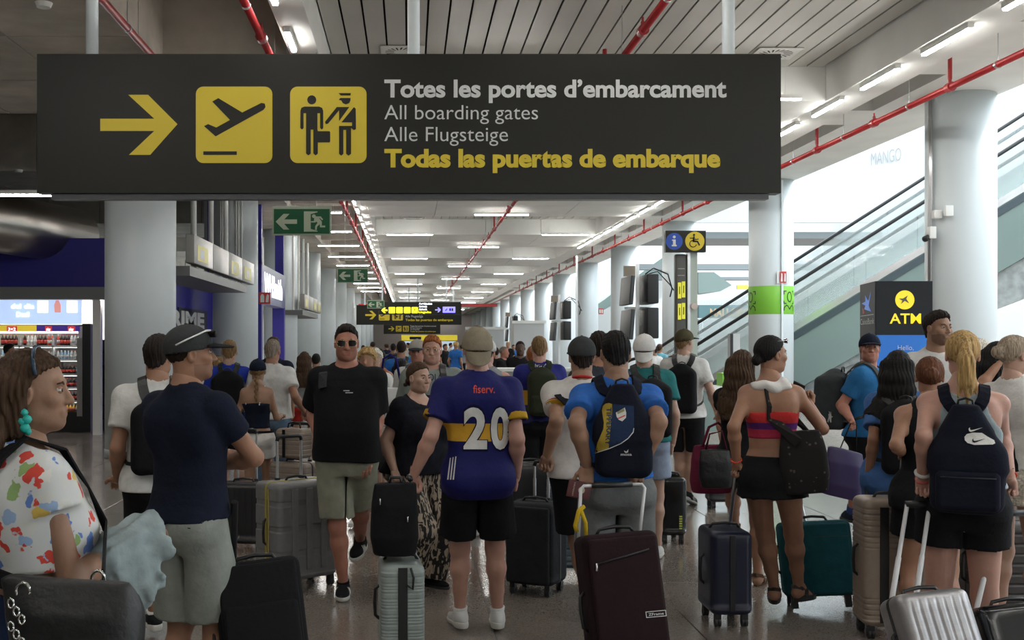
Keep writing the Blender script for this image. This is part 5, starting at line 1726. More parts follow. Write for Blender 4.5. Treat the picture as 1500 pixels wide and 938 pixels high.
        if z1 is None:
            for sh in (s.shR, s.shL):
                n = Vector((s.head0.x * .8, -.022 + s.head0.y * .6, 1.50 * sc)); F_.add(p_cone(n, sh.lerp(n, .28) + Vector((0, 0, -.012)), .040 * sc + off * .7, .042 * sc + off * .7), .04)
                F_.add(p_ell((sh.x * .55 + s.prof[-1][4] * .4, -.075 * sc * s.w + sh.y * .3, 1.33 * sc), (.07 * sc + off * .7, .045 * sc + off * .8, .10 * sc)), .05)
        if sleeve > 0:
            for sh, el, wr_, fd, palm, pose, g in s.arm.values():
                F_.add(p_ell(sh, [.056 * sc * aw + off * .8] * 3), .04)
                if sleeve <= 1: F_.add(p_cone(sh, el, .054 * sc * aw + off * .8, .048 * sc * aw + soff * 1.6, sleeve), .03)
                else:
                    F_.add(p_cone(sh, el, .054 * sc * aw + off * .8, .044 * sc * aw + soff), .03); F_.add(p_cone(el, wr_, .044 * sc * aw + soff, .030 * sc * aw + soff, sleeve - 1), .03)
        seed = seed or int(abs(s.root.location.x) * 1000) + 3
        if wr: F_.disp(wrinkle(seed, wr))
        F_.clip(lambda X, Y, Z: hem * sc + .006 * np.sin(9 * X + 7 * Y) - Z)
        if z1 is None:
            nx = s.prof[-1][4]; ny = s.prof[-1][3]
            hx, hy = s.head0.x, s.head0.y - .03
            F_.sub(p_cone((nx, ny + .008, 1.38 * sc), (hx, hy, 1.60 * sc), neck * .82 * sc, neck * .95 * sc), .008)

            def nk(X, Y, Z):
                t = np.clip((Z - 1.40 * sc) / (.15 * sc), 0, 1.3)
                r = np.sqrt((X - nx - (hx - nx) * t) ** 2 + (Y - ny - (hy - ny) * t) ** 2)
                return np.minimum(Z - (neckz - neckdrop * .5) * sc + (.5 + 2 * neckdrop) * (Y - ny), (neck + .034 + neckdrop * .5) * sc - r)
            F_.clip(nk)
            if neckdrop: F_.sub(p_ell((nx, ny + .10 * sc, (neckz - .03) * sc), (.085 * sc, .09 * sc, .03 * sc + neckdrop)), .006)
        else: F_.clip(lambda X, Y, Z: Z - z1 * sc - .004 * np.sin(20 * X))
        if arm_cut is not None:
            for sh in (s.shR, s.shL): F_.sub(p_ell(sh + Vector((sh.x * arm_cut[1], 0, .0)), (arm_cut[0] * sc, .16, .13 * sc)), .01)
        V, Q_ = F_.mesh()
        o = mesh_np(name, V, Q_, m, s.root); s.parts[name] = o
        s.bvh = BVHTree.FromPolygons(V.tolist(), Q_.tolist())
        return o

    def bottom(s, m, name='shorts', length=.80, off=.02, waist=1.02, hemoff=.03, wr=.0035, skirt=False, front=0.0, leg1=None):
        """length = fraction of thigh covered; >1 goes on down the calf"""
        sc = s.sc; lo, hi = s.bounds(.10); hi[2] = waist * sc + .06
        bot = .30 * sc if length < 1.3 else 0
        F_ = Field(lo, hi, s.res)
        lw = s.legw * (.75 + .25 * s.w)
        s.torso(F_, off * .7, .03, z0=.80 * sc, z1=(waist + .03) * sc)
        for g in (-1, 1): F_.add(p_ell((g * .075 * sc * s.w, -.075 * sc * s.w, .90 * sc), (.080 * sc * s.w + off, .066 * sc * s.w + off * .8, .08 * sc)), .05)
        for hp, kn, an, Rf in s.leg.values():
            r0 = s.th * sc * lw + off; rk = .058 * sc * lw + off + hemoff
            if length <= 1.0: F_.add(p_cone(hp, kn, r0, rk + .012, length), .04)
            else:
                F_.add(p_cone(hp, kn, r0, rk), .04); F_.add(p_cone(kn, an, rk, .05 * sc + hemoff, length - 1), .03)
        if skirt:
            F_.add(p_prof([(skirt * sc, .19 * sc * s.w + off, .15 * sc * s.w + off, 0, 0), (.86 * sc, .172 * sc * s.w + off, .125 * sc * s.w + off, -.01, 0), (.93 * sc, .176 * sc * s.w + off * .7, .125 * sc * s.w + off * .7, -.01, 0)], 2.2), .03)
        if not skirt:
            mx = (s.leg['R'][1] + s.leg['L'][1]) / 2
            F_.sub(p_cone((0, 0, .80 * sc), (mx.x, mx.y, mx.z - .1), .006, .012), .03); F_.sub(p_box((mx.x * .4, 0, .62 * sc), (.004, .22, .18 * sc), .003), .02)
        if wr: F_.disp(wrinkle(int(abs(s.root.location.x) * 777) + 5, wr, 20, .35))
        F_.clip(lambda X, Y, Z: Z - waist * sc)
        if skirt: F_.clip(lambda X, Y, Z: skirt * sc + .006 * np.sin(50 * X) * np.sin(40 * Y) - Z)
        V, Q_ = F_.mesh(); o = mesh_np(name, V, Q_, m, s.root); s.parts[name] = o
        s.bvb = BVHTree.FromPolygons(V.tolist(), Q_.tolist())
        return o

    def shoes(s, m, ms, name='shoe', socks=None, sockh=.16, style='sneaker', stripes=None):
        for sd, (hp, kn, an, Rf) in s.leg.items():
            h = .006 if s.d < 9 else .009
            (uv, uq), (sv, sq) = shoe_geo(style, h)
            k = (.95 if s.sex == 'm' else .85) * (.3 + .7 * s.sc)
            R = np.array(Rf); A = A3(an)
            T = lambda V: ((V - np.array([0, 0, .08])) * k) @ R.T + A + np.array([0, 0, .08 * (k - 1) * 0])
            o = mesh_np(name, T(uv), uq, m, s.root); mesh_np('sole', T(sv), sq, ms, o)
            if stripes:
                b = MB()
                for q in range(3):
                    y = .045 + q * .022
                    for g in (-1, 1):
                        pts = [(g * .050, y, .026), (g * .048, y - .006, .042), (g * .040, y - .012, .060), (g * .030, y - .016, .072)]
                        b.tube([Vector(T(np.array([p]))[0]) for p in pts], .0045, 5)
                b.build('stripe', stripes, o)
            if socks:
                b = MB(); top = an.lerp(kn, sockh); b.tube([an + (an - kn).normalized() * .02, an, top], [.036 * s.sc, .037 * s.sc, .044 * s.sc], 14); b.build('sock', socks, s.root)

    def sandals(s, m):
        for sd, (hp, kn, an, Rf) in s.leg.items():
            k = .88; R = Rf
            q = lambda x, y, z: an + R @ (Vector((x, y, z - .08)) * k)
            sl = MB(); n = 18; pts = []
            for i in range(n):
                t = 2 * pi * i / n; y = .075 + .125 * sin(t); x = (.042 + .008 * (y > .08)) * cos(t); pts.append((x, y))
            sl.prism(pts, lambda u, v, w: tuple(q(u, v, -.026 + w)), .036)
            o = sl.build('sandal', m, s.root)
            b = MB()
            for y0, z0 in ((.035, .075), (.115, .05)):
                pp = [q(-.045, y0, .01), q(-.040, y0 + .008, z0 * .75), q(0, y0 + .012, z0 + .008), q(.040, y0 + .008, z0 * .75), q(.045, y0, .01)]
                b.ribbon(pp, [p - q(0, y0, .02) for p in pp], .026, .005)
            pp = [q(.042, .04, .03), q(.040, -.02, .075), q(0, -.055, .085), q(-.040, -.02, .075), q(-.042, .04, .03)]
            b.ribbon(pp, [p - q(0, 0, .07) for p in pp], .022, .005)
            b.build('sandal_strap', m, o)

    def cuff(s, m, t, w=.12, name='cuff', off=.018, soff=.018, sides='LR'):
        sc = s.sc; aw = s.armw * (.8 + .2 * s.w) * (1 if s.sex == 'm' else .86)
        for sd in sides:
            sh, el, wr_, fd, palm, pose, g = s.arm[sd]
            lo = np.minimum(A3(sh), A3(el)) - .12; hi = np.maximum(A3(sh), A3(el)) + .12
            F_ = Field(lo, hi, s.res * .8)
            F_.add(p_cone(sh, el, .054 * sc * aw + off * .8 + .004, .048 * sc * aw + soff * 1.6 + .004, t + .004), .01)
            a = A3(sh); ba = A3(el) - a; L2 = ba @ ba
            F_.clip(lambda X, Y, Z: ((t - w) - ((X - a[0]) * ba[0] + (Y - a[1]) * ba[1] + (Z - a[2]) * ba[2]) / L2) * sqrt(L2))
            V, Q_ = F_.mesh(); mesh_np(name, V, Q_, m, s.parts['shirt'])

    def pix(s, body, u0, u1, base, cap, m, bold=.02, name='lettering', parent=None, bvh=None, off=.003, sub=2, rot=None):
        V, Fs = text_fit(body, u0, u1, 0, cap, bold, sub)
        V = [(u, base - v) for u, v in V]
        if rot: V = [rot(u, v) for u, v in V]
        return s.pdecal(V, Fs, m, name, parent, bvh, off)

    def pdecal(s, V, Fs, m, name, parent=None, bvh=None, off=.003):
        bvh = bvh or s.bvh; o = s.loc((0, 0, CAM_H)); out = []
        for u, v in V:
            t = s.P(u, v); dv = (t - o).normalized(); h = bvh.ray_cast(o, dv, 30)
            out.append(tuple((h[0] if h[0] is not None else t) - dv * off))
        b = MB(); b.raw(out, Fs); return b.build(name, m, parent or s.parts['shirt'])

    def bracelet(s, sd, m, r=.033, at=.03, w=.007, name='bracelet'):
        sh, el, wr_, fd, palm, pose, g = s.arm[sd]; u = (el - wr_).normalized(); c = wr_ + u * at; a = u.orthogonal().normalized(); b_ = u.cross(a)
        b = MB(); b.tube([c + a * cos(t) * r * s.sc + b_ * sin(t) * r * s.sc for t in [2 * pi * i / 14 for i in range(15)]], w, 6); return b.build(name, m, s.root)

    def glasses(s, m, lens, up=0.0, name='sunglasses', r=.019):
        H_ = lambda x, y, z: s.head0 + s.Rh @ (Vector((x, y, z + up)) * s.hs)
        b = MB()
        for g in (-1, 1):
            sq = lambda v: math.copysign(abs(v) ** .62, v)
            ring = [H_(g * .033 + r * 1.25 * sq(cos(t)), .097 - .012 * abs(cos(t)), .002 + r * .9 * sq(sin(t))) for t in [2 * pi * i / 16 for i in range(17)]]
            b.tube(ring, .0022, 5); b.tube([H_(g * .055, .088, .008), H_(g * .078, .06, .006), H_(g * .083, -.01, .004)], .0018, 5)
        b.tube([H_(-.010, .1, .008), H_(.010, .1, .008)], .0016, 5); o = b.build(name, m, s.root)
        if lens:
            for g in (-1, 1):
                b = MB(); b.raw([H_(g * .033, .0965, .002)] + [H_(g * .033 + r * 1.22 * sq(cos(t)), .096 - .012 * abs(cos(t)), .002 + r * .88 * sq(sin(t))) for t in [2 * pi * i / 16 for i in range(16)]], [(0, i + 1, (i + 1) % 16 + 1) for i in range(16)], 0, True); b.build('lens', lens, o)
        return o

    def hand(s, sd, f=.07, dn=.02):
        sh, el, wr_, fd, palm, pose, g = s.arm[sd]
        pn = palm - fd * palm.dot(fd); pn.normalize()
        return s.M @ (wr_ + fd * f + pn * dn)

    def decal(s, V2, Fs, m, name, fn, direction, parent=None, off=.003, bvh=None):
        """print on cloth: flat outline laid on the garment surface along a direction"""
        bvh = bvh or s.bvh; b = MB(); out = []
        dv = Vector(direction).normalized()
        for u, v in V2:
            p = Vector(fn(u, v)); hit = bvh.ray_cast(p - dv * .6, dv, 1.4)
            q = hit[0] - dv * off if hit[0] is not None else p
            out.append(tuple(q))
        b.raw(out, Fs, 0, False)
        return b.build(name, m, parent or s.parts.get('shirt') or s.root)

    def snap(s, pts, off=.01, bvh=None):
        bvh = bvh or s.bvh; P_ = []; N_ = []
        for p in pts:
            r = bvh.find_nearest(Vector(p))
            n = (Vector(p) - r[0]); n = n.normalized() if n.length > 1e-4 else r[1]
            if n.dot(r[1]) < 0: n = r[1]
            P_.append(r[0] + n * off); N_.append(n)
        return P_, N_

    def done(s):
        s.body(); s.face(); s.hair()
        return s


def grid_poly(pts, step=.03):
    """outline -> dense triangles, so that a print can bend with the cloth"""
    bm = bmesh.new(); vs = [bm.verts.new((p[0], p[1], 0)) for p in pts]
    for t in tessellate_polygon([[Vector((p[0], p[1], 0)) for p in pts]]): bm.faces.new([vs[i] for i in t])
    for _ in range(5):
        es = [e for e in bm.edges if e.calc_length() > step]
        if not es: break
        bmesh.ops.subdivide_edges(bm, edges=es, cuts=1); bmesh.ops.triangulate(bm, faces=bm.faces[:])
    bm.verts.index_update()
    V = [(v.co.x, v.co.y) for v in bm.verts]; Fs = [tuple(v.index for v in f.verts) for f in bm.faces]; bm.free()
    return V, Fs

# ================================================================ LUGGAGE
M_case_metal = metal('handle', (.72, .73, .75), .28)
M_wheel = mat('wheel_rubber', (.02, .02, .02), .5)


def shell(W, D_, z0, z1, r, style, amp=.006, pitch=.022, rt=.04, pr=None):
    """rounded-rectangle rings lofted upwards, ribs modelled as relief of the one-piece shell"""
    nz = 10 if style in ('v', 'plain', 'soft') else max(30, int((z1 - z0) / .0055))
    zs = sorted(set([z0 + rt * (1 - cos(pi / 2 * i / 5)) for i in range(6)] + [z1 - rt * (1 - cos(pi / 2 * i / 5)) for i in range(6)] + [z0 + rt + (z1 - z0 - 2 * rt) * i / nz for i in range(nz + 1)]))
    V = []; nx = 44 if style == 'v' else 10; ny = 8; rings = []
    for z in zs:
        t = 0
        if z < z0 + rt: t = rt - sqrt(max(0, rt * rt - (z0 + rt - z) ** 2))
        if z > z1 - rt: t = rt - sqrt(max(0, rt * rt - (z - z1 + rt) ** 2))
        hw, hd = W / 2 - t, D_ / 2 - t; rr = max(r - t * .6, .01); pts = []
        edge = min(1, max(0, min(z - z0 - rt, z1 - rt - z) / .02))
        g = 0
        if style == 'h' and edge > 0:
            ph = ((z - z0) / pitch) % 1
            ok = pr is None or pr(z)
            g = -amp * edge * (1 if (ph < .22 and ok) else 0)
        for cx, cy, a0 in ((hw - rr, hd - rr, 0), (-hw + rr, hd - rr, 90), (-hw + rr, -hd + rr, 180), (hw - rr, -hd + rr, 270)):
            for i in range(6):
                a = radians(a0 + 90 * i / 6); pts.append((cx + (rr + g) * cos(a), cy + (rr + g) * sin(a)))
            nn = nx if a0 in (0, 180) else ny
            a = radians(a0 + 90); x0, y0 = cx + rr * cos(a), cy + rr * sin(a)
            L_ = 2 * (hw - rr) if a0 in (0, 180) else 2 * (hd - rr)
            dx, dy = (-sin(radians(a0)) if 0 else 0, 0)
            tx, ty = {0: (-1, 0), 90: (0, -1), 180: (1, 0), 270: (0, 1)}[a0]
            ox, oy = {0: (0, 1), 90: (-1, 0), 180: (0, -1), 270: (1, 0)}[a0]
            for i in range(nn):
                q = i / nn * L_; gg = g
                if style == 'v' and a0 in (0, 180):
                    gg = -amp * edge * (1 if ((q / pitch) % 1) < .2 else 0)
                pts.append((x0 + tx * q + ox * gg, y0 + ty * q + oy * gg))
        rings.append([(x, y, z) for x, y in pts])
    n = len(rings[0]); V = [p for r_ in rings for p in r_]
    Fs = [(j * n + i, j * n + (i + 1) % n, (j + 1) * n + (i + 1) % n, (j + 1) * n + i) for j in range(len(zs) - 1) for i in range(n)]
    Fs += [tuple(range(n))[::-1], tuple(range((len(zs) - 1) * n, len(zs) * n))]
    return V, Fs


def suitcase(label, px, d, W, D_, H, yaw, m, style='plain', tilt=0, ext=0.0, hw=.20, hy=.80, zip_=True, grip=None, wheels=4, dark=None, name='suitcase', amp=.006, pitch=.022, lean=0, hz=None, pr=None, tube=None, wr=.028):
    s = thing(name, label, 'suitcase', ((px - 600) * d / F, d, 0), 0)
    s.rotation_euler = (0, 0, 0)
    R = Matrix.Translation(s.location) @ Matrix.Rotation(radians(yaw), 4, 'Z') @ Matrix.Translation((0, D_ / 2 * (1 if tilt else 0), 0)) @ Matrix.Rotation(radians(-tilt), 4, 'X') @ Matrix.Translation((0, -D_ / 2 * (1 if tilt else 0), 0)) @ Matrix.Rotation(radians(lean), 4, 'Y')
    s.matrix_world = R
    dark = dark or M_black
    z0 = .07 if wheels else .02
    V, Fs = shell(W, D_, z0, H, .045 if style != 'soft' else .035, style, amp, pitch, pr=pr)
    b = MB(); b.raw(V, Fs, 0, True); b.build('shell', m, s)
    if zip_:
        b = MB(); w2, r = W / 2 + .001, .045
        loop = []
        for cx, cz, a0 in ((w2 - r, H - r, 0), (-w2 + r, H - r, 90), (-w2 + r, z0 + r, 180), (w2 - r, z0 + r, 270)):
            for i in range(5): a = radians(a0 + 90 * i / 4); loop.append(Vector((cx + r * cos(a), 0, cz + r * sin(a))))
        loop.append(loop[0]); c = Vector((0, 0, (H + z0) / 2))
        b.ribbon(loop, [p - c for p in loop], .02, .004); b.build('zip_band', dark if zip_ is True else zip_, s)
    for sx in (-1, 1):
        for sy in ((-1, 1) if wheels == 4 else (1,)):
            b = MB(); x, y = sx * (W / 2 - .045), sy * (D_ / 2 - .04)
            b.box(x - .018, x + .018, y - .02, y + .02, .035, z0 + .012)
            w_ = b.build('wheel_mount', dark, s)
            b = MB(); b.cyl((x - .017, y, wr), (x - .003, y, wr), wr, n=14); b.cyl((x + .003, y, wr), (x + .017, y, wr), wr, n=14); b.cyl((x - .02, y, wr), (x + .02, y, wr), .010, n=8); b.build('wheel', M_wheel, w_)
    if wheels != 4:
        for sx in (-1, 1): b = MB(); b.box(sx * (W / 2 - .06) - .02, sx * (W / 2 - .06) + .02, -D_ / 2 + .01, -D_ / 2 + .04, 0, z0 + .01); b.build('foot_stud', dark, s)
    # carry handles
    b = MB(); y = 0 if style != 'soft' else -.02
    b.tube([(-.09, y, H - .004), (-.075, y, H + .022), (0, y, H + .03), (.075, y, H + .022), (.09, y, H - .004)], .009, 8); b.build('top_handle', dark, s)
    b = MB(); zc = (H + z0) / 2; b.tube([(-W / 2 + .003, y, zc - .09), (-W / 2 - .02, y, zc - .07), (-W / 2 - .024, y, zc), (-W / 2 - .02, y, zc + .07), (-W / 2 + .003, y, zc + .09)], .009, 8); b.build('side_handle', dark, s)
    if ext:
        yb = D_ / 2 * hy; a = hw / 2
        t = thing('telescopic_handle', None, None); t.parent = s
        tm = tube or M_case_metal
        for sx in (-1, 1):
            b = MB(); b.cyl((sx * a, yb, H - .02), (sx * a, yb, H + ext * .55), .011, n=10); b.cyl((sx * a, yb, H + ext * .5), (sx * a, yb, H + ext - .01), .0085, n=10); b.build('tube', tm, t)
            b = MB(); b.rbox((sx * a, yb, H + .0), (.035, .03, .03), .006, 2); b.build('collar', dark, t)
        b = MB(); b.tube([(-a - .002, yb, H + ext - .03), (-a + .008, yb, H + ext - .004), (-a + .03, yb, H + ext), (a - .03, yb, H + ext), (a - .008, yb, H + ext - .004), (a + .002, yb, H + ext - .03)], .014, 10); b.build('grip', grip or dark, t)
    return s, R


def soft_front(s, W, D_, H, m, dark, panel=(.0, .9), slant=False, pocket=.0):
    y = -D_ / 2
    b = MB(); b.rbox((0, y - .012, .07 + (H - .07) * .5), (W * .90, .035, (H - .07) * .93), .016, 3); o = b.build('front_panel', m, s)
    if slant:
        b = MB(); z0, z1 = H * .62, H * .70; b.tube([(-W * .32, y - .031, z0), (W * .36, y - .031, z1 + .015)], .0045, 6); b.build('zip', dark, o)
        b = MB(); b.tube([(-W * .32, y - .034, z0 + .005), (-W * .33, y - .036, z0 - .03)], .005, 6); b.build('zip_pull', M_case_metal, o)
    if pocket:
        b = MB(); b.rbox((0, y - .03, .10 + (H * pocket) / 2), (W * .84, .04, H * pocket), .018, 3); q = b.build('front_pocket', m, s)
        b = MB(); b.tube([(-W * .38, y - .045, .10 + H * pocket - .03), (W * .38, y - .045, .10 + H * pocket - .03)], .004, 6); b.build('zip', dark, q)
    return o


def rigid(s, mtx):
    s.matrix_world = mtx
    return s


def backpack(p, label, m, W=.30, H=.44, D_=.15, zc=1.22, x=0.0, dark=None, straps=True, shape='round', pocket=None, name='backpack', strapm=None, up=.0, y=None, widen=1.0, cat='backpack', yoff=0, res=None):
    """rucksack worn on the back of a Person; built in the wearer's own axes"""
    dark = dark or M_black; strapm = strapm or dark
    s = thing(name, label, cat); s.matrix_world = p.M
    bv = p.bvh
    h = bv.ray_cast(Vector((x, -1, zc)), Vector((0, 1, 0)), 2); ys = h[0].y if h[0] is not None else -.13
    h2 = bv.ray_cast(Vector((x, -1, zc + H * .3)), Vector((0, 1, 0)), 2); ys2 = h2[0].y if h2[0] is not None else ys
    yc = min(ys, ys2) - D_ / 2 - .006 + yoff
    if y is not None: yc = y
    h_ = res or p.res
    F_ = Field((x - W * .7, yc - D_, zc - H * .6), (x + W * .7, yc + D_, zc + H * .6), h_)
    if shape == 'round':
        F_.add(p_box((x, yc, zc - H * .06), (W / 2, D_ / 2, H * .44), .055), .03); F_.add(p_ell((x, yc + .01, zc + H * .18), (W * .43, D_ * .46, H * .32)), .05)
    elif shape == 'taper':
        F_.add(p_box((x, yc, zc - H * .18), (W / 2, D_ / 2, H * .32), .06), .03); F_.add(p_prof([(zc - H * .1, W * .50, D_ * .5, yc, x), (zc + H * .25, W * .36, D_ * .44, yc + .01, x), (zc + H * .47, W * .17, D_ * .30, yc + .02, x)], 2.6), .05)
    else:
        F_.add(p_box((x, yc, zc), (W / 2, D_ / 2, H / 2), .04), .03)
    F_.disp(wrinkle(int(zc * 991 + W * 77), .0035, 24))
    V, Q_ = F_.mesh(); o = mesh_np('main_compartment', V, Q_, m, s)
    s2 = BVHTree.FromPolygons(V.tolist(), Q_.tolist())
    if pocket:
        G = Field((x - W * .6, yc - D_ * 1.3, zc - H * .6), (x + W * .6, yc, zc + H * .5), h_)
        G.add(p_box((x, yc - D_ / 2 + .005, zc - H * .5 + H * pocket / 2 + .02), (W * .42, .032, H * pocket / 2), .028), .02)
        V, Q_ = G.mesh(); q = mesh_np('front_pocket', V, Q_, m, s)
        b = MB(); zz = zc - H * .5 + H * pocket - .01; b.tube([(x - W * .36, yc - D_ / 2 - .026, zz), (x + W * .36, yc - D_ / 2 - .026, zz)], .003, 5); b.build('zip', dark, q)
    b = MB(); zt = zc + H * .46; yy = yc + D_ * .30
    b.tube([(x - .035, yy, zt - .01), (x - .03, yy, zt + .025), (x, yy, zt + .035), (x + .03, yy, zt + .025), (x + .035, yy, zt - .01)], .006, 6); b.build('grab_loop', dark, s)
    if straps:
        for g in ((-1, 1) if straps is True else (straps,)):
            sx = .085 * p.sc * widen
            raw = [(x + g * .05, ys - .02, zt - .02), (g * sx * .9, -.12, 1.42 * p.sc), (g * sx, -.06, 1.50 * p.sc), (g * sx, .0, 1.53 * p.sc), (g * sx * 1.05, .07, 1.50 * p.sc), (g * sx * 1.2, .14, 1.40 * p.sc), (g * sx * 1.5, .17, 1.28 * p.sc), (g * .16 * p.sc, .14, 1.15 * p.sc), (g * .19 * p.sc, .03, 1.08 * p.sc), (g * .19 * p.sc, -.08, 1.04 * p.sc), (x + g * W * .42, ys - .03, zc - H * .35)]
            # add points between
            fine = []
            for a_, b_ in zip(raw[:-1], raw[1:]):
                for t in (0, .5): fine.append(Vector(a_).lerp(Vector(b_), t))
            fine.append(Vector(raw[-1]))
            P_, N_ = p.snap(fine, .008)
            for _ in range(2):
                P_ = [P_[0]] + [(P_[i - 1] + P_[i] * 2 + P_[i + 1]) / 4 + N_[i] * .001 for i in range(1, len(P_) - 1)] + [P_[-1]]
                N_ = [N_[0]] + [(N_[i - 1] + N_[i] + N_[i + 1]).normalized() for i in range(1, len(N_) - 1)] + [N_[-1]]
            for i_ in (0, -1): P_[i_] = Vector(fine[i_])
            b = MB(); b.ribbon(P_[:15], N_[:15], .055 * p.sc, .010); b.ribbon(P_[14:], N_[14:], .022, .004)
            b.build('shoulder_strap', strapm, s)
    s_b = s2
    return s, o, s_b, yc


def clothbag(label, name, cat, c, size, m, mtx, seed=1, sag=.02, res=.011, r=.05, taper=.0):
    """soft bag volume in the frame mtx"""
    s = thing(name, label, cat); s.matrix_world = mtx
    W, D_, H = size
    F_ = Field((c[0] - W * .75, c[1] - D_ * .9 - .03, c[2] - H * .65), (c[0] + W * .75, c[1] + D_ * .9 + .03, c[2] + H * .65), res)
    F_.add(p_prof([(c[2] - H / 2, W * .46, D_ * .42, c[1], c[0]), (c[2] - H * .25, W * .52, D_ * .5, c[1], c[0]), (c[2] + H * .2, W * (.5 - taper), D_ * .42, c[1], c[0]), (c[2] + H / 2, W * (.46 - taper * 1.6), D_ * .2, c[1], c[0])], 3.2), .03)
    F_.disp(wrinkle(seed, sag * .5, 16, .9))
    V, Q_ = F_.mesh(); o = mesh_np('bag_body', V, Q_, m, s)
    return s, o, BVHTree.FromPolygons(V.tolist(), Q_.tolist())

# ================================================================ THE CROWD
FB = fabric
WHITE = FB('white', (.84, .83, .80)); BLACK = FB('black', (.010, .010, .012)); NAVY = FB('navy', (.010, .014, .032)); GREYF = FB('grey', (.26, .27, .28))
KHAKI = FB('khaki', (.34, .345, .27)); SAGE = FB('sage', (.31, .33, .30)); RUB = mat('shoe_white', (.6, .6, .58), .5); SOLE = mat('shoe_sole', (.55, .54, .5), .5); BSOLE = mat('black_sole', (.02, .02, .02), .5)
BSHOE = FB('black_shoe', (.014, .014, .016)); JEANS = FB('jeans', (.13, .20, .29), .9, .25); M_chrome = metal('chrome', (.8, .8, .8), .15)
M_lens = mat('dark_lens', (.010, .007, .007), .3, spec=.3); M_clear = glass_mat('clear_lens', (.7, .7, .7), .15); M_gold = metal('gold_wire', (.7, .6, .4), .25)
TANC = FB('cap_tan', (.33, .28, .20)); GREYC = FB('cap_grey', (.055, .058, .06)); CREAM = FB('cream', (.50, .47, .42))


def voro_mat(name, stops, scale, base, rough=.85, stretch=(1, 1, 1), dist=0.0):
    """printed cloth: cells of several dye colours"""
    m, N, L, B = newmat(name)
    tc = N.new('ShaderNodeTexCoord'); mp = N.new('ShaderNodeMapping'); mp.inputs['Scale'].default_value = stretch; L.new(tc.outputs['Object'], mp.inputs[0])
    n = N.new('ShaderNodeTexNoise'); n.inputs['Scale'].default_value = scale * 1.4; n.inputs['Detail'].default_value = 2; L.new(mp.outputs[0], n.inputs['Vector'])
    mx = N.new('ShaderNodeVectorMath'); mx.operation = 'MULTIPLY_ADD'; L.new(n.outputs['Color'], mx.inputs[0]); mx.inputs[1].default_value = (dist, dist, dist); L.new(mp.outputs[0], mx.inputs[2])
    v = N.new('ShaderNodeTexVoronoi'); v.inputs['Scale'].default_value = scale; L.new(mx.outputs[0], v.inputs['Vector'])
    s = N.new('ShaderNodeSeparateColor'); L.new(v.outputs['Color'], s.inputs[0])
    r = N.new('ShaderNodeValToRGB'); r.color_ramp.interpolation = 'CONSTANT'; e = r.color_ramp.elements
    e[0].position = 0; e[0].color = (*stops[0][1], 1); e[1].position = stops[1][0]; e[1].color = (*stops[1][1], 1)
    for p_, c in stops[2:]: q = e.new(p_); q.color = (*c, 1)
    L.new(s.outputs[0], r.inputs[0])
    d = N.new('ShaderNodeMapRange'); d.inputs['From Min'].default_value = .42 / 1; d.inputs['From Max'].default_value = .46; L.new(v.outputs['Distance'], d.inputs['Value'])
    mix = N.new('ShaderNodeMix'); mix.data_type = 'RGBA'; L.new(d.outputs[0], mix.inputs['Factor']); L.new(r.outputs[0], mix.inputs['A']); mix.inputs['B'].default_value = (*base, 1)
    L.new(mix.outputs['Result'], B.inputs['Base Color']); B.inputs['Roughness'].default_value = rough
    return m


def zebra_mat():
    m, N, L, B = newmat('zebra_print')
    tc = N.new('ShaderNodeTexCoord'); mp = N.new('ShaderNodeMapping'); mp.inputs['Scale'].default_value = (1, 1, .33); mp.inputs['Rotation'].default_value = (0, radians(14), 0); L.new(tc.outputs['Object'], mp.inputs[0])
    n = N.new('ShaderNodeTexNoise'); n.inputs['Scale'].default_value = 34; n.inputs['Detail'].default_value = 1.5; n.inputs['Distortion'].default_value = 1.2; L.new(mp.outputs[0], n.inputs['Vector'])
    r = N.new('ShaderNodeValToRGB'); e = r.color_ramp.elements; r.color_ramp.interpolation = 'LINEAR'
    e[0].position = .485; e[0].color = (.012, .011, .010, 1); e[1].position = .515; e[1].color = (.40, .32, .24, 1)
    L.new(n.outputs['Fac'], r.inputs[0]); L.new(r.outputs[0], B.inputs['Base Color']); B.inputs['Roughness'].default_value = .85
    return m


def disc(cx, cy, r, ry=None, n=24): return grid_poly(circ(cx, cy, r, n, ry), 8)


def seat_bag(s): pass


# ---- 1 woman in the floral blouse, nearest, at the left edge
FLORAL = voro_mat('floral_print', [(0, (.62, .62, .58)), (.14, (.60, .06, .04)), (.46, (.12, .22, .55)), (.62, (.25, .38, .14)), (.74, (.66, .46, .10)), (.80, (.30, .42, .62)), (.90, (.66, .64, .60))], 21, (.60, .61, .60), dist=.06)
p = Person('woman in floral blouse with turquoise earring, nearest at the left edge', 44, 3.05, 1.675, yaw=-52, sex='f', w=1.04, sk='olive', hair=('longwavy', 'brown'), head=(-34, 2), face=True, cap=None,
           arms={'R': dict(e=(104, 806, -.05), w=(196, 790, .10), pose='relax', palm=(0, 0, -1)), 'L': dict(l=(-.10, .26, 1.05), hint=(-.6, -.6, 0))})
p.top(FLORAL, name='shirt', off=.020, hem=1.15, sleeve=.30, soff=.040, flare=.022, wr=.006, neck=.085, neckz=1.49)
p.bottom(FB('denim_skirt', (.012, .025, .075)), name='skirt', length=.5, off=.020, waist=1.085, skirt=.50)
p.shoes(BSHOE, BSOLE); p.done()
b = MB(); e = p.head0 + p.Rh @ (Vector((.088, -.008, -.045)) * p.hs)
for dx, dz, r in ((0, .0, .011), (.006, -.018, .014), (-.006, -.022, .013), (0, -.040, .015), (.008, -.050, .010)): b.lathe([(.001, -r), (r * .7, -r * .6), (r, 0), (r * .7, r * .6), (.001, r)], tuple(e + p.Rh @ Vector((.002, dx, dz - .01))), 10)
b.build('earring', mat('turquoise', (.02, .42, .36), .35), p.root)
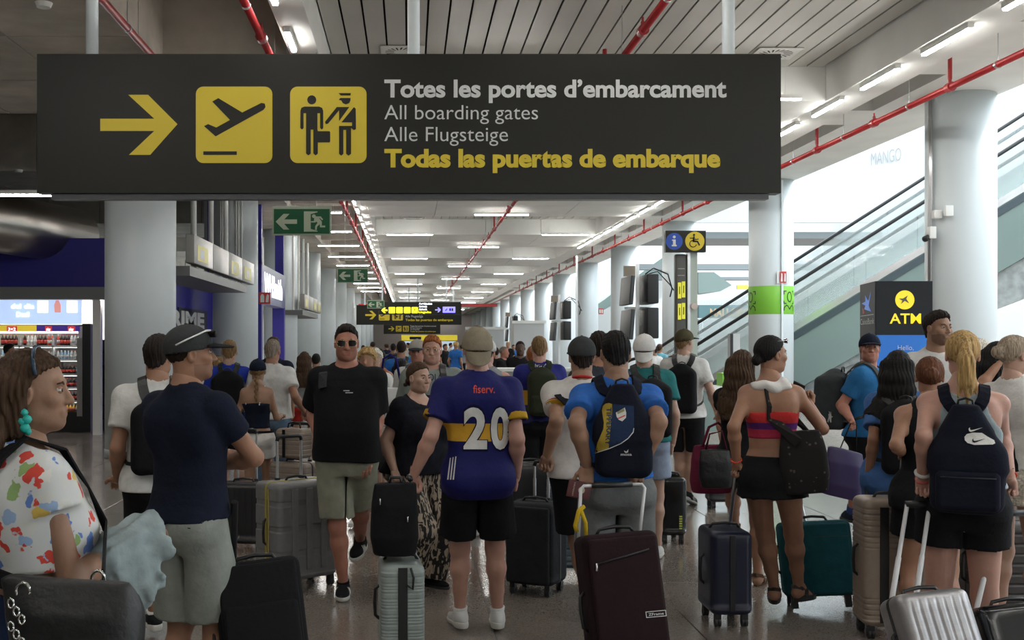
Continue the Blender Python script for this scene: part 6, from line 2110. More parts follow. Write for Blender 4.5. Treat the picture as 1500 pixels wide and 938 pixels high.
b = MB(); H_ = lambda x, y, z: p.head0 + p.Rh @ (Vector((x, y, z)) * p.hs)
b.tube([H_(.094 * sin(t), .030 - .02 * cos(t), .035 + .098 * cos(t)) for t in [radians(a) for a in range(-80, 81, 16)]], .006, 6); b.build('hairband', mat('tortoise', (.02, .05, .09), .25, var=.8, vscale=60), p.root)
# tattooed forearm mark
W1 = p
# shoulder bag
mt = p.M
LEATH = mat('black_leather', (.006, .006, .007), .5, bump=.5, bscale=25)
bc = P(112, 925, 2.72)
s, o, bb = clothbag('big black leather shoulder bag hanging from the floral woman', 'shoulder_bag', 'handbag', (0, 0, 0), (.30, .16, .24), LEATH, Matrix.Translation(bc) @ Matrix.Rotation(radians(-12), 4, 'Z'), 5, .02)
Wb = s.matrix_world.inverted() @ p.M
raw = [(.115, -.22, 1.10), (.115, -.22, 1.18), (.11, -.22, 1.26), (.10, -.20, 1.34), (.09, -.13, 1.42), (.085, -.03, 1.50), (.09, .07, 1.44), (.10, .15, 1.32), (.09, .2, 1.2)]
P_, N_ = p.snap([Vector(q) for q in raw], .014)
pp = [s.matrix_world @ Vector((-.11, -.03, .10))] + [p.M @ q for q in P_] + [s.matrix_world @ Vector((.02, .09, .11))]
pp = [s.matrix_world.inverted() @ q for q in pp]; nn = [Vector((0, -1, 0))] + [Wb.to_3x3() @ n for n in N_] + [Vector((1, .3, 0))]
b = MB(); b.ribbon(pp, nn, .050, .006); b.build('strap', BLACK, s)
for q in ((-.11, -.05, .10), (.02, .07, .11)): b = MB(); b.tube([Vector(q) + Vector((.018 * cos(t), 0, .022 * sin(t))) for t in [2 * pi * i / 12 for i in range(13)]], .004, 6); b.build('strap_ring', M_chrome, s)
b = MB()
for i in range(10): b.tube([Vector((-.12 + .014 * (i % 3), -.09, .08 - i * .018)) + Vector((.008 * cos(t), .003, .011 * sin(t))) for t in [2 * pi * j / 8 for j in range(9)]], .003, 5)
b.build('chain', M_chrome, s)
# denim jacket over her arm
s = thing('denim_jacket', 'pale washed denim jacket draped over the floral woman\u2019s forearm', 'jacket'); s.matrix_world = mt
sh, el, wr_, *_ = p.arm['R']
F_ = Field(A3(el) + [-.3, -.3, -.4], A3(wr_) + [.3, .35, .25], .009)
u_ = (wr_ - el)
for t_, dx, L_, r_ in ((.55, .01, .16, .022), (.72, .03, .20, .026), (.90, .035, .15, .028), (1.08, .045, .11, .026), (1.22, .05, .05, .024)):
    c_ = el + u_ * t_; F_.add(p_ell(c_, (.052, .052, .050)), .03)
    for g in (-1, 1): F_.add(p_cone(c_ + Vector((g * .035, 0, 0)), c_ + Vector((g * (.045 + dx), .02, -L_)), r_, r_ * .8), .03)
F_.disp(lambda X, Y, Z: .007 * np.sin(70 * X + 25 * Z + 3 * np.sin(20 * Z)) * np.sin(50 * Y - 30 * Z) + .004 * np.sin(120 * X + 60 * Y + 4 * np.sin(30 * Z))); V, Q_ = F_.mesh(); mesh_np('folded_cloth', V, Q_, FB('washed_denim', (.34, .41, .42), .9, .2), s)

# ---- 2 man in navy tee, arms crossed
p = Person('man in plain navy tee and grey cap standing with crossed arms', 277, 4.9, 1.765, yaw=-30, w=.97, sk='tan', hair=('buzz', 'dark'), head=(-42, 4), face=True, beard=.74,
           cap=(GREYC, FB('cap_brim_black', (.012, .013, .015))), sho=1.04,
           arms={'R': dict(l=(-.03, .22, 1.15), hint=(1, .75, -.9), pose='grip', palm=(0, -1, 0)), 'L': dict(l=(.08, .25, 1.19), hint=(-1, .6, -.9), pose='grip', palm=(0, -1, 0), dir=(1, -.15, .25))})
p.top(NAVY, off=.016, hem=.935, sleeve=.50, soff=.010, flare=.02, wr=.003)
p.bottom(SAGE, length=.90, off=.018, waist=1.0, hemoff=.028, wr=.005); p.shoes(RUB, SOLE, socks=None); p.done(); W2 = p
H_ = lambda x, y, z: p.head0 + p.Rh @ (Vector((x, y, z)) * p.hs)
wf = mat('white_frame', (.7, .7, .7), .4); b = MB()
for g in (-1, 1): b.tube([H_(g * .096, -.075, .045), H_(g * .090, -.02, .068), H_(g * .068, .062, .098)], .0035, 6)
b.tube([H_(-.068, .062, .098), H_(-.04, .086, .100), H_(.04, .086, .100), H_(.068, .062, .098)], .004, 6)
g_ = b.build('sunglasses', wf, p.root)
for g in (-1, 1): b = MB(); b.rbox(tuple(H_(g * .036, .094, .083)), (.045, .012, .03), .006, 2); b.build('lens', M_lens, g_)
b = MB()
for g in (-1, 1): b.ribbon([p.P(290 + g * 0, 690)] * 0 + [Vector((g * .05, -.152, .93)), Vector((g * .13, -.140, .93))], [Vector((0, -1, 0))] * 2, .004, .002)
b.build('pocket_seam', BLACK, p.parts['shorts'])
s, R_ = suitcase('black soft suitcase tilted behind the man with crossed arms', 402, 4.75, .37, .24, .74, 8, BLACK, 'soft', tilt=20, ext=0, wheels=2, zip_=False, lean=-6)
soft_front(s, .37, .24, .74, BLACK, M_wheel, pocket=.6)
b = MB(); a = R_ @ Vector((-.10, .10, .74)); e = W2.M @ Vector((.20, .06, 1.02)); Ri = R_.inverted(); b.cyl(Ri @ a, Ri @ e, .016, n=8); b.build('pull_handle', M_black, s)

# ---- 3 walking man in white tee behind him
p = Person('man in white tee with black shorts walking away behind the crossed-arms man', 232, 6.3, 1.74, yaw=12, w=1.0, sk='tan', hair=('short', 'dark'), sho=1.08, head=(-20, 0),
           arms={'L': dict(e=(172, 648, 0), w=(172, 700, .05), palm=(0, 1, 0))}, legs={'R': dict(f=(262, 915), pitch=-35, lift=.05), 'L': dict(l=(-.02, .30, .08))})
p.top(WHITE, off=.020, hem=.90, sleeve=.62, soff=.018); p.bottom(BLACK, length=.72, off=.024, hemoff=.03); p.shoes(BSHOE, SOLE, socks=WHITE, sockh=.1); p.done()
backpack(p, 'black backpack on the walking man in white, half hidden', BLACK, W=.28, H=.42, D_=.13, zc=1.20)

# ---- 4 man in black tee and sunglasses
p = Person('heavy man in black tee and sunglasses walking towards us', 508, 7.5, 1.815, yaw=176, w=1.10, belly=.045, sk='red', hair=('short', 'dark'), head=(8, -4), face=True, beard=.8, jaw=1.12, armw=1.1, sho=1.02,
           arms={'R': dict(e=(457, 600, 0), w=(466, 640, .0), pose='grip', palm=(0, .0, -1), dir=(0, .35, -1)), 'L': dict(e=(553, 612, 0), w=(540, 668, -.05), palm=(0, -1, 0))},
           legs={'R': dict(f=(503, 874), yaw=4), 'L': dict(f=(527, 846), yaw=-10, pitch=-14, lift=.03)})
p.top(BLACK, off=.022, hem=.885, sleeve=.78, soff=.022, flare=.02, wr=.004); p.bottom(KHAKI, length=.88, off=.022, hemoff=.022, wr=.005)
p.shoes(BSHOE, SOLE, socks=BLACK, sockh=.05, stripes=RUB); p.done()
p.glasses(M_gold, M_lens, r=.024)
for a_, c_, yy in ((503, 512, 572), (506, 517, 575)): V, Fs = grid_poly([(a_, yy), (c_, yy), (c_, yy + 1.1), (a_, yy + 1.1)], 5); p.pdecal(V, Fs, M_signwhite, 'tiny_chest_print')
p.bracelet('L', M_chrome, .034, .02, .007, 'watch_strap')
b = MB(); sh, el, wr_, *_ = p.arm['L']; b.cyl(wr_ + Vector((-.03, .02, .02)), wr_ + Vector((-.045, .03, .02)), .02, n=16); b.build('watch', M_chrome, p.root)
W4 = p
# shoulder strap of a grey bag on his right shoulder
s = thing('shoulder_strap_bag', 'grey padded bag strap over the right shoulder of the man in sunglasses', 'bag'); s.matrix_world = p.M
P_, N_ = p.snap([Vector(q) for q in ((.155, .16, 1.41), (.15, .12, 1.45), (.14, .05, 1.47), (.14, -.03, 1.5), (.15, -.12, 1.42), (.15, -.16, 1.25))], .006); b = MB(); b.ribbon(P_, N_, .06, .012); b.build('strap', FB('dark_strap', (.045, .045, .05)), s)
_bag, bo, bb, yc_ = backpack(p, 'grey rucksack hanging behind the man in sunglasses', GREYF, W=.28, H=.40, zc=1.2, straps=None)

# ---- big grey suitcase he pulls
GREYCASE = plastic('case_grey', (.17, .17, .175), .4)
s, R_ = suitcase('large grey hard suitcase with yellow zips beside the man in sunglasses', 434, 7.95, .50, .32, .74, 40, GREYCASE, 'h', ext=.30, amp=.006, pitch=.17, zip_=mat('zip_yellow', (.42, .34, .06), .6), hw=.20, hy=.55)
b = MB(); b.ribbon([Vector((-.252, -.035, z)) for z in (.12, .4, .70)], [Vector((-1, 0, 0))] * 3, .012, .004); b.build('zip_line', MATS['zip_yellow'], s)
for x in (-.12, .0, .12): b = MB(); b.rbox((x, -.163, .42), (.05, .012, .56), .006, 2); b.build('rib', GREYCASE, s)

# ---- group at the left, farther
RBLUE = FB('royal_blue', (.02, .05, .42))
p = Person('boy in royal blue and white sports shirt with big black backpack', 336, 11.5, 1.72, yaw=4, w=.92, sk='fair', hair=('short', 'sandy'), arms={'R': dict(e=(353, 585, 0), w=(353, 615, .05))})
p.top(RBLUE, off=.022, hem=.86, sleeve=.75, soff=.022); p.bottom(BLACK, length=.8, off=.024); p.shoes(BSHOE, SOLE); p.done()
V, Fs = grid_poly([(353, 560), (358, 560), (360, 585), (356, 607), (352, 600)], 6); p.pdecal(V, Fs, WHITE, 'white_side_panel')
backpack(p, 'big black backpack on the boy in royal blue', BLACK, W=.32, H=.50, D_=.18, zc=1.18)
p = Person('child with curly sandy hair beside the boy in royal blue', 318, 12.6, 1.53, yaw=10, w=.8, sk='fair', hair=('curly', 'sandy')); p.top(WHITE, off=.02); p.bottom(BLACK, length=.8); p.shoes(RUB, SOLE); p.done()
p = Person('slim woman in navy cap and strappy navy top with white shorts', 377, 10.6, 1.535, yaw=-14, sex='f', w=.92, sk='olive', hair=('plait', 'sandy'), cap=(NAVY, NAVY), head=(14, 0),
           arms={'R': dict(e=(402, 600, 0), w=(412, 609, .25), pose='grip', palm=(0, 0, -1))}, legs={'R': dict(l=(.07, .0, .08)), 'L': dict(l=(-.04, -.12, .08))})
p.top(NAVY, off=.010, hem=1.03, sleeve=0, z1=1.30, flare=.006); p.bottom(WHITE, length=.42, off=.022, waist=1.0, hemoff=.03); p.shoes(RUB, SOLE)
b = MB()
for g in (-1, 1):
    P_, N_ = p.snap([Vector((g * .07, -.14, 1.12)), Vector((g * .075, -.12, 1.2)), Vector((g * .08, -.1, 1.28))], .003); b.ribbon(P_ + [Vector((g * .085, -.055, 1.27)), Vector((g * .085, -.02, 1.30)), Vector((g * .08, .04, 1.27))], N_ + [Vector((0, -.3, 1)), Vector((0, 0, 1)), Vector((0, 1, .5))], .010, .003)
b.build('shoulder_strap', WHITE, p.root); b = MB(); b.tube([Vector((.19 * cos(t) * .82, -.01 + .135 * sin(t) * .9, .875)) for t in [2 * pi * i / 24 for i in range(25)]], .012, 6); b.build('waistband', BLACK, p.parts['shorts']); p.done()
p = Person('grey-haired man in white tee and blue jeans pulling a case', 399, 11.4, 1.725, yaw=-6, w=1.05, sk='tan', hair=('short', 'grey'), head=(-8, 0),
           arms={'R': dict(e=(430, 577, 0), w=(446, 603, .0), pose='grip', palm=(0, 0, -1))})
p.top(WHITE, off=.02, hem=.95); p.bottom(JEANS, length=1.95, off=.014, hemoff=.02); p.shoes(BSHOE, SOLE); p.done()
p = Person('dark-haired man in navy tee, farther behind the grey-haired man', 400, 13.2, 1.76, yaw=-10, w=1.1, sk='tan', hair=('short', 'brown')); p.top(NAVY, off=.02); p.bottom(BLACK, length=.8); p.shoes(BSHOE, SOLE); p.done()
p = Person('woman with long brown hair, grey top and red shorts walking away', 446, 15.5, 1.57, yaw=0, sex='f', w=1.15, sk='fair', hair=('long', 'brown')); p.top(GREYF, off=.014, sleeve=0, hem=.92, arm_cut=(.10, .10)); p.bottom(FB('red_shorts', (.45, .03, .02)), length=.42, off=.03); p.shoes(RUB, SOLE); p.done()
p = Person('dark-haired person in pale top right of the red-shorts woman', 463, 18, 1.52, yaw=0, w=.9, sk='tan', hair=('short', 'black')); p.top(CREAM); p.bottom(BLACK, length=.8); p.shoes(RUB, SOLE); p.done()

BRONZE = plastic('case_taupe', (.23, .185, .15), .35)
s, R_ = suitcase('taupe ribbed suitcase standing under the small vanity case', 431, 10.3, .40, .26, .62, -30, BRONZE, 'h', ext=.34, pitch=.05, hy=.8)
for g in (-1, 1): b = MB(); b.rbox((g * .0 - .203, g * .07, .42), (.012, .05, .10), .006, 2); b.build('side_recess', M_black, s)
v = thing('vanity_case', 'small taupe ribbed vanity case on top of the taupe suitcase', 'case', (R_.translation.x, R_.translation.y, .655), radians(-30))
V, Fs = shell(.30, .20, 0, .27, .04, 'h', .005, .04); b = MB(); b.raw(V, Fs, 0, True); b.build('shell', BRONZE, v)
b = MB(); b.tube([(-.07, 0, .265), (-.06, 0, .31), (0, 0, .325), (.06, 0, .31), (.07, 0, .265)], .008, 6); b.build('handle', M_black, v)
b = MB(); b.ribbon([(-.04, -.105, .01), (-.04, -.106, .26)], [Vector((0, -1, 0))] * 2, .03, .006); b.build('strap', BLACK, v)
s, R_ = suitcase('dark ribbed hard suitcase behind the crossed-arms man', 357, 9.3, .40, .25, .56, -8, plastic('case_black', (.018, .018, .02)), 'v', ext=.42, pitch=.05, amp=.008, hw=.16)

# ---- 10 woman in dark top and zebra trousers
p = Person('stout woman in dark top and zebra-print wide trousers facing right', 612, 7.85, 1.56, yaw=-138, sex='f', w=1.36, belly=.05, bust=.5, sk='fair', hair=('lowpony', 'brown'), head=(0, 0), face=True, jaw=1.15, armw=1.25, sho=1.0,
           arms={'R': dict(e=(565, 648, -.10), w=(578, 690, -.22), pose='grip', palm=(0, 0, -1)), 'L': dict(l=(-.24, .20, .92))}, legs={'R': dict(l=(.09, 0, .08)), 'L': dict(l=(-.07, .06, .08))})
BLT = FB('black_lace', (.010, .011, .018), .9, .5)
p.top(BLT, off=.024, hem=.90, sleeve=.60, soff=.02, neck=.085, neckdrop=.03, flare=.03); p.bottom(zebra_mat(), name='trousers', length=1.98, off=.03, hemoff=.060, wr=.006)
p.shoes(BSHOE, BSOLE); p.done()
b = MB(); b.rbox(tuple(p.head0 + p.Rh @ Vector((0, -.14, -.05))), (.03, .03, .03), .012); b.build('hair_tie', M_black, p.root)
# cube bag on ribbed case
SG = plastic('case_sage', (.26, .30, .285), .35)
s, R_ = suitcase('grey-green ribbed cabin suitcase standing under the black cube bag', 587, 6.15, .235, .38, .53, 4, SG, 'h', pitch=.0165, amp=.004, zip_=False)
b = MB(); b.ribbon([(-.0, -.192, .09), (-.0, -.193, .27), (-.0, -.192, .52)], [Vector((0, -1, 0))] * 3, .05, .006); b.build('zip_strip', M_black, s)
b = MB(); b.tube([(.02, -.2, .43), (.05, -.21, .41), (.055, -.21, .47), (.04, -.2, .52)], .007, 6); b.build('lock_cord', M_black, s)
t = thing('telescopic_handle', None, None); t.parent = s
for yy in (.06, .14): b = MB(); b.cyl((.085, yy, .52), (.055, yy, .95), .010, n=10); b.build('tube', M_case_metal, t)
b = MB(); b.tube([(.055, .04, .955), (.055, .16, .955)], .016, 8); b.build('grip', M_black, t)
x0 = P(578, 0, 6.1).x
s, o, bb = clothbag('black cube-shaped travel bag sitting on the grey-green suitcase', 'travel_bag', 'bag', (0, 0, .192), (.25, .26, .375), BLACK, Matrix.Translation((x0, 6.12, .563)), 9, .008, .009)
for (z0, z1, x) in ((.28, .315, -.075), (.19, .22, .07)): b = MB(); b.rbox((x, -.118, (z0 + z1) / 2), (.008, .02, z1 - z0), .003, 2); b.build('zip_pull', M_chrome, o)
b = MB(); b.tube([(-.03, 0, .375), (-.02, 0, .41), (.03, 0, .41), (.04, 0, .375)], .009, 6); b.build('grab_handle', M_black, s)

# ---- 11 man in jersey 20
JB = (.007, .008, .095)
JERSEY = ramp_mat('jersey_blue', 2, [(0, JB), (1.135, (.62, .34, .03)), (1.235, JB)], .7, 0, 2)
p = Person('man in blue and yellow number 20 jersey and beige backward cap', 699, 6.55, 1.78, yaw=3, w=1.04, sk='pink', hair=('short', 'sandy'), cap=(TANC, TANC, 180), head=(0, 0), sho=1.10,
           arms={'L': dict(e=(628, 648, -.02), w=(606, 697, -.05), pose='grip', palm=(0, 0, -1), dir=(-.1, .25, -1)), 'R': dict(e=(757, 650, .0), w=(756, 698, .04), pose='grip', palm=(-1, .3, 0))},
           legs={'L': dict(f=(674, 922), yaw=10), 'R': dict(f=(729, 922), yaw=-6)})
p.top(JERSEY, off=.020, hem=.80, sleeve=.64, soff=.018, flare=.022, wr=.0045)
p.cuff(FB('yellow', (.62, .36, .03)), .64, .14); p.bottom(BLACK, length=.78, off=.026, hemoff=.035, waist=1.0); p.shoes(RUB, SOLE, socks=WHITE, sockh=.10); p.done(); W11 = p
NUMW = FB('print_white', (.95, .94, .90)); NUMN = FB('print_navy', (.01, .01, .05)); LRED = mat('print_red', (.62, .06, .03), .6)
for u0, u1, ch in ((679, 713.5, '2'), (719, 746.5, '0')):
    p.pix(ch, u0 - 1.4, u1 + 1.4, 657, 62 if ch == '2' else 61, NUMN, .055, 'number_outline', off=.002, sub=3)
    p.pix(ch, u0, u1, 655.6 + (ch == '0') * 0, 58, NUMW, .035, 'number', off=.004, sub=3)
p.pix('fiserv.', 693, 725, 576, 12, LRED, .01)
for k in range(3):
    V, Fs = grid_poly([(667 - k * 4, 669 + k), (668.5 - k * 4, 669 + k), (664 - k * 4 + 1, 703), (662 - k * 4 + 1, 703)], 6); p.pdecal(V, Fs, WHITE, 'side_stripe')
b = MB(); q = p.hand('R', .10, .02); q = Vector(q)
s = thing('cola_bottle', 'small cola bottle hanging from the jersey man\u2019s right hand', 'bottle', (q.x - .02, q.y, q.z - .27))
b.lathe([(.026, 0), (.031, .01), (.031, .12), (.027, .15), (.031, .18), (.012, .225), (.012, .24)], n=14); b.build('bottle', mat('cola', (.02, .008, .005), .12), s)
b = MB(); b.lathe([(.0135, .238), (.0135, .255)], n=12); b.build('cap', LRED, s); b = MB(); b.lathe([(.0318, .11), (.0322, .112), (.0322, .16), (.0318, .162)], n=14); b.build('label', LRED, s)

# ---- 12 heavy young person with POLO tee
p = Person('ginger-haired person in glasses and grey tee with LO lettering', 633, 9.4, 1.752, yaw=176, w=1.22, belly=.04, sk='pink', hair=('thick', 'ginger'), head=(0, 0), face=True, jaw=1.1, armw=1.15)
p.top(FB('sage_tee', (.27, .30, .275)), off=.024, hem=.85, sleeve=.85, soff=.02); p.bottom(BLACK, length=.9, off=.02); p.shoes(RUB, SOLE); p.done()
p.glasses(M_gold, None, r=.016); p.pix('POLO', 621, 651, 558, 10.5, NUMN, .0)
backpack(p, 'dark backpack worn by the ginger-haired person in glasses', BLACK, W=.30, H=.42, zc=1.2)

# ---- 15 jersey man with olive backpack
JERSEY2 = ramp_mat('jersey_band', 2, [(0, (.01, .012, .07)), (1.10, (.50, .28, .03)), (1.24, (.012, .014, .16))], .7, 0, 2)
p = Person('man in navy and yellow jersey wearing an olive backpack, at the counter', 790, 11.0, 1.755, yaw=0, w=1.05, sk='pink', hair=('short', 'sandy'), head=(0, 0), sho=1.05, arms={'L': dict(e=(760, 562, 0), w=(748, 578, .25)), 'R': dict(l=(.20, .22, 1.05))}, legs={'L': dict(l=(-.07, 0, .08)), 'R': dict(l=(.05, .1, .08))})
p.top(JERSEY2, off=.02, hem=.92, sleeve=.68); p.cuff(FB('yellow', (.6, .35, .03)), .68, .3); p.bottom(BLACK, length=.85, off=.026); p.shoes(BSHOE, SOLE); p.done()
p.pix('elvery\u2019s', 780, 803, 538, 5, NUMW, .02)
OLIVE = FB('olive', (.035, .042, .022))
s, o, bb, yc = backpack(p, 'olive green backpack on the navy and yellow jersey man', OLIVE, W=.27, H=.46, D_=.17, zc=1.24, strapm=OLIVE, pocket=.38)
s2, R_ = suitcase('bright sky blue suitcase edge beside the black case', 771, 9.6, .30, .22, .62, 0, mat('sky_plastic', (.12, .45, .70), .4), 'plain')

# ---- 16 man in white tee with grey cap
p = Person('man in cream tee and grey cap, passport man\u2019s left neighbour', 852, 6.95, 1.725, yaw=-6, w=1.02, sk='olive', hair=('short', 'dark'), cap=(GREYC, GREYC, 0), head=(6, 0), sho=1.05,
           arms={'L': dict(e=(812, 635, -.05), w=(801, 668, -.12), pose='grip', palm=(0, 0, -1)), 'R': dict(l=(.22, .10, .9))}, legs={'L': dict(f=(863, 906), yaw=6), 'R': dict(l=(.14, .25, .08))})
p.top(FB('cream_tee', (.74, .71, .67)), off=.02, hem=.90, sleeve=.58, soff=.012); p.bottom(BLACK, length=.80, off=.026, hemoff=.03); p.shoes(BSHOE, BSOLE, socks=WHITE, sockh=.28); p.done()
p.cuff(FB('yellow', (.6, .35, .03)), .575, .04, 'sleeve_trim', soff=.012); p.cuff(FB('red', (.5, .03, .03)), .53, .03, 'sleeve_trim', soff=.0125)
b = MB(); nk = [Vector((.066 * cos(t), -.02 + .066 * sin(t), 1.475 + .02 * -sin(t))) for t in [radians(a) for a in range(180, 361, 20)]]; b.tube(nk, .009, 6); b.build('collar_trim', FB('red', (.5, .03, .03)), p.parts['shirt'])
s = thing('cross_body_strap', 'black cross-body sling strap on the man in cream tee', 'bag'); s.matrix_world = p.M
P_, N_ = p.snap([Vector((-.13 + .29 * t, -.22, 1.47 - .52 * t)) for t in [i / 24 for i in range(25)]], .012); b = MB(); b.ribbon(P_, N_, .045, .006); b.build('strap', BLACK, s)
P_, N_ = p.snap([Vector((.17, -.04, .95)), Vector((.19, .02, .93)), Vector((.17, .12, .95))], .03); s_, o_, b_ = clothbag('small black sling bag on the hip of the man in cream tee', 'sling_bag', 'bag', (.15, .17, .95), (.18, .07, .14), BLACK, p.M, 3, .006)
CHAR = FB('charcoal', (.030, .033, .037))
s, R_ = suitcase('charcoal soft suitcase between number 20 and the man in cream tee', 786, 7.75, .34, .30, .62, -28, CHAR, 'soft', ext=.26, hw=.10, hy=.6, lean=0)
soft_front(s, .34, .30, .62, CHAR, M_wheel, pocket=.0)
s, R_ = suitcase('black hard suitcase behind the charcoal soft one', 776, 8.9, .38, .26, .76, 10, plastic('case_black', (.018, .018, .02)), 'plain')
s, R_ = suitcase('blue-grey suitcase with fine horizontal ribs behind the cream tee man', 838, 8.3, .36, .25, .66, 0, plastic('case_bluegrey', (.10, .14, .17), .3), 'h', ext=.12, pitch=.045, amp=.012)

# ---- 17 dark hair person behind
p = Person('dark-haired man almost hidden behind the blue tee man', 878, 8.7, 1.775, yaw=0, w=1.0, sk='tan', hair=('thick', 'dark')); p.top(FB('slate', (.05, .06, .08))); p.bottom(BLACK, length=.8); p.shoes(BSHOE, SOLE); p.done()

# ---- 18 blue tee with yellow/blue rucksack
p = Person('man in bright blue tee wearing the blue and yellow lettered rucksack', 902, 6.0, 1.755, yaw=0, w=1.03, sk='olive', hair=('short', 'black'), head=(0, -6), sho=1.06,
           arms={'L': dict(e=(848, 632, .02), w=(860, 684, -.17), pose='relax', palm=(.2, 1, 0), dir=(-.1, -.2, -1), back=1), 'R': dict(e=(962, 632, .02), w=(940, 684, -.20), pose='grip', palm=(.0, .6, -1), dir=(-.7, -.2, -.6), back=1)})
p.top(FB('bright_blue', (.035, .16, .55)), off=.018, hem=.985, sleeve=.62, soff=.018, wr=.005); p.bottom(FB('marl', (.19, .20, .20)), length=.72, off=.026, hemoff=.035, wr=.005); p.shoes(BSHOE, SOLE, socks=WHITE); p.done(); W18 = p
BNAVY = FB('bag_navy', (.008, .010, .022)); PNAVY = FB('panel_navy', (.022, .042, .10)); PYEL = FB('panel_yellow', (.50, .36, .05))
s, o, bb, yc = backpack(p, 'navy drawstring-shaped rucksack with yellow panel of vertical lettering', BNAVY, W=.29, H=.49, D_=.15, zc=1.255, shape='taper', widen=1.15, strapm=BNAVY)
zf = lambda x, y: (860 + x / 6.7, 560 + y / 6.7)
V, Fs = grid_poly([zf(*q) for q in ((250, 215), (460, 235), (462, 450), (455, 490), (420, 540), (350, 590), (215, 645))], 5); p.pdecal(V, Fs, PNAVY, 'navy_panel', o, bb, .002)
V, Fs = grid_poly([zf(*q) for q in ((245, 215), (215, 205), (180, 212), (155, 235), (146, 275), (155, 340), (165, 400), (160, 460), (130, 530), (100, 600), (78, 698), (212, 650), (225, 500), (245, 300))], 5); p.pdecal(V, Fs, PYEL, 'yellow_panel', o, bb, .003)
V, Fs = text_fit('TIPPERARY', 0, 1, 0, 1, .02, 1)
V = [(lambda q: zf(*q))((192 + 48 * v - 30 * max(0, u - .55) + 0, 250 + 370 * u)) for u, v in V]; p.pdecal(V, Fs, FB('lettering_navy', (.02, .05, .11)), 'lettering', o, bb, .005)
V, Fs = grid_poly([zf(*q) for q in ((78, 702), (78, 694), (215, 650), (330, 600), (400, 550), (448, 490), (456, 450), (463, 455), (456, 495), (405, 556), (335, 606), (218, 657))], 5); p.pdecal(V, Fs, WHITE, 'white_piping', o, bb, .005)
V, Fs = grid_poly([zf(*q) for q in ((282, 300), (370, 250), (384, 300), (382, 350), (345, 385), (310, 370), (290, 340))], 4); p.pdecal(V, Fs, WHITE, 'crest', o, bb, .005)
V, Fs = grid_poly([zf(*q) for q in ((294, 292), (362, 258), (368, 285), (300, 316))], 4); p.pdecal(V, Fs, mat('crest_olive', (.25, .24, .10), .6), 'crest_band', o, bb, .007)
V, Fs = grid_poly([zf(*q) for q in ((300, 352), (374, 320), (374, 334), (304, 364))], 4); p.pdecal(V, Fs, LRED, 'crest_band', o, bb, .007)
p.pix('mosa', *[zf(330, 0)[0], zf(438, 0)[0], zf(0, 722)[1]], 4, WHITE, .02, 'lettering', o, bb, .005, 0)
V, Fs = grid_poly([zf(*q) for q in ((362, 672), (385, 684), (405, 660), (402, 690), (384, 696), (370, 690))], 4); p.pdecal(V, Fs, WHITE, 'emblem', o, bb, .005)
# passport in his left hand
q = p.hand('L', .09, .02); s = thing('passport', 'maroon passport held in the left hand of the blue tee man', 'passport', (q.x - .04, q.y - .03, q.z - .02), radians(10)); s.rotation_euler = (0, radians(12), radians(12))
b = MB(); b.rbox((0, 0, 0), (.125, .008, .088), .003, 2); b.build('cover', mat('passport', (.09, .018, .022), .5), s)
V, Fs = text_fit('PASSPORT', -.035, .035, 0, .008, .01); b = MB(); b.raw([(-.035 + v * 1, -.0046, u) for u, v in V], Fs); b.raw([(.012 + .018 * cos(2 * pi * i / 12), -.0046, .018 * sin(2 * pi * i / 12)) for i in range(12)], [tuple(range(12))]); b.build('gold_print', mat('gold_print', (.5, .4, .25), .5), s)
# maroon case
MAR = FB('maroon', (.024, .010, .013))
s, R_ = suitcase('maroon soft suitcase with slanted zip pulled by the blue tee man', 929, 5.30, .365, .23, .78, 4, MAR, 'soft', tilt=12, wheels=2, zip_=False, lean=-4)
o = soft_front(s, .365, .23, .78, MAR, M_black, slant=False)
b = MB(); b.tube([(-.135, -.148, .64), (.12, -.148, .69)], .0045, 6); b.build('zip', M_black, o)
b = MB(); b.tube([(-.135, -.151, .645), (-.14, -.153, .61)], .005, 6); b.build('zip_pull', M_case_metal, o)
Ri = R_.inverted(); A_ = W18
t = thing('telescopic_handle', None, None); t.parent = s
hl, hr, ht = Ri @ P(851, 712, 5.62), Ri @ P(945, 710, 5.62), None
bl, br = Vector((-.155, .09, .77)), Vector((.15, .09, .77)); hl2, hr2 = Ri @ P(868, 712, 5.62), Ri @ P(926, 710, 5.62)
wm = mat('handle_white', (.62, .62, .63), .35)
for a_, c_, e_ in ((bl, hl, hl2), (br, hr, hr2)): b = MB(); b.tube([a_, a_.lerp(c_, .5), a_.lerp(c_, .93), c_.lerp(e_, .25) + Vector((0, 0, .0)), e_], .0085, 8); b.build('tube', wm, t)
b = MB(); b.tube([hl2 - (hr2 - hl2) * .02, hr2], .014, 10); b.build('grip', M_black, t)
b = MB(); cx, cz = .115, .395
for a_, c_ in (((-.045, -.014), (.045, -.011)), ((-.045, .011), (.045, .014)), ((-.048, -.014), (-.045, .014)), ((.045, -.014), (.048, .014))): b.box(cx + a_[0], cx + c_[0], -.1475, -.1455, cz + a_[1], cz + c_[1])
V, Fs = text_fit('ZFrame', -.036, .036, -.006, .012, .01); b.raw([(cx + u, -.147, cz + v) for u, v in V], Fs); b.build('badge', M_signwhite, o)
b = MB(); a_ = bl.lerp(hl, .52); b.tube([a_ + Vector((.02, -.02, .02)), a_ + Vector((-.01, -.025, 0)), a_ + Vector((-.035, -.02, -.07)), a_ + Vector((-.03, -.02, -.10))], .012, 6); b.tube([a_ + Vector((.0, -.02, .01)), a_ + Vector((.015, -.03, -.06)), a_ + Vector((.008, -.03, -.14))], .010, 6)
tag(b.build('ribbon', FB('yellow_ribbon', (.62, .42, .02))), 'yellow ribbon tied to the pale handle of the maroon suitcase', 'ribbon').matrix_world = R_

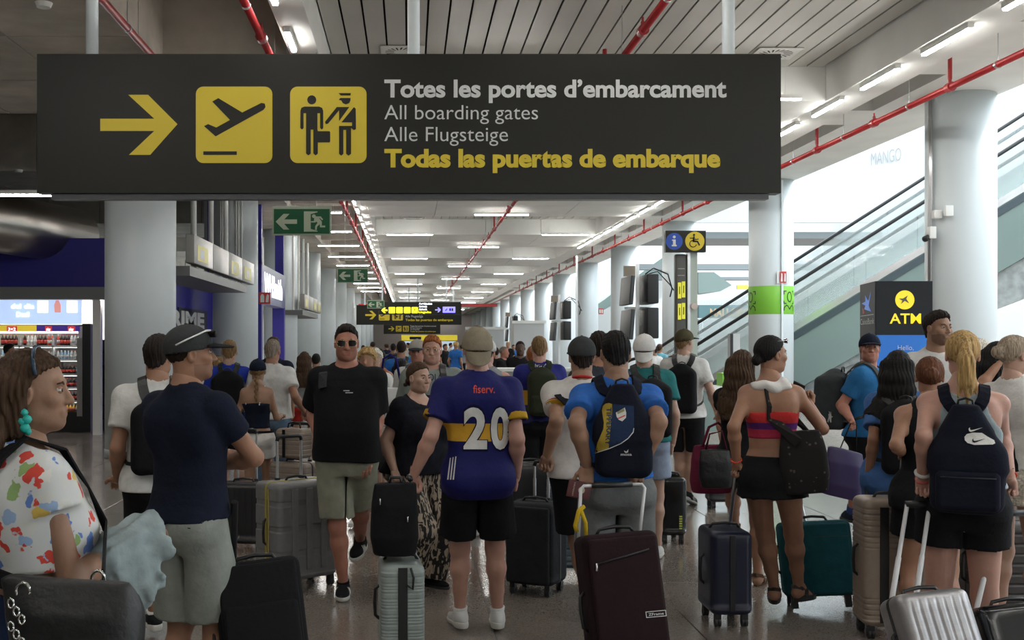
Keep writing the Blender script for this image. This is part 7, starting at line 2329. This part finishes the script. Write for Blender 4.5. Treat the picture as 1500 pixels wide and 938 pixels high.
# ---- 19 teal tee man in white cap
p = Person('man in teal tee and white backward cap behind the blue tee man', 944, 9.0, 1.755, yaw=-8, w=1.0, sk='fair', hair=('short', 'brown'), cap=(WHITE, WHITE, 180), head=(-8, 0))
p.top(FB('teal', (.03, .20, .20)), off=.02, hem=.92); p.bottom(FB('pale_check', (.35, .42, .55)), length=.62, off=.024); p.shoes(RUB, SOLE); p.done()
backpack(p, 'black backpack on the man in teal tee', BLACK, W=.28, H=.46, D_=.16, zc=1.2, x=.05)

# ---- 20 white tee with black sports backpack
p = Person('young man in white tee and olive cap with black three-peak backpack', 1003, 11.6, 1.825, yaw=-22, w=.98, sk='fair', hair=('short', 'sandy'), cap=(FB('olive_cap', (.10, .085, .045)), NAVY), head=(-30, 4),
           arms={'R': dict(e=(1042, 573, .0), w=(1049, 601, .0)), 'L': dict(l=(-.22, .16, .92))}, legs={'R': dict(f=(1008, 741), pitch=-20, lift=.03, yaw=-20), 'L': dict(l=(-.06, .30, .08))})
p.top(WHITE, off=.022, hem=.90, sleeve=.66, wr=.005); p.bottom(BLACK, length=.78, off=.026, hemoff=.03); p.shoes(BSHOE, SOLE, stripes=WHITE); p.done()
s, o, bb, yc = backpack(p, 'black backpack with white three-peak logo on the young man in white', BLACK, W=.30, H=.50, D_=.15, zc=1.24)
p.pix('adidas', 984, 993, 587, 2, NUMW, .02, 'lettering', o, bb, .004, 0)
for k in range(3): V, Fs = grid_poly([(985 + k * 2.2, 584.5), (986.8 + k * 2.2, 584.5), (988 + k * 1.4, 582 - k * 1.3 + 1), (987 + k * 1.4, 580 - k * 1.2 + 1)][:4], 5); p.pdecal(V, Fs, NUMW, 'logo_bar', o, bb, .004)
s, R_ = suitcase('glossy black cabin suitcase standing alone in the middle right', 980, 9.75, .23, .36, .56, 0, plastic('case_gloss', (.008, .009, .010), .15), 'plain', zip_=False, ext=0)
b = MB(); b.cyl((-.03, .1, .55), (-.045, .10, .98), .010, n=8); b.build('pull_handle', M_case_metal, s)
b = MB()
for k in range(6): b.box(.045, .07, -.184, -.181, .13 + k * .02, .142 + k * .02)
b.build('lime_marks', mat('lime', (.55, .6, .1), .5), s)

# ---- 21 woman with long brown hair beside red top
p = Person('brown-haired woman in dark top and denim shorts behind the red-top woman', 1087, 8.0, 1.64, yaw=-20, sex='f', w=.96, sk='tan', hair=('longwavy', 'brown'), head=(-10, -4),
           arms={'L': dict(e=(1056, 615, .0), w=(1060, 655, .1), pose='grip', palm=(1, 0, 0))}, legs={'L': dict(f=(1080, 822), yaw=5), 'R': dict(f=(1110, 858), yaw=-10)})
p.bare = True; p.top(BLACK, off=.018, hem=.95, sleeve=.4); p.bottom(FB('denim_shorts', (.05, .075, .11)), length=.45, off=.02); p.sandals(FB('tan_sandal', (.12, .07, .04))); p.done()
PINK = FB('magenta', (.19, .022, .055))
s, o, bb = clothbag('magenta holdall hanging from the arm of the brown-haired woman', 'holdall', 'bag', (0, 0, 0), (.30, .17, .34), PINK, Matrix.Translation(P(1042, 687, 8.1)), 4, .01)
b = MB(); b.tube([(-.08, -.06, .16), (-.03, -.05, .30), (.04, -.03, .33), (.09, -.05, .28), (.11, -.06, .15)], .010, 6); b.build('handle', PINK, s)
s, o, bb = clothbag('black boxy handbag hanging in front of the magenta holdall', 'handbag', 'bag', (0, 0, 0), (.22, .10, .26), mat('black_leather', (.012, .012, .013)), Matrix.Translation(P(1048, 687, 7.88)), 6, .006)
b = MB(); b.tube([(-.07, 0, .12), (-.04, 0, .24), (.05, .02, .26), (.08, 0, .12)], .007, 6); b.build('handle', FB('burgundy', (.10, .015, .03)), s)
s, R_ = suitcase('small black suitcase far behind the magenta holdall', 1057, 11.7, .30, .24, .50, 0, plastic('case_black', (.018, .018, .02)), 'plain')

# ---- 22 woman in red tube top
REDTOP = ramp_mat('red_purple_band', 2, [(0, (.42, .03, .07)), (1.185, (.10, .02, .16)), (1.222, (.55, .035, .035))], .75, 0, 2, bump=.5)
p = Person('woman in red strapless top and frilled black shorts holding a phone', 1130, 6.78, 1.735, yaw=-20, sex='f', w=1.02, sk='tan', hair=('lowpony', 'black'), head=(-52, 2), face=True,
           arms={'L': dict(e=(1072, 628, .0), w=(1079, 678, -.02), pose='grip', palm=(0, 0, -1), dir=(.1, .2, -1)), 'R': dict(e=(1204, 622, .05), w=(1186, 592, .22), pose='grip', palm=(0, -.6, .6))},
           legs={'L': dict(f=(1137, 898), yaw=2), 'R': dict(f=(1172, 898), yaw=-32)})
p.bare = True; p.top(REDTOP, off=.008, hem=1.145, sleeve=0, z1=1.305, flare=0, wr=.003); p.bottom(BLACK, length=.34, off=.022, waist=1.035, hemoff=.035, skirt=.79, wr=.012); p.sandals(mat('black_rubber', (.012, .012, .012), .5)); p.done(); W22 = p
F_ = Field((-.16, -.18, 1.36), (.16, .14, 1.58), .009)
F_.add(p_ell((0, -.03, 1.452), (.105, .092, .034)), .03); F_.sub(p_ell((0, -.02, 1.50), (.060, .058, .07)), .01); F_.add(p_ell((.02, -.085, 1.435), (.10, .035, .028)), .03); F_.disp(wrinkle(5, .009, 60, .8)); V, Q_ = F_.mesh()
mesh_np('scarf', V, Q_, mat('scarf_white', (.75, .73, .70), .9, bump=.4, bscale=30), p.root)
p.bracelet('L', LRED, .030, .02, .005); p.glasses(M_chrome, M_lens, up=.085, r=.015)
q = p.hand('R', .10, .03); s = thing('phone', 'dark phone held up by the woman in red top', 'phone', (P(1169, 572, 6.9)), 0); s.rotation_euler = (radians(50), radians(25), radians(-30)); b = MB(); b.rbox((0, 0, 0), (.075, .009, .15), .004, 2); b.build('phone_body', M_black, s)
s, o, bb = clothbag('large black patterned tote hanging from the red-top woman\u2019s shoulder', 'tote_bag', 'handbag', (.28, -.10, .985), (.27, .17, .36), voro_mat('monogram', [(0, (.008, .007, .007)), (.88, (.09, .07, .06)), (.95, (.008, .007, .007))], 60, (.008, .007, .007), .95), p.M @ Matrix.Rotation(radians(-6), 4, 'Y'), 8, .014)
P_, N_ = p.snap([Vector((.19, -.17, 1.22)), Vector((.165, -.14, 1.32)), Vector((.145, -.1, 1.42)), Vector((.14, -.02, 1.50)), Vector((.16, .06, 1.42)), Vector((.2, .1, 1.3))], .0, bvh=BVHTree.FromPolygons([v.co[:] for v in p.parts['body'].data.vertices], [tuple(f.vertices) for f in p.parts['body'].data.polygons]))
P_ = [a + n * .012 for a, n in zip(P_, N_)]
b = MB(); b.ribbon([Vector((.27, -.19, 1.10))] + P_ + [Vector((.33, .0, 1.14))], [Vector((-.2, -1, 0))] + N_ + [Vector((1, 0, 0))], .065, .006); b.build('strap', MATS.get('x') or o.data.materials[0], s)

s, R_ = suitcase('dark navy cabin suitcase beside the red-top woman\u2019s left leg', 1061, 6.95, .25, .36, .57, 0, plastic('case_navy', (.010, .014, .035), .3), 'plain', zip_=False, pitch=.05)
b = MB(); b.ribbon([(0, -.183, .1), (0, -.184, .3), (0, -.183, .55)], [Vector((0, -1, 0))] * 3, .035, .004); b.build('zip_strip', M_black, s)
Ri = R_.inverted(); b = MB(); b.cyl((.06, .1, .56), Ri @ Vector(W22.hand('L', .06, .02)), .011, n=10); b.build('pull_handle', M_case_metal, s)
TEAL = FB('teal_case', (.012, .085, .105))
s, R_ = suitcase('teal soft suitcase leaning right behind the red-top woman', 1202, 7.25, .44, .24, .54, -14, TEAL, 'soft', zip_=False, lean=-5, tilt=8, wheels=2)
o = soft_front(s, .44, .24, .54, TEAL, M_black)
b = MB(); b.tube([(-.19, -.148, .44), (.19, -.148, .44)], .003, 5); b.build('zip', M_black, o); b = MB(); b.cyl((-.03, .1, .54), (-.07, .16, .92), .010, n=8); b.build('pull_handle', M_case_metal, s)

# ---- 23 man in blue tee with big grey rucksack
p = Person('older man in blue tee and dark cap glancing left with grey rucksack', 1272, 9.6, 1.765, yaw=-128, w=1.05, sk='red', hair=('short', 'grey'), cap=(NAVY, NAVY), head=(-66, 6), face=True, jaw=1.08,
           arms={'R': dict(e=(1236, 590, -.1), w=(1247, 616, -.28), pose='grip', palm=(0, -1, 0))}, legs={'R': dict(f=(1242, 784), yaw=0, pitch=-6), 'L': dict(f=(1290, 790))})
p.top(FB('azure', (.03, .18, .42)), off=.022, hem=.90, sleeve=.66); p.bottom(BLACK, length=.80, off=.026); p.shoes(FB('navy_shoe', (.02, .03, .05)), BSOLE, socks=FB('blue_sock', (.04, .07, .22)), sockh=.22); p.done()
s, o, bb, yc = backpack(p, 'large grey roll-top rucksack with white cord on the man in blue tee', FB('slate_grey', (.055, .062, .068)), W=.32, H=.52, D_=.26, zc=1.22, strapm=FB('strap_grey', (.08, .08, .08)))
b = MB(); rr = random.Random(3); pts = [Vector(((rr.random() - .5) * .12, 0, (rr.random() - .5) * .16)) for _ in range(14)]
bvp = [p.loc(P(1216 + q.x * 60, 612 + q.z * 120, 9.2)) for q in pts]; oo = p.loc((0, 0, CAM_H)); res_ = []
for q in bvp:
    dv = (q - oo).normalized(); h = bb.ray_cast(oo, dv, 30)
    if h[0] is not None: res_.append(h[0] - dv * .01)
if len(res_) > 2: b.tube(res_, .006, 5); b.build('cord', WHITE, s)
s, o, bb = clothbag('dark purple shopping bag hanging beside the blue tee man', 'shopping_bag', 'bag', (0, 0, 0), (.32, .14, .38), mat('purple_bag', (.030, .016, .085), .45), Matrix.Translation(P(1234, 694, 9.0)) @ Matrix.Rotation(radians(12), 4, 'Y'), 12, .012)
b = MB(); b.tube([(-.06, 0, .18), (-.02, 0, .40), (.03, 0, .40), (.07, 0, .18)], .005, 5); b.build('handle', BLACK, s)

# ---- 24 tall man in white
p = Person('tall bearded man in white tee looking right, beside the cash machine', 1374, 8.4, 1.925, yaw=164, w=1.02, sk='olive', hair=('thick', 'dark'), head=(34, 2), face=True, beard=.58)
p.top(WHITE, off=.02); p.bottom(BLACK, length=.8, off=.02); p.shoes(RUB, SOLE); p.done()

# ---- 25 dark-haired woman in blue shirt
p = Person('dark-haired woman in loose blue shirt wearing a black backpack', 1316, 7.1, 1.645, yaw=-26, sex='f', w=1.02, sk='tan', hair=('long', 'black'), head=(-6, 0),
           arms={'L': dict(e=(1280, 645, .0), w=(1272, 697, -.02), palm=(1, 0, 0))})
p.top(FB('mid_blue', (.08, .19, .46)), off=.026, hem=.78, sleeve=.70, soff=.022, wr=.006); p.bottom(FB('mint', (.25, .38, .32)), length=.45, off=.02); p.shoes(RUB, SOLE); p.done()
backpack(p, 'black backpack on the dark-haired woman in blue shirt', BLACK, W=.27, H=.46, D_=.15, zc=1.13, x=.05)
p.bracelet('L', M_gold, .03, .0, .006); q = p.hand('L', .10, .01); s = thing('phone', 'dark phone held low by the woman in blue shirt', 'phone', (q.x, q.y - .03, q.z - .01), .3); b = MB(); b.rbox((0, 0, 0), (.07, .01, .13), .004, 2); b.build('phone_body', M_black, s)
BEIGE = plastic('case_beige', (.27, .215, .17), .38)
s, R_ = suitcase('tall beige ribbed suitcase standing in front of the blue shirt woman', 1303, 6.62, .36, .28, .80, -6, BEIGE, 'h', pitch=.032, amp=.006, zip_=False, ext=.0, hw=.1, pr=lambda z: z > .52 or z < .24)
b = MB(); b.ribbon([(-.07, -.142, .10), (-.07, -.143, .4), (-.07, -.142, .76)], [Vector((0, -1, 0))] * 3, .05, .005); b.build('strap', M_black, s)
b = MB(); b.rbox((.01, -.155, .44), (.028, .03, .19), .008, 2); b.build('front_handle', M_black, s)
t = thing('telescopic_handle', None, None); t.parent = s
for x in (.05, .11): b = MB(); b.cyl((x + .02, .05, .80), (x + .02, .0, 1.05), .009, n=8); b.build('tube', M_case_metal, t)
b = MB(); b.tube([(.055, .0, 1.05), (.145, .0, 1.05)], .015, 8); b.build('grip', M_black, t)

# ---- 26 auburn plait, mostly hidden
p = Person('auburn-haired woman in black with bare arm reaching for a suitcase handle', 1362, 6.3, 1.615, yaw=-20, sex='f', w=1.1, sk='tan', hair=('bun', 'auburn'), head=(0, 0),
           arms={'L': dict(e=(1313, 650, -.05), w=(1322, 664, .05), pose='grip', palm=(0, 0, -1))})
p.top(BLACK, off=.014, hem=.85, sleeve=0, arm_cut=(.085, .2)); p.bottom(BLACK, length=.5, off=.02); p.shoes(RUB, SOLE); p.done()

# ---- 27 blonde woman with black backpack
p = Person('blonde ponytail woman in black wearing a black backpack with white tick logos', 1410, 5.5, 1.75, yaw=-22, sex='f', w=1.06, sk='pink', hair=('pony', 'blond'), head=(2, -2), sho=1.06, legw=1.06,
           arms={'L': dict(e=(1352, 640, .0), w=(1352, 700, -.04), pose='grip', palm=(0, 0, -1), dir=(0, .1, -1)), 'R': dict(e=(1472, 640, .0), w=(1480, 702, -.02), pose='grip', palm=(0, 0, -1), dir=(.1, .1, -1))})
p.bare = True
p.top(FB('pale_blue_top', (.42, .50, .54)), off=.012, hem=1.0, sleeve=0, arm_cut=(.095, .10), neck=.10); p.bottom(BLACK, length=.40, off=.022, waist=1.06, hemoff=.025); p.sandals(M_black); p.done(); W27 = p
s, o, bb, yc = backpack(p, 'black backpack with white cap-shaped patch on the blonde woman', BNAVY, W=.32, H=.52, D_=.17, zc=1.165, shape='taper', pocket=.36, strapm=BNAVY, widen=1.1)
zf = lambda x, y: (1190 + x / 4.468, 450 + y / 4.468)
V, Fs = grid_poly([zf(*q) for q in ((995, 850), (1010, 832), (1050, 822), (1110, 824), (1150, 850), (1190, 872), (1197, 892), (1180, 900), (1060, 903), (1015, 890), (998, 872))], 5); p.pdecal(V, Fs, NUMW, 'white_patch', o, bb, .004)
SW = [(0, 6), (3, 14), (12, 17), (30, 13), (75, 0), (32, 8), (16, 10), (8, 8), (7, 0)]
for ox, oy, k, mm, of in ((1022, 788, 1.25, NUMW, .005), (1045, 860, 1.2, BNAVY, .007)): V, Fs = grid_poly([zf(ox + x * k, oy + y * k * 1.4) for x, y in SW], 5); p.pdecal(V, Fs, mm, 'logo', o, bb, of)
p.bracelet('L', mat('pink_band', (.7, .12, .12), .5), .031, -.01, .006); p.bracelet('L', WHITE, .032, .03, .009); p.bracelet('R', LRED, .03, .02, .006)
b = MB(); c = p.head0 + p.Rh @ (Vector((0, -.122, .045)) * p.hs); b.tube([c + Vector((.024 * cos(t), .005 * sin(t), .024 * sin(t))) for t in [2 * pi * i / 14 for i in range(15)]], .005, 6); b.build('hair_tie', M_black, p.root)
SILV = mat('case_silver', (.34, .33, .335), .32, metal=.55, var=.12, vscale=4, bump=.1, bscale=60, stretch=(1, 1, 6))
s, R_ = suitcase('silver grey ridged suitcase pulled by the blonde woman, bottom right', 1408, 4.95, .345, .22, .56, 6, SILV, 'v', tilt=24, pitch=.040, amp=.006, wheels=4, lean=-5)
Ri = R_.inverted(); t = thing('telescopic_handle', None, None); t.parent = s
wl = W27.hand('L', .07, .02); g0 = Ri @ P(1329, 739, 5.45); g1 = Ri @ P(1362, 739, 5.45)
for a_, c_ in ((Vector((-.10, .09, .55)), g0), (Vector((.02, .09, .55)), g1)):
    m_ = a_.lerp(c_, .45); b = MB(); b.cyl(a_, m_, .0125, n=10); b.cyl(m_, c_, .010, n=10); b.build('tube', mat('handle_white', (.62, .62, .63)), t)
b = MB(); b.tube([g0 - Vector((.01, 0, 0)), g1 + Vector((.01, 0, 0))], .018, 10); b.build('grip', M_black, t)
s, R_ = suitcase('dark brown suitcase standing behind the blonde woman\u2019s legs', 1462, 6.9, .40, .26, .62, 0, plastic('case_brown', (.028, .022, .02)), 'h', pitch=.06)
s, R_ = suitcase('glossy black suitcase cut by the right edge of the picture', 1524, 5.15, .40, .24, .46, 0, plastic('case_gloss', (.008, .009, .010), .15), 'plain', tilt=22, lean=-6)
Ri = R_.inverted(); b = MB(); a_ = Vector((-.12, .09, .45)); c_ = Ri @ P(1464, 752, 5.55); m_ = a_.lerp(c_, .5); b.cyl(a_, m_, .0125, n=10); b.cyl(m_, c_, .010, n=10); b.build('tube', MATS['handle_white'], s); b = MB(); b.tube([c_, Ri @ P(1500, 752, 5.55)], .016, 8); b.build('grip', M_black, s)

# ---- 28 woman at right edge
LACE = mat('lace', (.46, .42, .35), .9, var=.45, vscale=70, bump=1.0, bscale=80)
p = Person('woman in white tee and cream lace skirt at the right edge', 1486, 6.6, 1.735, yaw=-56, sex='f', w=1.0, sk='fair', hair=('bun', 'ash'), head=(-24, 0), face=True)
p.top(WHITE, off=.02, hem=.98, sleeve=.55); p.bottom(LACE, name='skirt', length=.5, off=.03, waist=1.04, skirt=.78); p.shoes(FB('pink_shoe', (.6, .12, .16)), SOLE); p.done()
s = thing('cross_body_strap', 'thin black bag strap across the back of the lace skirt woman', 'bag'); s.matrix_world = p.M
P_, N_ = p.snap([Vector((-.10 + .25 * t, -.22, 1.42 - .46 * t)) for t in [i / 24 for i in range(25)]], .010); b = MB(); b.ribbon(P_, N_, .02, .004); b.build('strap', BLACK, s)
p = Person('older woman with short white-blonde hair in profile, right background', 1433, 9.2, 1.72, yaw=-70, sex='f', w=1.05, sk='pink', hair=('bob', 'white'), head=(-10, 0), face=True); p.top(CREAM); p.bottom(BLACK, length=1.9); p.shoes(RUB, SOLE); p.done()
p = Person('dark-haired woman with raised hand by her ear, right background', 1462, 7.7, 1.70, yaw=-60, sex='f', w=1.0, sk='tan', hair=('long', 'black'), head=(-10, 0), arms={'R': dict(e=(1480, 600, 0), w=(1468, 540, .0), palm=(0, 1, 0)), 'L': dict(e=(1440, 560, -.1), w=(1466, 530, -.1), palm=(0, 1, 0))}); p.top(BLACK, off=.012, sleeve=0, arm_cut=(.085, .15)); p.bottom(CREAM, length=1.0); p.shoes(RUB, SOLE); p.done()

# ---- background people, farther down the hall
def extra(label, px, d, H, yaw=0, top=WHITE, bot=BLACK, sex='m', hair=('short', 'dark'), w=1.0, sk='tan', bag=None, sleeve=.62, length=.8, **k):
    p = Person(label, px, d, H, yaw=yaw, sex=sex, w=w, sk=sk, hair=hair, **k)
    p.top(top, sleeve=sleeve, hem=.9); p.bottom(bot, length=length); p.shoes(BSHOE if bot is not BLACK else RUB, SOLE); p.done()
    if bag: backpack(p, *bag, W=.28, H=.42, zc=1.2)
    return p


BLUE2 = FB('blue_two', (.03, .16, .50)); ORANGE = FB('rust', (.42, .16, .08)); TEE_G = FB('green_tee', (.12, .22, .17)); AQUA = FB('aqua', (.20, .50, .62))
extra('boyish figure in dark shop doorway at the far left edge', 13, 19.5, 1.68, -60, GREYF, hair=('short', 'black'))
extra('person with fluffy blonde curls just behind the man in sunglasses', 538, 10.5, 1.64, 170, CREAM, sex='f', hair=('curly', 'blond'))
extra('old woman with white curly hair facing us behind the blonde curls', 549, 12.5, 1.62, 178, WHITE, sex='f', hair=('curly', 'white'), sk='fair', face=True)
extra('dark-haired woman in rust top right of the white-haired woman', 555, 14.0, 1.61, 175, ORANGE, sex='f', hair=('bob', 'black'), sleeve=0)
extra('balding figure in beige far off by the left columns', 546, 32, 1.72, 0, CREAM, hair=('buzz', 'dark'))
extra('man in vivid blue tee with backpack straps walking away, centre left', 588, 17, 1.72, 0, BLUE2, w=1.15, bag=('dark backpack on the vivid blue tee man', NAVY))
extra('black-haired child in white in front of the vivid blue tee man', 587, 13.2, 1.50, 0, WHITE, hair=('bob', 'black'), w=.9)
extra('man in green tee far ahead of the vivid blue tee man', 576, 28, 1.67, 0, TEE_G, bag=('small navy backpack on the far man in green', NAVY))
p = extra('grey-haired man in white cap behind the ginger-haired person', 611, 11.4, 1.72, 172, WHITE, hair=('short', 'grey'), sk='red', cap=(CREAM, GREYC), face=True, bag=('striped rucksack worn by the man in white cap', FB('stripe_bag', (.10, .12, .20))))
s, o, bb = clothbag('white tote bag with navy scroll print between sunglasses man and zebra trousers', 'tote_bag', 'handbag', (0, 0, 0), (.34, .12, .34), voro_mat('scroll_print', [(0, (.6, .6, .6)), (.7, (.02, .02, .16)), (.82, (.6, .6, .6))], 22, (.6, .6, .58), dist=.05), Matrix.Translation(P(572, 596, 10.0)), 15, .012)
b = MB(); b.tube([(-.10, 0, .15), (-.06, 0, .42), (.0, -.02, .46), (.05, 0, .42), (.10, 0, .15)], .012, 6); b.build('handle', FB('indigo', (.02, .02, .18)), s)
p = extra('bare-armed person in grey vest and white cap right of number 20', 712, 10.0, 1.725, -14, GREYF, hair=('short', 'brown'), sk='pink', sleeve=0, cap=(WHITE, NAVY, 20), arms={'R': dict(e=(742, 560, 0), w=(745, 590, .1))})
extra('person in black top far behind the grey vest person', 726, 24, 1.60, 10, BLACK, hair=('short', 'dark'))
extra('ruddy person in black tee next to the distant counter', 738, 22, 1.62, -120, BLACK, sk='red', hair=('buzz', 'grey'))
extra('man in black tee with folded arms standing beyond the counter', 762, 18.5, 1.72, 180, BLACK, sk='dark', hair=('buzz', 'black'), arms={'R': dict(l=(-.08, .25, 1.12), hint=(.5, -.5, -1)), 'L': dict(l=(.08, .22, 1.16), hint=(-.5, -.5, -1))})
extra('ginger-haired child in aqua top beside the olive backpack', 781, 12.6, 1.655, 0, AQUA, hair=('short', 'ginger'), sk='pink', w=.9)
extra('dark-haired person in white far off beneath the escalator', 958, 27, 1.62, 20, WHITE, hair=('short', 'dark'))
extra('person in aqua top far off beneath the escalator', 966, 29, 1.66, -30, AQUA, hair=('short', 'brown'))
CR = [(532, 40, 'cream', CREAM), (566, 46, 'navy', NAVY), (598, 52, 'white', WHITE), (606, 38, 'aqua', AQUA), (617, 60, 'rust', ORANGE), (652, 42, 'black', BLACK), (660, 55, 'white', WHITE), (668, 36, 'blue', BLUE2), (676, 48, 'grey', GREYF), (690, 58, 'green', TEE_G), (700, 34, 'cream', CREAM), (744, 44, 'black', BLACK), (752, 50, 'blue', BLUE2)]
for i, (px, d, nm, tm) in enumerate(CR):
    extra('tiny distant passenger in %s top, %s from the left in the far crowd' % (nm, 'first second third fourth fifth sixth seventh eighth ninth tenth eleventh twelfth thirteenth'.split()[i]), px, d, 1.60 + .04 * (i % 4), (i * 47) % 360, tm, sex='f' if i % 3 == 0 else 'm', hair=(['short', 'bob', 'thick'][i % 3], ['dark', 'brown', 'black', 'blond'][i % 4]))
